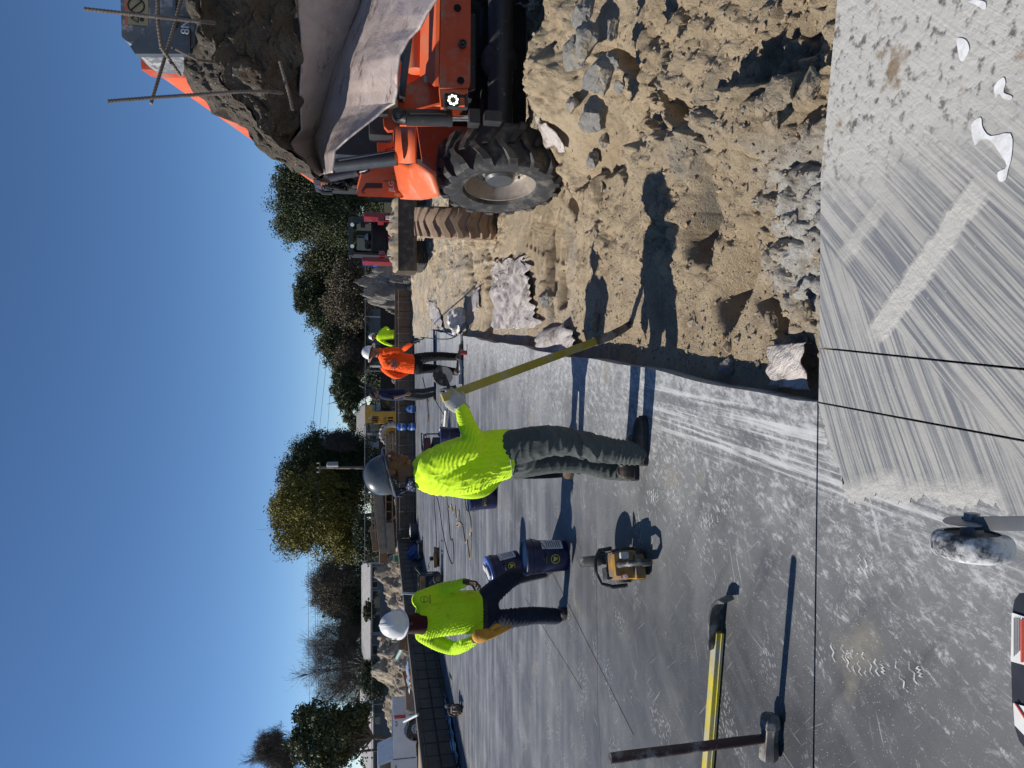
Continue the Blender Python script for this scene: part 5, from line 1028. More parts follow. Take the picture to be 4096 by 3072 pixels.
generator('black-framed generator with maroon tank behind the levering worker',G(1795,1800),R(-60),mk('tank_maroon',(.10,.012,.015),rough=.4),STEEL_B,PLB)
# power box and leads
o=thing('power_box','low yellow power distribution box with black feet near the generator','power box',G(1757,2228)); m=MB(); c=G(1757,2228)+V((0,0,.1)); m.box(c,(.5,.14,.09),None,.03); m.build('housing',MAC_Y,o); m=MB(); m.box(c-V((0,0,.075)),(.46,.12,.05),None,.01); m.build('skid',PLB,o); m=MB(); m.box(c+V((-.03,0,.09)),(.09,.09,.1),None,.02); m.build('plug',PLB,o)
CORD_T=mk('cord_tan',(.38,.30,.17),(.3,.23,.12),rough=.6); CORD_B=mk('cord_black',(.012,.012,.013),rough=.6)
def cord(label,pts,mat,r,off=(1400,1950),sc=.2315,group='leads lying on the slab',z=None):
    P=[]
    for q in pts: g_=G(off[0]+q[0]*sc,off[1]+q[1]*sc,0); P.append(g_+V((0,0,r if len(q)<3 else q[2])))
    out=[]
    for i in range(len(P)-1):
        p0,p1,p2,p3=P[max(i-1,0)],P[i],P[i+1],P[min(i+2,len(P)-1)]
        for k in range(6): t=k/6; v=.5*((2*p1)+(p2-p0)*t+(2*p0-5*p1+4*p2-p3)*t*t+(3*p1-p0-3*p2+p3)*t**3); out.append(V((v.x,v.y,max(v.z,r))))
    out.append(P[-1]); m=MB(); m.tube(out,r,6); o=m.build('extension_cord',mat,None,60,loc=out[0]); return tag(o,label,'cord',group)
cord('tan extension cord in zigzag loops left of the levering worker',[(1650,150),(1680,190),(1690,300),(1730,370),(1755,290),(1795,430),(1820,310),(1850,550),(1885,395),(1910,590),(1880,670),(1842,645),(1890,600),(1950,660),(1985,860),(2005,960),(2030,910),(2050,1050),(2085,1240),(2100,1000),(2105,800),(2070,820),(2100,700),(2090,550),(2060,435),(2020,380),(1990,180)],CORD_T,.009)
cord('dark cord doubling back on the open slab above the leaning bucket',[(1500,150),(1545,330),(1600,700),(1650,960),(1700,1150),(1762,1315),(1795,1270),(1800,1100),(1778,895),(1745,905),(1722,650),(1705,450),(1690,300)],CORD_B,.008)
cord('dark cord running straight to the yellow power box',[(1455,150),(1470,400),(1485,620),(1503,1020)],CORD_B,.008)
cord('black lead from the power box to the yellow generator',[(1455,1190),(1400,1260),(1355,1345),(1370,1395),(1300,1440),(1260,1490)],CORD_B,.009)
cord('brown cord coil beside the shoes of the navy-shirted man',[(1260,-1900),(1350,-1500),(1340,-1480),(1330,-1560),(1370,-1480),(1380,-1600),(1340,-1620),(1350,-1450),(1360,-1300),(1365,-1100),(1380,-1250)],mk('cord_brown',(.2,.12,.06),rough=.7),.012)
cord('dark cord looping past the raised saw blade toward the generator',[(1470,-1520),(1540,-1390),(1600,-1290),(1650,-1200),(1600,-1170),(1580,-1100),(1600,-1020),(1570,-900)],CORD_T,.009)
h_=W(1657,1366,13.0); pts=[h_,h_+V((.06,.02,-.18))]+[G(px,py)+V((0,0,z)) for px,py,z in ((1735,1350,.33),(1790,1357,.12),(1822,1350,.03),(1838,1330,.012),(1848,1322,.012),(1845,1335,.012),(1835,1328,.012),(1842,1310,.0),)]
m=MB(); out=[]
for i in range(len(pts)-1):
    p0,p1,p2,p3=pts[max(i-1,0)],pts[i],pts[i+1],pts[min(i+2,len(pts)-1)]
    for k in range(6): t=k/6; out.append(.5*((2*p1)+(p2-p0)*t+(2*p0-5*p1+4*p2-p3)*t*t+(3*p1-p0-3*p2+p3)*t**3))
m.tube(out,.012,6); tag(m.build('cable',CORD_B,None,60,loc=out[0]),'black cable hanging from the glove of the orange-shirted worker','cable')
def rod(nm,label,cat,a,b,r,mat,g_=None): m=MB(); m.tube([a,b],r,12); return tag(m.build(nm,mat,None,40,loc=a),label,cat,g_)
PVC=mk('pvc',(.5,.51,.5),(.42,.43,.43),rough=.4); up=V((0,0,.035))
rod('pipe','pale pipe lying on the slab at the feet of the orange-shirted worker','pipe',G(1851,1338)+up,G(1850,1536)+up,.035,PVC); rod('pipe','pale pipe on the slab between the raised saw and the generator','pipe',G(1790,1640)+up,G(1779,1775)+up,.035,PVC); rod('pipe','thin dark steel pipe crossing the slab behind the orange-shirted worker','pipe',G(1740,1320)+up*.8,G(1744,1568)+up*.8,.028,mk('pipe_dark',(.05,.06,.08),rough=.4))
m=MB(); c=G(1868,1413); m.lathe([(0,0),(.035,0),(.05,.11),(.045,.11),(.03,.01),(0,.01)],c,(.2,0,1),20); tag(m.build('cup',mk('cup_red',(.22,.02,.02),rough=.35),None,40,loc=c),'small dark red cup beside the boot of the orange-shirted worker','cup')
# walk-behind saw at our feet: guide arm, wheel, corner of the deck
ws=thing('concrete_saw','black walk-behind saw at our feet with decals, guide arm and small dusty wheel','concrete saw',G(4015,2180)); gw=G(4005,2185); wr_=bpy.data.objects.new('guide_wheel',None); C.objects.link(wr_); wr_.parent=ws; wr_['_w']=1; wr_.location=gw-wloc(ws)
cw=G(3888,2182,.48); m=MB(); pf=[]
for k in range(17): a=math.pi*(k/16); pf.append((.05+.026*math.sin(a)**.7,-.027*math.cos(a)))
m.lathe(pf,cw,(1,0,0),48); s=NT('wheel_rubber'); d_=s.math('SUBTRACT',.5,s.noise(9,10,.72)); col=s.mix(s.rng(s.noise(16,9,.7),.42,.56),(.03,.035,.045),(.58,.58,.58)); m.build('tyre',s.done(col,.7,0,s.bump(s.noise(60,6),.4,.003)),wr_,50)
m=MB(); m.lathe([(.052,-.023),(.038,-.015),(.015,-.026),(0,-.026)],cw,(1,0,0),28); m.lathe([(.052,.023),(.044,.018),(.023,.015),(.02,.026),(.0,.026)],cw,(1,0,0),28); m.build('rim',mk('wheel_grey',(.1,.105,.115),(.2,.2,.2),14,.6),wr_)
m=MB(); m.lathe([(.021,.023),(.021,.047),(0,.047)],cw,(1,0,0),20); m.lathe([(.0,.047),(.044,.047),(.046,.049),(.044,.052),(0,.052)],cw+V((0,.002,.003)),(1,0,.08),36); m.lathe([(.015,.052),(.015,.067),(0,.068)],cw,(1,0,0),6); m.build('axle_bolt',mk('zinc',(.27,.27,.27),(.2,.21,.22),9,.45,.5,.3,60,.003),wr_,30)
m=MB(); q0=cw+V((.042,0,0)); m.beam(q0+V((0,.02,.0)),W(4400,2096,.95),.011,.028,V((1,0,0)),.004); m.build('guide_arm',mk('arm_grey',(.12,.125,.135),(.16,.165,.17),8,.5,.3),ws)
zt=.95; out=[G(px,py,zt) for px,py in ((4078,2372),(4058,2400),(4047,2460),(4044,2640),(4048,2800),(4056,2900),(4075,2960),(4096,2990),(4300,3060),(4300,2360))]
m=MB(); m.prism([p-V((0,0,.2)) for p in out],(0,0,.2)); m.build('deck',mk('deck_black',(.012,.013,.016),(.03,.035,.05),6,.45),ws,40)
def stick(a,nm,mat,dz): m=MB(); m.prism([G(px,py,zt+dz) for px,py in a],(0,0,.0015)); return m.build(nm,mat,ws,0)
stk_w=mk('sticker_white',(.68,.68,.66),(.6,.6,.58),30,.5); stk_r=mk('sticker_red',(.55,.06,.03),rough=.5)
stick([(4051,2450),(4110,2470),(4110,2662),(4047,2645)],'sticker',stk_w,.001); stick([(4086,2476),(4094,2478),(4094,2650),(4086,2648)],'sticker_band',stk_r,.003); stick([(4056,2812),(4120,2830),(4120,2960),(4062,2900)],'sticker',stk_w,.001); stick([(4060,2812),(4066,2814),(4110,2880),(4110,2890)],'sticker_band',stk_r,.003)
for k in range(4): stick([(4058+k*7,2470),(4059.2+k*7,2470),(4059.2+k*7,2625-(k*37)%30),(4058+k*7,2625-(k*37)%30)],'print_line',mk('sticker_print',(.4,.4,.4)) if k==0 else bpy.data.materials['sticker_print'],.003)
# ---------------------------------------------------------------- rubble, plastic, bags on the dirt
ROCK=mk('rubble_grey',(.22,.215,.20),(.15,.145,.135),5,.9,0,.9,30,.02,(.34,.28,.2),4,.5,.62,.8,stretch=(1,1,1)); ROCK_T=mk('rubble_tan',(.26,.21,.15),(.18,.145,.1),5,.95,0,.9,26,.025)
def rock(px,py,sz,seed,flat=.6,z=None,mat=ROCK):
    g_=G(px,py,-.15 if z is None else z); zz=float(dirt_h(np.array([g_.x]),np.array([g_.y]))[0]); 
    g_=G(px,py,zz+sz*.25); bm=bmesh.new(); bmesh.ops.create_icosphere(bm,subdivisions=4,radius=1); rr=random.Random(seed); pl=[(V((rr.gauss(0,1),rr.gauss(0,1),rr.gauss(0,1))).normalized(),rr.uniform(.5,.85)) for _ in range(9)]
    for v in bm.verts:
        for n_,d_ in pl:
            t=v.co.dot(n_)
            if t>d_: v.co-=n_*(t-d_)
        v.co*=1+.16*mnoise.fractal(v.co*2.6+V((seed,0,0)),.8,2.1,5); v.co=V((v.co.x*sz*rr_s[seed%4],v.co.y*sz,v.co.z*sz*flat))
    me=bpy.data.meshes.new('rock'); bm.to_mesh(me); bm.free(); o=link('concrete_lump',me,mat,None,25,loc=g_); o.rotation_euler=(rr.uniform(-.3,.3),rr.uniform(-.3,.3),rr.uniform(0,6)); return o
rr_s=(1.,1.3,.8,1.1)
for i,(px,py,sz,fl) in enumerate(((2222,120,.15,.5),(2300,215,.17,.45),(2200,30,.12,.7),(2345,165,.12,.8),(2390,300,.11,.8),(2440,250,.09,.7),(2380,465,.14,.8),(2255,330,.1,.7),(2185,480,.12,.8),(2160,560,.1,.8),(2210,590,.13,.6),(2290,420,.08,.7),(2480,350,.06,.7),(2370,640,.08,.8),(2420,560,.06,.8),(2180,250,.12,.8),(2330,60,.1,.7),(2450,120,.09,.6),(2140,400,.09,.8),(2265,520,.07,.7))):
    tag(rock(px,py,sz,i+1,fl),'grey lump of broken concrete in the heap before the telehandler','rubble','concrete lumps heaped before the telehandler')
tag(rock(2380,1295,.085,41,.9),'rounded concrete lump alone on smooth sand beside the bar tip','rubble'); tag(rock(2905,1470,.06,42,.6),'bright flake of concrete in the shadow of the near slab edge','rubble'); tag(rock(2190,1190,.12,43,.6,mat=ROCK),'dark broken lump in the sand near the white plastic','rubble')
for i,(px,py,sz) in enumerate(((3050,420,.06),(3120,380,.07),(3180,330,.06),(3090,480,.05),(2990,360,.05),(3210,1250,.05),(3160,1330,.04),(3080,1290,.05),(3190,1180,.04),(3240,330,.05),(2880,1250,.04),(2760,640,.05))): tag(rock(px,py,sz,60+i,.7,mat=ROCK_T),'tan clod of hard sand near the close lip of the trench','clod','hard sand clods near the close lip')
SHEET=NT('plastic_sheet'); n=SHEET.noise(6,8,.66); col=SHEET.mix(SHEET.rng(SHEET.noise(5,10,.74,SHEET.mapping((1,1,1),(0,0,0),(3,1,2))),.5,.6),(.47,.43,.40),(.22,.175,.13)); SHEET=SHEET.done(col,.35,0,SHEET.bump(SHEET.noise(7,5,.6,SHEET.mapping((2.5,1,1),(0,0,.5)),1.5),.8,.04),Specular_IOR_Level=.5)
def sheet(label,c4,seed,amp=.05,n1=46,n2=40,zoff=.06,onslab=False,cat='plastic sheet',group=None):
    Pq=[G(px,py,0 if onslab else -.15) for px,py in c4]; rows=[]
    for i in range(n1):
        a=Pq[0].lerp(Pq[3],i/(n1-1)); b=Pq[1].lerp(Pq[2],i/(n1-1)); r=[]
        for j in range(n2):
            p=a.lerp(b,j/(n2-1)); e=(mnoise.noise(V((i*.13,seed,0)))*.5)*(abs(j/(n2-1)-.5)*2)**2*(-1 if j<n2/2 else 1); d_=(a-b).normalized(); p=p+d_*e*(a-b).length*.4+V((0,1,0))*(.05*math.sin(j*.5+seed))*(1 if i in(0,n1-1) else .3)
            z=0 if onslab else float(dirt_h(p.x+np.array([-.12,0,.12,0,0,.06]),p.y+np.array([0,0,0,-.2,.2,.1])).mean()); p=p+V((0,1,0))*(.16*(p.y/5)*mnoise.noise(V((j*.13,seed,2)))*(abs(i/(n1-1)-.5)*2)**2); q=V((p.x*3,p.y*3,seed)); f_=.8*abs(mnoise.noise(V((q.x*.75+q.y*.3,q.y*.25,seed))))+.35*abs(mnoise.noise(V((q.x*1.9-q.y*.5,q.y*.6,seed+3))))+.12*abs(mnoise.noise(q*2.0)); r.append(V((p.x,p.y,z+zoff*.6+amp*(f_-(.0 if onslab else .16)*((abs(j/(n2-1)-.5)*2)**4+(abs(i/(n1-1)-.5)*2)**4)))))
        rows.append(r)
    m=MB(); m.grid(rows); o=m.build('plastic_sheet',SHEET,None,60,loc=rows[0][0]); sd=o.modifiers.new('s','SOLIDIFY'); sd.thickness=.004; return tag(o,label,cat,group)
sheet('large crumpled white plastic sheet spread on the sand beside the trench edge',[(1985,1045),(2120,1030),(2165,1310),(1975,1320)],1.,.11,80,70); sheet('plastic remnant draped over the near corner of the trench',[(3130,1385),(3279,1372),(3279,1560),(3165,1540)],2.,.05,30,30,.10); sheet('grey plastic flap folded at the trench edge near the bar',[(2180,1330),(2290,1290),(2350,1400),(2190,1415)],3.,.12,34,30,.05); sheet('narrow white plastic strip on the dirt near the far wall',[(1630,1110),(1652,1105),(1660,1262),(1632,1270)],4.,.12,26,20,.05); sheet('crumpled plastic strip lying along the trench beside the orange worker',[(1730,1195),(1765,1215),(1795,1325),(1752,1300)],5.,.1,30,24,.04); sheet('small plastic scrap left of the large white sheet',[(1895,1160),(1925,1150),(1935,1240),(1900,1245)],6.,.08,20,20,.04); sheet('thin plastic tatter on the rubble by the front tyre',[(2285,485),(2345,500),(2340,610),(2292,590)],7.,.08,24,22,.10)
def bag(label,px,py,sz,mat,seed,z=-.1,nm='plastic_bag',cat='bag',sq=.7):
    g_=G(px,py,z); bm=bmesh.new(); bmesh.ops.create_icosphere(bm,subdivisions=4,radius=1)
    for v in bm.verts: v.co*=1+.35*mnoise.fractal(v.co*1.8+V((seed,0,0)),.7,2.2,5); v.co=V((v.co.x*sz,v.co.y*sz*.8,(v.co.z+.75)*sz*sq))
    me=bpy.data.meshes.new(nm); bm.to_mesh(me); bm.free(); return tag(link(nm,me,mat,None,50,loc=g_),label,cat)
bag('stuffed white plastic bag at the trench edge by the black cable','',0,1,SHEET,1) if False else bag('stuffed white plastic bag at the trench edge by the black cable',1862,1288,.27,mk('bag_white',(.62,.6,.58),(.5,.48,.46),5,.5,0,.6,14,.02,(.2,.16,.12),5,.58,.68,.7),3,-.12)
# ---------------------------------------------------------------- form walls and rebar mats round the slab
FORM=NT('form_ply'); Xf,Yf_,Zf=FORM.sep(); br=FORM.n('ShaderNodeTexBrick'); FORM.l(FORM.mapping((1,1,1)),br.inputs[0])
def wood(name,a,b,sc=3,stretch=(1,1,12),dirt=(.1,.08,.06)): return mk(name,a,b,sc,.85,0,.4,30,.004,dirt,4,.5,.7,.6,stretch=stretch)
PLYB=mk('form_brown',(.15,.098,.062),(.10,.066,.044),2.2,.85,0,.4,24,.006,(.16,.13,.10),3,.5,.68,.6); PLYD=mk('form_dark',(.12,.10,.082),(.075,.062,.052),2.2,.9,0,.5,18,.01,(.1,.085,.07),2,.5,.68,.7); BARM=mk('mat_bar',(.03,.025,.022),(.018,.016,.015),9,.7,.2,.3,60,.003); BARL=mk('mat_bar_pale',(.26,.235,.21),(.18,.16,.14),9,.8)
def form_wall(label,a,b,h,mat,pan,n0=-.75):
    r=thing('form_wall',label,'form wall',a); d=(b-a); L=d.length; d.normalize(); n=V((-d.y,d.x,0)); m=MB(); m.prism([a+n*.02+V((0,0,n0)),b+n*.02+V((0,0,n0)),b+n*.02+V((0,0,h)),a+n*.02+V((0,0,h))],n*.16); m.build('core',mat,r,0)
    k=0; t=0
    while t<L-.05:
        w_=min(pan,L-t); m=MB(); 
        for z0,z1 in ((0.01,h*.5-.006),(h*.5+.006,h-.01)): m.beam(a+d*(t+.01)+V((0,0,(z0+z1)/2)),a+d*(t+w_-.01)+V((0,0,(z0+z1)/2)),.03+.006*((k*7)%3),z1-z0)
        m.build('panel',mat,r,0); t+=w_; k+=1
    m=MB(); m.beam(a+n*.08+V((0,0,h+.02)),b+n*.08+V((0,0,h+.02)),.22,.05); m.build('cap_plank',mat,r,0); return r,d,n,L
wa=V((3.7,28.25,0)); wb=V((-5.72,26.62,0)); wc=V((-9.15,0.2,0))
r1,d1,n1_,L1_=form_wall('brown form wall across the far end of the slab','' or wb,wa,.68,PLYB,.62)
r2,d2,n2_,L2_=form_wall('dark form wall along the left edge of the slab',wc,wb+V((-.02,0,0)),.66,PLYD,1.2)
def matbars(label,a,b,h,nh,sp,off,mat,r_=.009):
    r=thing('rebar_mat',label,'rebar mat',a); d=(b-a).normalized(); L=(b-a).length; n=V((d.y,-d.x,0)); m=MB(); rr=random.Random(4)
    for k in range(nh):
        z=.1+(h-.12)*k/max(nh-1,1); pts=[]
        for i in range(25): pts.append(a+d*L*i/24+n*off+V((0,0,z+rr.uniform(-.012,.012))))
        m=MB(); m.tube(pts,r_*1.2,6); m.build('horizontal_bar',mat,r,60)
    k=0; t=.2
    while t<L:
        p=a+d*t+n*(off-.022); m=MB(); m.tube([p,p+d*rr.uniform(-.02,.02)+V((0,0,h+.03))],r_,6); m.build('upright_bar',mat,r,60); t+=sp; k+=1
    return r
matbars('pale rebar grid against the far form wall',wb+V((.15,0,0)),wa,.62,2,.62,.10,BARL,.008); matbars('dark rebar grid standing against the left form wall',wc,wb+V((-.02,-.1,0)),.64,3,.4,.16,BARM,.0085)
PLB_=NT('blue_plastic'); PLB_=PLB_.done((.25,.33,.42),.35,0,PLB_.bump(PLB_.noise(6,5),.6,.03))
def strip_thing(label,a,b,wd,mat,seed,nm='plastic_strip',z=.03,cat='plastic strip'):
    rows=[]; d=(b-a).normalized(); n=V((-d.y,d.x,0)); L=(b-a).length; k=int(L/.12)
    for i in range(k+1): p=a+d*L*i/k; rows.append([p+n*wd*(j/6-.5)*(1+.5*mnoise.noise(V((i*.3,seed,0))))+V((0,0,z+.12*abs(mnoise.noise(V((i*.35,j*.5,seed)))))) for j in range(7)])
    m=MB(); m.grid(rows); o=m.build(nm,mat,None,60,loc=a); q=o.modifiers.new('s','SOLIDIFY'); q.thickness=.004; return tag(o,label,cat)
strip_thing('pale blue plastic folded along the slab edge below the left rebar grid',wc+V((1.9,13.4,0)),wc+V((2.15,15.6,0)),.22,PLB_,1); strip_thing('second strip of pale blue plastic nearer along the left slab edge',wc+V((1.55,9.6,0)),wc+V((1.88,13.1,0)),.16,PLB_,5)
o=thing('tub','dark tub with a white rag over it by the far form wall','tub',G(1672,2126)); c=G(1672,2126); m=MB(); m.lathe([(0,0),(.26,0),(.3,.28),(.28,.28),(.25,.02),(0,.02)],c,(0,0,1),20); m.build('shell',mk('tub_dark',(.04,.05,.07)),o); m=MB(); m.ell(c+V((.03,-.1,.24)),(.22,.16,.07)); m.build('rag',WHT,o)
bag('blue tarpaulin bundle at the corner of the form walls',1680,2222,.34,mk('tarp_blue',(.03,.07,.22),(.02,.05,.16),8,.5,0,.5,20,.02),8,0,'tarpaulin','tarpaulin')
o=thing('crate','low black crate in front of the blue tarpaulin','crate',G(1690,2200)); c=G(1690,2200); m=MB(); m.box(c+V((0,0,.12)),(.55,.4,.04)); 
for x in (-.26,.26): m.box(c+V((x,0,.09)),(.04,.4,.17))
for y in (-.19,.19): m.box(c+V((0,y,.07)),(.5,.03,.12))
m.build('frame',PLB,o)
# ---------------------------------------------------------------- heaps of earth
def heap(label,px,py,Y,rx,ry,h,seed,mat=None,nm='dirt_pile',zb=-.75,ns=130,cat='dirt pile',jag=1.):
    c=W(px,py,Y); rows=[]
    for i in range(ns):
        r=[]
        for j in range(ns):
            u,v=i/(ns-1)*2-1,j/(ns-1)*2-1; q=math.sqrt(u*u+v*v); e=max(0,1-q**1.6); nz=mnoise.fractal(V((u*2.2+seed,v*2.2,0)),.8,2.1,6)
            r.append(V((c.x+u*rx,c.y+v*ry,zb-.08+e**.85*h*(1+.42*nz*jag)+(.10*nz+.12*mnoise.fractal(V((u*9+seed,v*9,3)),.75,2.1,4))*jag*(q<1))))
        rows.append(r)
    m=MB(); m.grid(rows); return tag(m.build(nm,mat or M_HEAP,None,60,loc=V((c.x,c.y,zb))),label,cat)
s=NT('heap_earth'); c_=s.mix(s.rng(s.noise(.9,8,.66),.36,.62),(.22,.18,.135),(.42,.36,.28)); c_=s.mix(s.rng(s.noise(5,9,.7),.55,.66),c_,(.12,.1,.08)); M_HEAP=s.done(c_,.95,0,s.bump(s.noise(9,11,.72),.9,.06),Specular_IOR_Level=.1)
s=NT('heap_rubble'); c_=s.mix(s.rng(s.noise(1.4,9,.7),.4,.6),(.17,.155,.14),(.30,.28,.25)); c_=s.mix(s.rng(s.noise(3.5,8,.7),.58,.66),c_,(.46,.44,.42)); M_RUBH=s.done(c_,.95,0,s.bump(s.noise(7,11,.74),1.,.1),Specular_IOR_Level=.15)
heap('grey rubble mound beside the dark red track loader',1560,1160,29.8,1.9,1.1,2.25,3.,M_RUBH,jag=1.3); heap('low rubble mound behind the right end of the far form wall',1560,1060,30.5,1.5,1.0,1.9,8.,M_RUBH)
heap('tall sandy mound left of the lime worker in front of the long house',1560,2640,37,3.0,2.0,2.05,12.,jag=.9); heap('pale sandy bank between the timber stack and the left form wall',1560,2330,36,3.2,2.,1.65,21.); heap('low sandy bank behind the white pickup',1580,2800,40,3.2,2.4,1.6,27.,jag=.6); heap('churned bank of pale earth behind the far form wall',1585,1500,33.,3.2,1.2,1.35,33.,M_RUBH)
heap('sandy bank under the timber planks',1590,2050,34.5,3.0,1.2,1.15,41.)
# ---------------------------------------------------------------- timber, pallets, odds and ends on the far ground
TIM=wood('timber_grey',(.26,.215,.17),(.18,.15,.12),3,(1,1,1)); TIM_B=wood('timber_brown',(.30,.185,.10),(.2,.12,.07),3,(1,1,1)); 
def plank(label,p,q,wd,th,mat,nm='timber_beam',cat='timber',group=None): m=MB(); m.beam(p,q,th,wd,V((0,0,1)),.01); return tag(m.build(nm,mat,None,30,loc=p),label,cat,group)
Yt=33.
plank('upper long grey timber of the stack behind the grey-helmeted worker',W(1511,1962,Yt),W(1537,2212,Yt-.6),.42,.3,TIM); plank('lower long grey timber of the stack behind the grey-helmeted worker',W(1558,2090,Yt-.4),W(1566,2214,Yt-.7),.36,.3,TIM); plank('dark timber behind the upper long grey timber',W(1492,2105,Yt+.6),W(1505,2205,Yt+.3),.3,.3,TIM_B)
plank('thin orange-brown board on top of the timber stack',W(1487,1965,Yt+.5),W(1488,2112,Yt+.5),.06,.3,TIM_B,'board'); plank('second thin board on the timber stack',W(1494,1965,Yt+.4),W(1503,2160,Yt+.4),.05,.3,TIM,'board')
for k in range(6): plank('brown timber end in the bundle at the left end of the stack',W(1517,2209+k*6,Yt-.2),W(1551,2209+k*6,Yt-.2)+V((0,.1,0)),.062,.3,TIM_B,'timber_end','timber','timber ends at the stack')
plank('pointed wooden stake standing before the timber stack',W(1472,2124,Yt-1),W(1512,2122,Yt-1),.09,.06,TIM,'stake','stake'); plank('loose board leaning below the timber stack',W(1585,1990,Yt-1),W(1592,2140,Yt-1),.12,.1,TIM,'board'); plank('loose brown board across the frame by the timber stack',W(1566,2080,Yt-.9),W(1590,2060,Yt-.9),.1,.05,TIM_B,'board')
o=thing('wooden_frame','open wooden box frame with dark bays under the long timber','wooden frame',W(1570,2035,Yt)); m=MB()
for px in (1543,1569): m.beam(W(px,1970,Yt-.3),W(px,2086,Yt-.3),.5,.05)
m.build('rail',TIM_B,o)
for py in (1975,2008,2046,2084): m=MB(); pbox(m,1543,1569,py-2,py+2,Yt-.35,.5); m.build('upright',TIM_B,o)
m=MB(); pbox(m,1544,1568,1975,2084,Yt-.02,.05); m.build('back_board',PLYD,o)
for k,(py,dx) in enumerate(((1740,0),(1748,6),(1757,-4),(1768,3),(1778,8),(1790,-3))): plank('weathered plank upright in the scrap heap right of the grey helmet',W(1534+dx,py,31.5),W(1580+dx,py+rng.uniform(-6,6)+14,31.5),.1,.07,TIM if k%2 else TIM_B,'plank','plank','planks in the scrap heap')
for k,py in enumerate((1742,1785,1815)): plank('long board lying across the scrap heap right of the grey helmet',W(1545+k*14,1735,31.-.1*k),W(1548+k*13,1835,31.-.1*k),.1,.2,TIM_B if k%2 else TIM,'board','board','boards lying on the scrap heap')
m=MB(); pbox(m,1577,1606,2232,2246,32,.5,.02); tag(m.build('green_box',mk('box_green',(.01,.16,.06),rough=.5),None,30,loc=W(1606,2239,32)),'small upright green box behind the left rebar grid','box')
bag('black tarpaulin heap half buried in the sandy bank',1585,2360,.62,PLB,11,-.1,'black_tarpaulin','tarpaulin')
for i,(pp,qq) in enumerate((((1610,2520),(1600,2600)),((1622,2530),(1612,2600)),((1634,2535),(1626,2605)))): plank('slat of the wooden pallet lying behind the left form wall',W(pp[0],pp[1],19+i*.2),W(qq[0],qq[1],18.6+i*.2),.09,.02,TIM_B,'slat','wooden slat','pallet slats behind the left form wall')
for i,(pp,qq,mt) in enumerate((((1628,2745,),(1632,2845),TIM),((1640,2760),(1643,2850),TIM),((1615,2690),(1628,2740),TIM_B))): plank(('grey plank','thin grey plank','brown plank')[i]+' lying behind the left rebar grid by the pickup',W(*pp,24),W(*qq,23),.12,.1,mt,'plank','plank')
rod('pipe','pale green pipe slanting out of the bank behind the lime worker','pipe',W(1588,2632,21),W(1608,2595,20),.05,mk('pipe_green',(.3,.42,.36),rough=.4))
rod('pipe','white plastic pipe leaning on the left form wall by the pickup','pipe',W(1616,2886,15.5),W(1672,2858,15.),.03,PVC); rod('pipe','pale pipe upright behind the shoulder of the lime worker','pipe',W(1608,2372,20.5),W(1665,2376,20.5),.035,PVC)
strip_thing('long blue plastic sheet on the bank behind the left form wall',W(1632,2640,21),W(1642,2745,20),.5,PLB_,9,'plastic_sheet',0,'plastic sheet')
bag('small orange bag on the bank behind the left form wall',1650,2692,.13,mk('bag_orange',(.6,.16,.05),rough=.7),4,.45)
# ---------------------------------------------------------------- white pickup
tk=thing('pickup_truck','white pickup with red tail light parked behind the left form wall','pickup truck',(-15.5,30.6,-.62)); WP=mk('truck_white',(.62,.63,.66),(.57,.58,.61),1.5,.3,0,.03,10,.002,(.45,.43,.4),2,.55,.75,.4)
Yk=29.7; gx=lambda py:W(1600,py,Yk).x; gz_=lambda px:W(px,2900,Yk).z; xr=gx(2866); ztop=gz_(1573); zbot=gz_(1664); zw=gz_(1667)
def arch(cx,r,x0,x1,zb,n=14): return [(cx+r*math.cos(math.pi*k/n),zw+r*math.sin(math.pi*k/n)*1.05) for k in range(n+1)]
xw=gx(2924); pts=[(xr,ztop),(xr-.02,zbot+.25),(xw+.62,zbot+.12)]+[(x,z) for x,z in arch(xw,.5,0,0,0)]+[(xw-.62,zbot),(gx(3034),zbot-.02),(gx(3033),ztop+.01)]
m=MB(); m.prism([(x,Yk,z) for x,z in pts],(0,.08,0)); m.build('bed_side',WP,tk,30); m=MB(); m.prism([(x,Yk+1.85,z) for x,z in pts],(0,.08,0)); m.build('bed_side',WP,tk,30)
m=MB(); m.box((xr+.0,Yk+.97,(ztop+zbot)/2+.12),(.06,1.75,ztop-zbot-.25),None,.01); m.build('tailgate',WP,tk); m=MB(); m.box((xr-.9,Yk+.97,zbot+.25),(1.8,1.7,.06)); m.box((xr-1.,Yk+.97,zbot-.05),(5,.9,.16)); m.build('bed_floor',PLB,tk)
m=MB(); m.box((xr+.1,Yk+.97,zbot+.1),(.16,1.95,.2),None,.04); m.build('rear_bumper',mk('bumper_grey',(.25,.25,.26),rough=.4),tk)
m=MB(); m.box((xr-.01,Yk-.0,gz_(1600)),(.12,.08,gz_(1580)-gz_(1625)),None,.02); m.build('tail_light',mk('lens_red',(.5,.012,.012),rough=.25),tk)
xc=gx(3035); cab=[(xc,zbot-.05),(xc-1.95,zbot-.05),(xc-1.95,ztop+.02),(xc-1.45,ztop+.05),(xc-.75,ztop+.62),(xc-.2,ztop+.62),(xc+.0,ztop+.08)]
m=MB(); m.prism([(x,Yk+.02,z) for x,z in cab],(0,1.88,0)); m.build('cab',WP,tk,30); m=MB(); m.prism([(x,Yk+.005,z) for x,z in ((xc-.1,ztop+.1),(xc-1.25,ztop+.1),(xc-.78,ztop+.54),(xc-.22,ztop+.54))],(0,.03,0)); m.build('side_window',GLASS,tk,0)
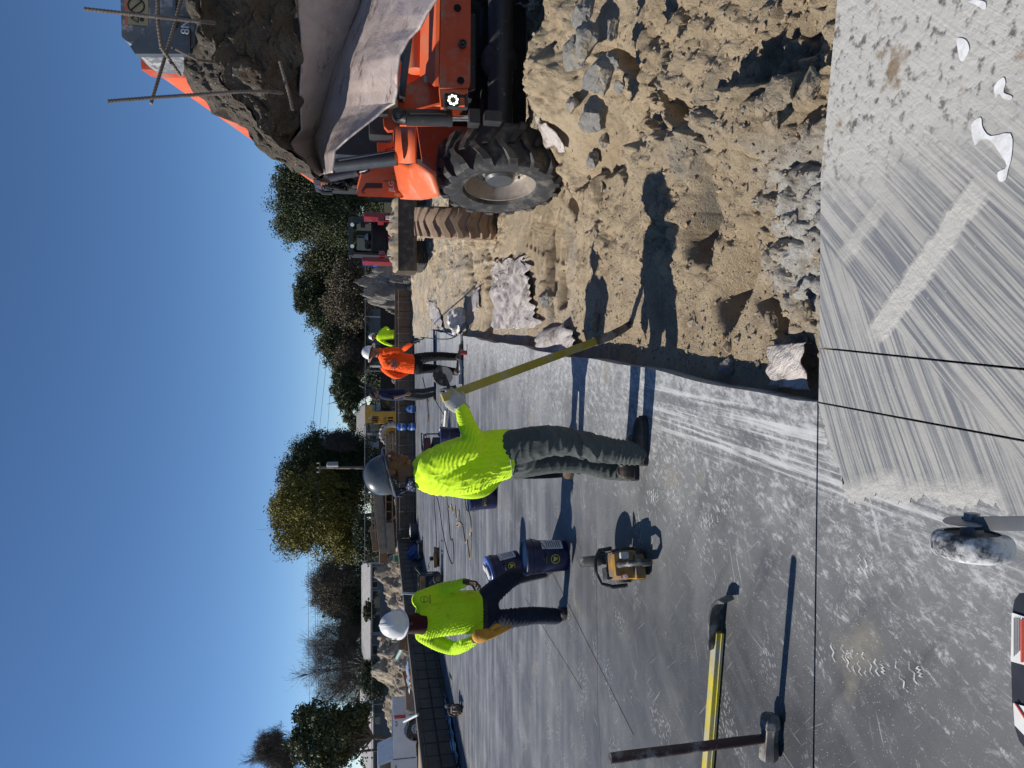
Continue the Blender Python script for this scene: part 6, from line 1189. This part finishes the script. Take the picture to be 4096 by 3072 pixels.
m=MB(); m.prism([(x,Yk+.03,z) for x,z in ((xc-1.95,zbot),(xc-3.2,zbot),(xc-3.25,zbot+.6),(xc-2.9,ztop),(xc-1.9,ztop+.04))],(0,1.85,0)); m.build('hood',WP,tk,30)
m=MB(); m.box((xc-.35,Yk-.01,ztop-.12),(.2,.03,.035),None,.01); m.build('door_handle',PLB,tk); m=MB(); m.beam((xc-.01,Yk-.004,zbot),(xc-.01,Yk-.004,ztop),.012,.03); m.build('door_gap',PLB,tk,0)
m=MB(); text(m,'4x4',.16,(gx(2894),Yk-.003,gz_(1586)),(1,0,0),(0,0,1),.003); m.build('badge',PLB,tk,0)
for x in (xw,xc-2.35):
    for y in (Yk+.14,Yk+1.72):
        wr_=bpy.data.objects.new('wheel',None); C.objects.link(wr_); wr_.parent=tk; wr_['_w']=1; wr_.location=V((x,y,zw))-wloc(tk); sgn=-1 if y<Yk+1 else 1
        m=MB(); m.lathe([(.22,-.1),(.34,-.11),(.38,-.08),(.38,.08),(.34,.11),(.22,.1)],(x,y,zw),(0,sgn,0),32); m.build('tyre',RUB,wr_); m=MB(); m.lathe([(.23,.1),(.215,.09),(.2,.05),(.1,.06),(.05,.08),(0,.08)],(x,y,zw),(0,sgn,0),32); m.build('rim',mk('alloy',(.4,.4,.4),(.3,.3,.3),8,.35,.6),wr_)
        m=MB()
        for k in range(8): a=2*math.pi*k/8; p=V((x+math.cos(a)*.13,y+sgn*.07,zw+math.sin(a)*.13)); m.lathe([(.028,0),(0,.001)],p,(0,sgn,0),10)
        m.build('rim_holes',HOLE,wr_,0)
# ---------------------------------------------------------------- yellow backhoe behind the far wall
bh=thing('backhoe_loader','yellow backhoe loader with black cab parked beyond the far form wall','backhoe loader',(-4.3,40.5,-.72)); CY=mk('machine_yellow',(.52,.30,.025),(.44,.25,.02),4,.45,0,.1,30,.003,(.25,.2,.14),3,.52,.7,.7); Yb=40.
def PB(q,Y,dep,mat,nm,root=bh,bev=.03): return PBs(q[0],q[1],q[2],q[3],Y,dep,mat,nm,root,bev)
PB((1460,1490,1625,1692),Yb,.9,CY,'boom_head'); PB((1486,1585,1646,1668),Yb-.1,.6,CY,'boom_arm'); m=MB(); pbox(m,1515,1583,1662,1694,Yb-.05,1.2,.05); pbox(m,1495,1520,1664,1696,Yb,.8,.04); m.build('bonnet',CY,bh)
m=MB()
for k in range(4): pbox(m,1488,1514,1666+k*7,1669+k*7,Yb-.12,.05,.005)
m.build('grille',HOLE,bh); PB((1552,1572,1669,1674),Yb-.07,.03,HOLE,'vent_slot',bh,0); PB((1552,1572,1680,1685),Yb-.07,.03,HOLE,'vent_slot',bh,0); PB((1472,1484,1669,1676),Yb-.012,.02,WHT,'sticker',bh,0)
m=MB(); text(m,'CAT',.2,W(1540,1675,Yb-.06),(1,0,0),(0,0,1),.003); m.build('lettering',PLB,bh,0)
m=MB(); pbox(m,1469,1482,1692,1732,Yb+.2,1.3,.04)
for q in ((1482,1530,1692,1695),(1482,1530,1727,1731),(1523,1540,1692,1731)): pbox(m,*q,Yb+.2,.1,.01)
m.build('cab',PLB,bh); PB((1485,1522,1695,1727),Yb+.3,.03,mk('window_dim',(.08,.1,.12),(.04,.05,.06),3,.1),'cab_window',bh,0); PB((1470,1488,1732,1738),Yb+.3,.1,WHT,'work_light',bh)
m=MB(); 
for q in ((1500,1505,1605,1645),(1500,1590,1602,1606),(1500,1590,1643,1647)): pbox(m,*q,Yb-.05,.12,.01)
pbox(m,1560,1600,1604,1646,Yb-.1,1.2,.05); m.build('loader_frame',PLB,bh); PB((1535,1600,1692,1728),Yb+.7,1.1,PLB,'chassis')
wheel(bh,W(1568,1735,Yb+.1),(-.2,-1,0),.72,.45,'lug',mk('tyre_dusty',(.34,.32,.29),(.24,.22,.2),6,.9),CY,18); wheel(bh,W(1570,1602,Yb+.5),(-.1,-1,0),.7,.4,'lug',RUB,CY,18)
# ---------------------------------------------------------------- houses
def house(label,px_ridge,px_eave,px_base,pyl,pyr,Y,dep,wall,roof,wins,doors=(),gable=False,hip=30):
    r=thing('house',label,'house',W(px_base,(pyl+pyr)/2,Y)); m=MB(); a,b=W(px_eave,pyl,Y),W(px_base,pyr,Y); zb=-.8
    m.box(((a.x+b.x)/2,Y+dep/2,(a.z+zb)/2),(abs(a.x-b.x),dep,a.z-zb)); m.build('wall',wall,r,0)
    zr=W(px_ridge,1600,Y).z; x0,x1=min(a.x,b.x),max(a.x,b.x); e=.35; m=MB(); hp=(x1-x0)*.0+hip*Y/F_PX
    if not gable: 
        B=[(x0-e,Y-e,a.z),(x1+e,Y-e,a.z),(x1+e,Y+dep+e,a.z),(x0-e,Y+dep+e,a.z)]; Rg=[(x0+hp,Y+dep/2,zr),(x1-hp,Y+dep/2,zr)]; m.add(B+Rg+[(x,y,z-.12) for x,y,z in B],[(0,1,5,4),(1,2,5),(2,3,4,5),(3,0,4),(0,1,7,6),(1,2,8,7),(2,3,9,8),(3,0,6,9),(6,7,8,9)])
    else:
        xm=(x0+x1)/2; m.prism([(x0-e,Y-e,a.z),(x0-e,Y-e,a.z-.15),(xm,Y-e,zr-.15),(x1+e,Y-e,a.z-.15),(x1+e,Y-e,a.z),(xm,Y-e,zr)],(0,dep+2*e,0)); g_=MB(); g_.prism([(x0,Y,a.z-.02),(x1,Y,a.z-.02),(xm,Y,zr-.12)],(0,.1,0)); g_.build('gable',wall,r,0)
    m.build('roof',roof,r,0)
    for q in wins:
        m=MB(); pbox(m,*q,Y-.06,.08); f_=m.build('window',mk('win_frame',(.5,.5,.5)) if 'win_frame' not in bpy.data.materials else bpy.data.materials['win_frame'],r,0); m=MB(); pbox(m,q[0]+2,q[1]-2,q[2]+3,q[3]-3,Y-.07,.02); m.build('pane',GLASS,f_,0)
    for q in doors: m=MB(); pbox(m,*q,Y-.05,.06); m.build('door',WHT,r,0)
    return r
HW=mk('siding_grey',(.20,.205,.21),(.16,.165,.17),1.5,.8,0,.2,3,.02,stretch=(.2,.2,6)); HWD=mk('siding_dim',(.15,.15,.15),(.11,.11,.115),1.5,.8); RW=mk('roof_pale',(.36,.35,.345),(.27,.265,.26),2,.9,0,.4,8,.02); RG=mk('roof_grey',(.26,.25,.24),(.19,.185,.18),3,.9,0,.4,10,.02); WW=mk('siding_white',(.45,.45,.44),(.38,.38,.37),1.5,.8)
house('long low house with pale roof behind the lime worker',1444,1482,1530,2700,2246,85,8,HW,RW,[(1488,1512,2265,2305),(1488,1512,2325,2352),(1489,1520,2362,2430),(1489,1522,2450,2530),(1488,1512,2580,2620)],(),False,45)
house('grey house with pale roof between the round bush and the pickup',1438,1466,1535,2905,2712,82,8,HWD,RW,[(1507,1530,2790,2842)],(),False,40); house('pale-roofed house at the far left behind the dark magnolia',1440,1492,1540,3140,2850,70,8,HWD,RW,[(1500,1520,2870,2895),(1508,1535,2985,3010)],(),False,60)
house('grey gabled house behind the farthest worker',1428,1462,1535,1462,1236,75,9,HW,RG,[(1478,1520,1330,1352),(1480,1512,1405,1425)],(),True); house('house with plain grey roof behind the yellow backhoe',1423,1463,1535,1790,1628,88,9,WW,RG,[(1478,1508,1740,1772)],[],False,10)
# ---------------------------------------------------------------- chain-link and silt fences, pole, wires, rack
FN=mk('fence_metal',(.22,.225,.23),(.17,.175,.18),4,.5,.3); SILT=mk('silt_black',(.012,.013,.012),(.02,.02,.02),4,.9)
MESH=NT('chain_link'); Xm,Ym,Zm=MESH.sep(); wv=MESH.math('ABSOLUTE',MESH.math('SINE',MESH.math('MULTIPLY',MESH.math('ADD',Xm,Zm),40))); wv2=MESH.math('ABSOLUTE',MESH.math('SINE',MESH.math('MULTIPLY',MESH.math('SUBTRACT',Xm,Zm),40))); MESH=MESH.done((.2,.2,.2),.5,.4,None,MESH.math('MULTIPLY',MESH.math('GREATER_THAN',MESH.math('MAXIMUM',MESH.rng(wv,.05,.12,1,0),MESH.rng(wv2,.05,.12,1,0)),.5),.6))
def fence(label,py0,py1,Y,px_top,pxb,step,silt=True):
    r=thing('chain_link_fence',label,'fence',W(pxb,(py0+py1)/2,Y)); zt_=W(px_top,1500,Y).z; x0,x1=W(1500,py0,Y).x,W(1500,py1,Y).x; n=max(2,int(abs(x1-x0)/step)); m=MB(); m.tube([(x0,Y,zt_),(x1,Y,zt_)],.022,6); m.build('top_rail',FN,r)
    for k in range(n+1): x=x0+(x1-x0)*k/n; m=MB(); m.tube([(x,Y,-.75),(x,Y,zt_+.05)],.035,6); m.build('post',FN,r)
    m=MB(); m.add([(x0,Y-.04,-.5),(x1,Y-.04,-.5),(x1,Y-.04,zt_),(x0,Y-.04,zt_)],[(0,1,2,3)]); m.build('mesh',MESH,r,0)
    if silt: m=MB(); zb=W(pxb,1500,Y).z; m.prism([(x0,Y-.1,-.75),(x1,Y-.1,-.75),(x1,Y-.1,zb),(x0,Y-.1,zb)],(0,.02,0)); m.build('silt_cloth',SILT,r,0)
fence('chain-link fence with black silt cloth behind the far form wall',1050,1700,48,1461,1522,3.,True); fence('chain-link fence behind the timber stack and wood heap',1700,2250,47,1459,1516,3.,True); fence('chain-link fence across the front of the long pale-roofed house',2255,3100,46,1487,1534,3.4,False)
up_=thing('utility_pole','wooden utility pole with transformer before the tall trees','utility pole',W(1535,1871,66)); m=MB(); m.tube([W(1545,1871,66),W(1275,1870,66)],[.16,.11],10); m.build('pole',TIM,up_); m=MB(); pbox(m,1276,1281,1848,1892,66-.2,.12); m.build('crossarm',TIM,up_); m=MB(); q=W(1330,1858,65.8); m.lathe([(0,-.5),(.25,-.5),(.25,.45),(.2,.5),(0,.52)],q,(0,0,1),16); m.build('transformer',mk('can_grey',(.4,.4,.39),rough=.5),up_)
for k in (0,1,2): m=MB(); q=W(1276,1852+k*18,65.8); m.tube([q,q+V((0,0,.2))],.05,8); m.build('insulator',WHT,up_)
def wire(label,pts,r=.014): m=MB(); m.tube([W(*p) for p in pts],r,5); tag(m.build('power_line',CORD_B,None,60,loc=W(*pts[0])),label,'power line','power lines in the sky')
for k,(a_,b_,c_) in enumerate((((1240,1800,66),(1262,1600,70),(1290,1330,76)),((1274,1760,66),(1290,1600,70),(1318,1330,76)),((1306,1780,66),(1318,1600,70),(1338,1400,76)))): wire('thin dark power line sloping in the sky right of the tall yellow-green tree',[a_,b_,c_])
for k,px in enumerate((1234,1262,1271)): wire('thin dark power line crossing the sky over the bare trees at the left',[(px+6,1880,66),(px-2,2150,66),(px,2600,66),(px+12,3200,66)])
rk=thing('scissor_lift','blue steel lift frame standing behind the dark red track loader','lift',W(1500,1050,33)); m=MB()
for q in ((1446,1492,1033,1036),(1446,1492,1064,1067),(1446,1450,1033,1067),(1468,1472,1033,1067),(1488,1492,1033,1067)): pbox(m,*q,33,.06)
pbox(m,1492,1560,1036,1064,33.2,.5); m.build('frame',mk('lift_blue',(.02,.06,.25),rough=.5),rk)
# ---------------------------------------------------------------- trees
BARK=mk('bark',(.075,.06,.05),(.12,.1,.085),4,.95,0,.6,20,.02,stretch=(1,1,.3)); TWIG=mk('twig_grey',(.14,.115,.095),(.09,.075,.065),2,.95)
def leafmat(nm,a,b,c_): s=NT(nm); n_=s.noise(.45,4,.6); col=s.mix(s.rng(n_,.38,.62),a,b); col=s.mix(s.rng(s.noise(7,3,.6),.5,.62),col,c_); return s.done(col,.65,0,None,None,Specular_IOR_Level=.25)
LF_D=leafmat('leaf_dark',(.042,.056,.028),(.066,.082,.038),(.10,.115,.055)); LF_M=leafmat('leaf_mid',(.08,.088,.042),(.11,.115,.056),(.05,.06,.03)); LF_Y=leafmat('leaf_olive',(.19,.165,.035),(.13,.125,.035),(.25,.205,.045)); LF_B=leafmat('leaf_brown',(.13,.105,.07),(.09,.08,.052),(.17,.135,.09))
def leaves(name,cs,n,lw,ll,mat,root,seed,droop=.2,fill=.5):
    """small leaf faces in clumps through the crown; cs: (centre, radii) lobes"""
    r=np.random.default_rng(seed); tot=sum(a[0]*a[1]*a[2] for _,a in cs)**(1.); P=[]
    w_=np.array([ (a[0]*a[1]*a[2])**.75 for _,a in cs]); w_/=w_.sum(); ncl=max(30,n//34); which=r.choice(len(cs),ncl,p=w_)
    d=r.normal(size=(ncl,3)); d/=np.linalg.norm(d,axis=1)[:,None]; lp=np.array([.62+.62*(mnoise.noise(V((d[i][0]*2.3+which[i]*3+seed,d[i][1]*2.3,d[i][2]*2.3)))+.5) for i in range(ncl)]); rad=((fill+(1-fill)*r.uniform(0,1,ncl)**.6)*lp)[:,None]; cen=np.array([tuple(cs[i][0]) for i in which])+d*rad*np.array([cs[i][1] for i in which])
    k=n//ncl; cl=np.repeat(cen,k,0); s_=np.repeat(np.array([min(cs[i][1]) for i in which])*r.uniform(.07,.24,ncl),k)[:,None]; pos=cl+r.normal(size=(ncl*k,3))*s_*np.array([1,1,.75]); N=len(pos)
    a=r.normal(size=(N,3)); a[:,2]-=droop*1.5; a/=np.linalg.norm(a,axis=1)[:,None]; b=np.cross(a,r.normal(size=(N,3))); b/=np.linalg.norm(b,axis=1)[:,None]+1e-9; L=(ll*r.uniform(.6,1.35,N))[:,None]; Wd=(lw*r.uniform(.6,1.3,N))[:,None]
    v=np.stack([pos-a*L/2,pos+b*Wd/2,pos+a*L/2,pos-b*Wd/2],1).reshape(-1,3)-np.array(wloc(root)); me=bpy.data.meshes.new(name); me.vertices.add(len(v)); me.vertices.foreach_set('co',v.astype(np.float32).ravel()); me.loops.add(len(v)); me.loops.foreach_set('vertex_index',np.arange(len(v),dtype=np.int32)); me.polygons.add(N); me.polygons.foreach_set('loop_start',np.arange(0,4*N,4,dtype=np.int32)); me.polygons.foreach_set('loop_total',np.full(N,4,np.int32)); me.update(calc_edges=True); return link(name,me,mat,root,0)
def branch(mb,p,d,L,r,depth,rr,maxd,spread=.6,up=.15,tips=None,kids=(2,4),n=5):
    pts=[p]; q=p.copy(); dd=d.normalized()
    for k in range(3): dd=(dd+V((rr.gauss(0,.16),rr.gauss(0,.16),rr.gauss(0,.12)+up*.3))).normalized(); q=q+dd*L/3; pts.append(q.copy())
    mb.tube(pts,[r,r*.85,r*.72,r*.55],n if depth<2 else (4 if depth<3 else 3),False)
    if tips is not None and depth>=1: tips.append(q)
    if depth<maxd:
        for k in range(rr.randint(*kids)):
            t=rr.choice((1,2,3)) if depth else rr.choice((2,3)); nd=(dd+V((rr.gauss(0,spread),rr.gauss(0,spread),rr.gauss(0,spread*.6)+up))).normalized(); branch(mb,pts[t],nd,L*rr.uniform(.55,.8),r*.5,depth+1,rr,maxd,spread,up,tips,kids,n)
def tree(label,py,Y,lobes,n,mat,seed,base=1540,lw=.10,ll=.17,nm='tree',trunk=None,tw=0,fill=.3,droop=.2,cat='tree',tr=.28):
    b=W(base,py,Y); b.z=-.75; root=thing(nm,label,cat,b); cs=[]; rr=random.Random(seed)
    for px,pyc,rpx,rpy in lobes:
        c=W(px,pyc,Y); sc=Y/F_PX; cs.append((c+V((0,rr.uniform(-.5,.5)*rpy*sc,0)),(rpy*sc,(rpx+rpy)/2*sc*.9,rpx*sc)))
    m=MB(); top=sum((c for c,_ in cs),V((0,0,0)))/len(cs); fork=b.lerp(top,.45); m.tube([b,b.lerp(fork,.5)+V((rr.uniform(-.2,.2),0,0)),fork],[tr,tr*.8,tr*.65],10); m.build('trunk',BARK,root)
    m=MB()
    for c,a in cs:
        for k in range(5):
            e=c+V((rr.gauss(0,.55)*a[0],rr.gauss(0,.55)*a[1],rr.gauss(.1,.5)*a[2])); mid=fork.lerp(e,.5)+V((rr.gauss(0,.3),rr.gauss(0,.3),.2)); m.tube([fork,mid,e],[tr*.4,tr*.22,tr*.05],5,False)
            if tw: 
                for _ in range(tw): branch(m,e.lerp(mid,rr.random()*.6),(e-fork).normalized()+V((rr.gauss(0,.5),rr.gauss(0,.5),rr.gauss(.2,.3))),min(a)*.55,.022,1,rr,3,.5,.2,None,(2,3),4)
    m.build('limbs',TWIG if tw else BARK,root,60)
    if tw>=5: leaves('twigs',cs,34000 if seed==19 else 17000,.022,.65,TWIG,root,seed+50,-.6,.2)
    if n: leaves('crown',cs,int(n*(2.1 if ll<.2 else 1.3)),lw,ll,mat,root,seed,droop,fill)
    return root
tree('tall dark oak behind the telehandler boom',800,60,[(1270,690,110,110),(1190,800,95,110),(1260,870,130,110),(1180,910,80,70),(1350,760,110,150),(1370,900,100,100),(1140,730,45,70)],42000,LF_D,3,tw=1); tree('broad oak with thin brown patches behind the track loader',1030,64,[(1330,1010,110,90),(1270,1050,70,60),(1400,980,70,110),(1390,1080,80,70)],20000,LF_M,5,tw=2)
tree('umbrella-topped dark pine left of the track loader',1180,66,[(1240,1160,55,90),(1215,1200,35,60),(1290,1240,60,75),(1330,1290,50,60),(1330,1150,60,60)],20000,LF_D,7,fill=.55); tree('grey bushy tree below the umbrella pine',1200,60,[(1400,1150,80,110),(1360,1230,70,70),(1420,1250,60,90)],13000,LF_B,8,tw=3)
tree('leafy tree behind the orange-shirted worker',1400,62,[(1330,1370,60,70),(1380,1430,70,80),(1400,1330,70,60)],16000,LF_M,9,tw=2); tree('thin brown-twigged tree behind the orange-shirted worker',1440,60,[(1410,1440,60,70)],4000,LF_B,10,tw=5)
tree('dark palm-like tree behind the navy-shirted man',1570,58,[(1385,1560,50,70),(1400,1600,50,40),(1370,1510,40,45)],12000,LF_D,11,lw=.08,ll=.55,droop=.1); tree('small pale tree beyond the yellow backhoe',1690,95,[(1395,1670,26,26),(1425,1700,30,30)],3500,LF_M,12); tree('bare little tree right of the tall trees',1760,70,[(1360,1765,60,34)],0,LF_B,13,tw=7,tr=.12)
tree('tall dark tree behind the utility pole',1850,72,[(1230,1830,80,80),(1290,1790,90,70),(1340,1860,120,100),(1400,1790,80,70),(1180,1890,70,70),(1400,1900,80,90)],34000,LF_D,14,tw=1); tree('tall yellow-green tree above the timber stack',2060,70,[(1130,2060,60,80),(1180,1990,90,90),(1190,2140,90,90),(1270,2050,110,120),(1320,2150,90,80),(1290,1940,80,70),(1370,2060,100,140),(1400,2190,70,60)],52000,LF_Y,15,lw=.10,ll=.3,droop=.5,tw=1)
tree('dark rounded shrub beside the timber stack',2180,52,[(1470,2170,45,70),(1450,2120,35,50)],9000,LF_D,16,1545,tr=.1,nm='shrub',cat='shrub'); tree('twiggy grey tree behind the long pale-roofed house',2340,92,[(1300,2330,70,80),(1350,2280,80,60),(1330,2400,90,70)],10000,LF_B,17,tw=6); tree('dark green tree behind the long pale-roofed house',2400,95,[(1400,2330,60,110),(1420,2450,50,90),(1340,2430,50,50)],18000,LF_D,18)
tree('wide bare tree with brown twigs behind the long house',2670,92,[(1290,2620,80,110),(1340,2550,90,90),(1340,2720,100,110),(1400,2640,80,150),(1400,2740,60,70)],9000,LF_B,19,tw=13,lw=.05,ll=.09); tree('dark bushy trees filling behind the long house',2540,97,[(1400,2520,60,90),(1380,2600,50,60)],12000,LF_D,20)
tree('round clipped dark bush in front of the long house',2705,70,[(1482,2705,38,64)],12000,LF_D,21,1545,.07,.09,'bush',tr=.08,fill=.85,cat='bush'); tree('dark magnolia with broad leaves at the left edge',2960,45,[(1240,2900,70,70),(1290,2970,90,80),(1340,2890,80,80),(1380,2980,80,90),(1420,2860,60,60),(1300,3040,90,60),(1200,2970,50,50)],22000,LF_D,22,lw=.12,ll=.22,fill=.35,tr=.2); tree('bare tree with thin twigs rising over the magnolia',3010,62,[(1080,3010,70,70),(1140,3060,60,60)],500,LF_B,23,tw=9,tr=.14,lw=.06,ll=.1)
tree('small shrub at the corner of the grey house',2850,66,[(1505,2760,28,40),(1500,2700,20,20)],4500,LF_D,24,1545,.08,.16,'shrub',tr=.06,cat='shrub'); tree('green shrub between the sandy mound and the long house',2440,78,[(1478,2440,22,40)],3500,LF_M,25,1540,.1,.18,'shrub',tr=.06,cat='shrub')

# the wood beyond the houses, one dark mass
cs=[]; rr=random.Random(5)
for k in range(60): x=-95+190*k/59+rr.uniform(-2,2); h_=rr.uniform(2.0,3.6); cs.append((V((x,128+rr.uniform(-6,6),.0+h_*.42)),(3.2,2.5,h_)))
wd=leaves('far_wood',cs,140000,.25,.42,LF_D,None,77,.2,.3); tag(wd,None,None,None,'stuff')
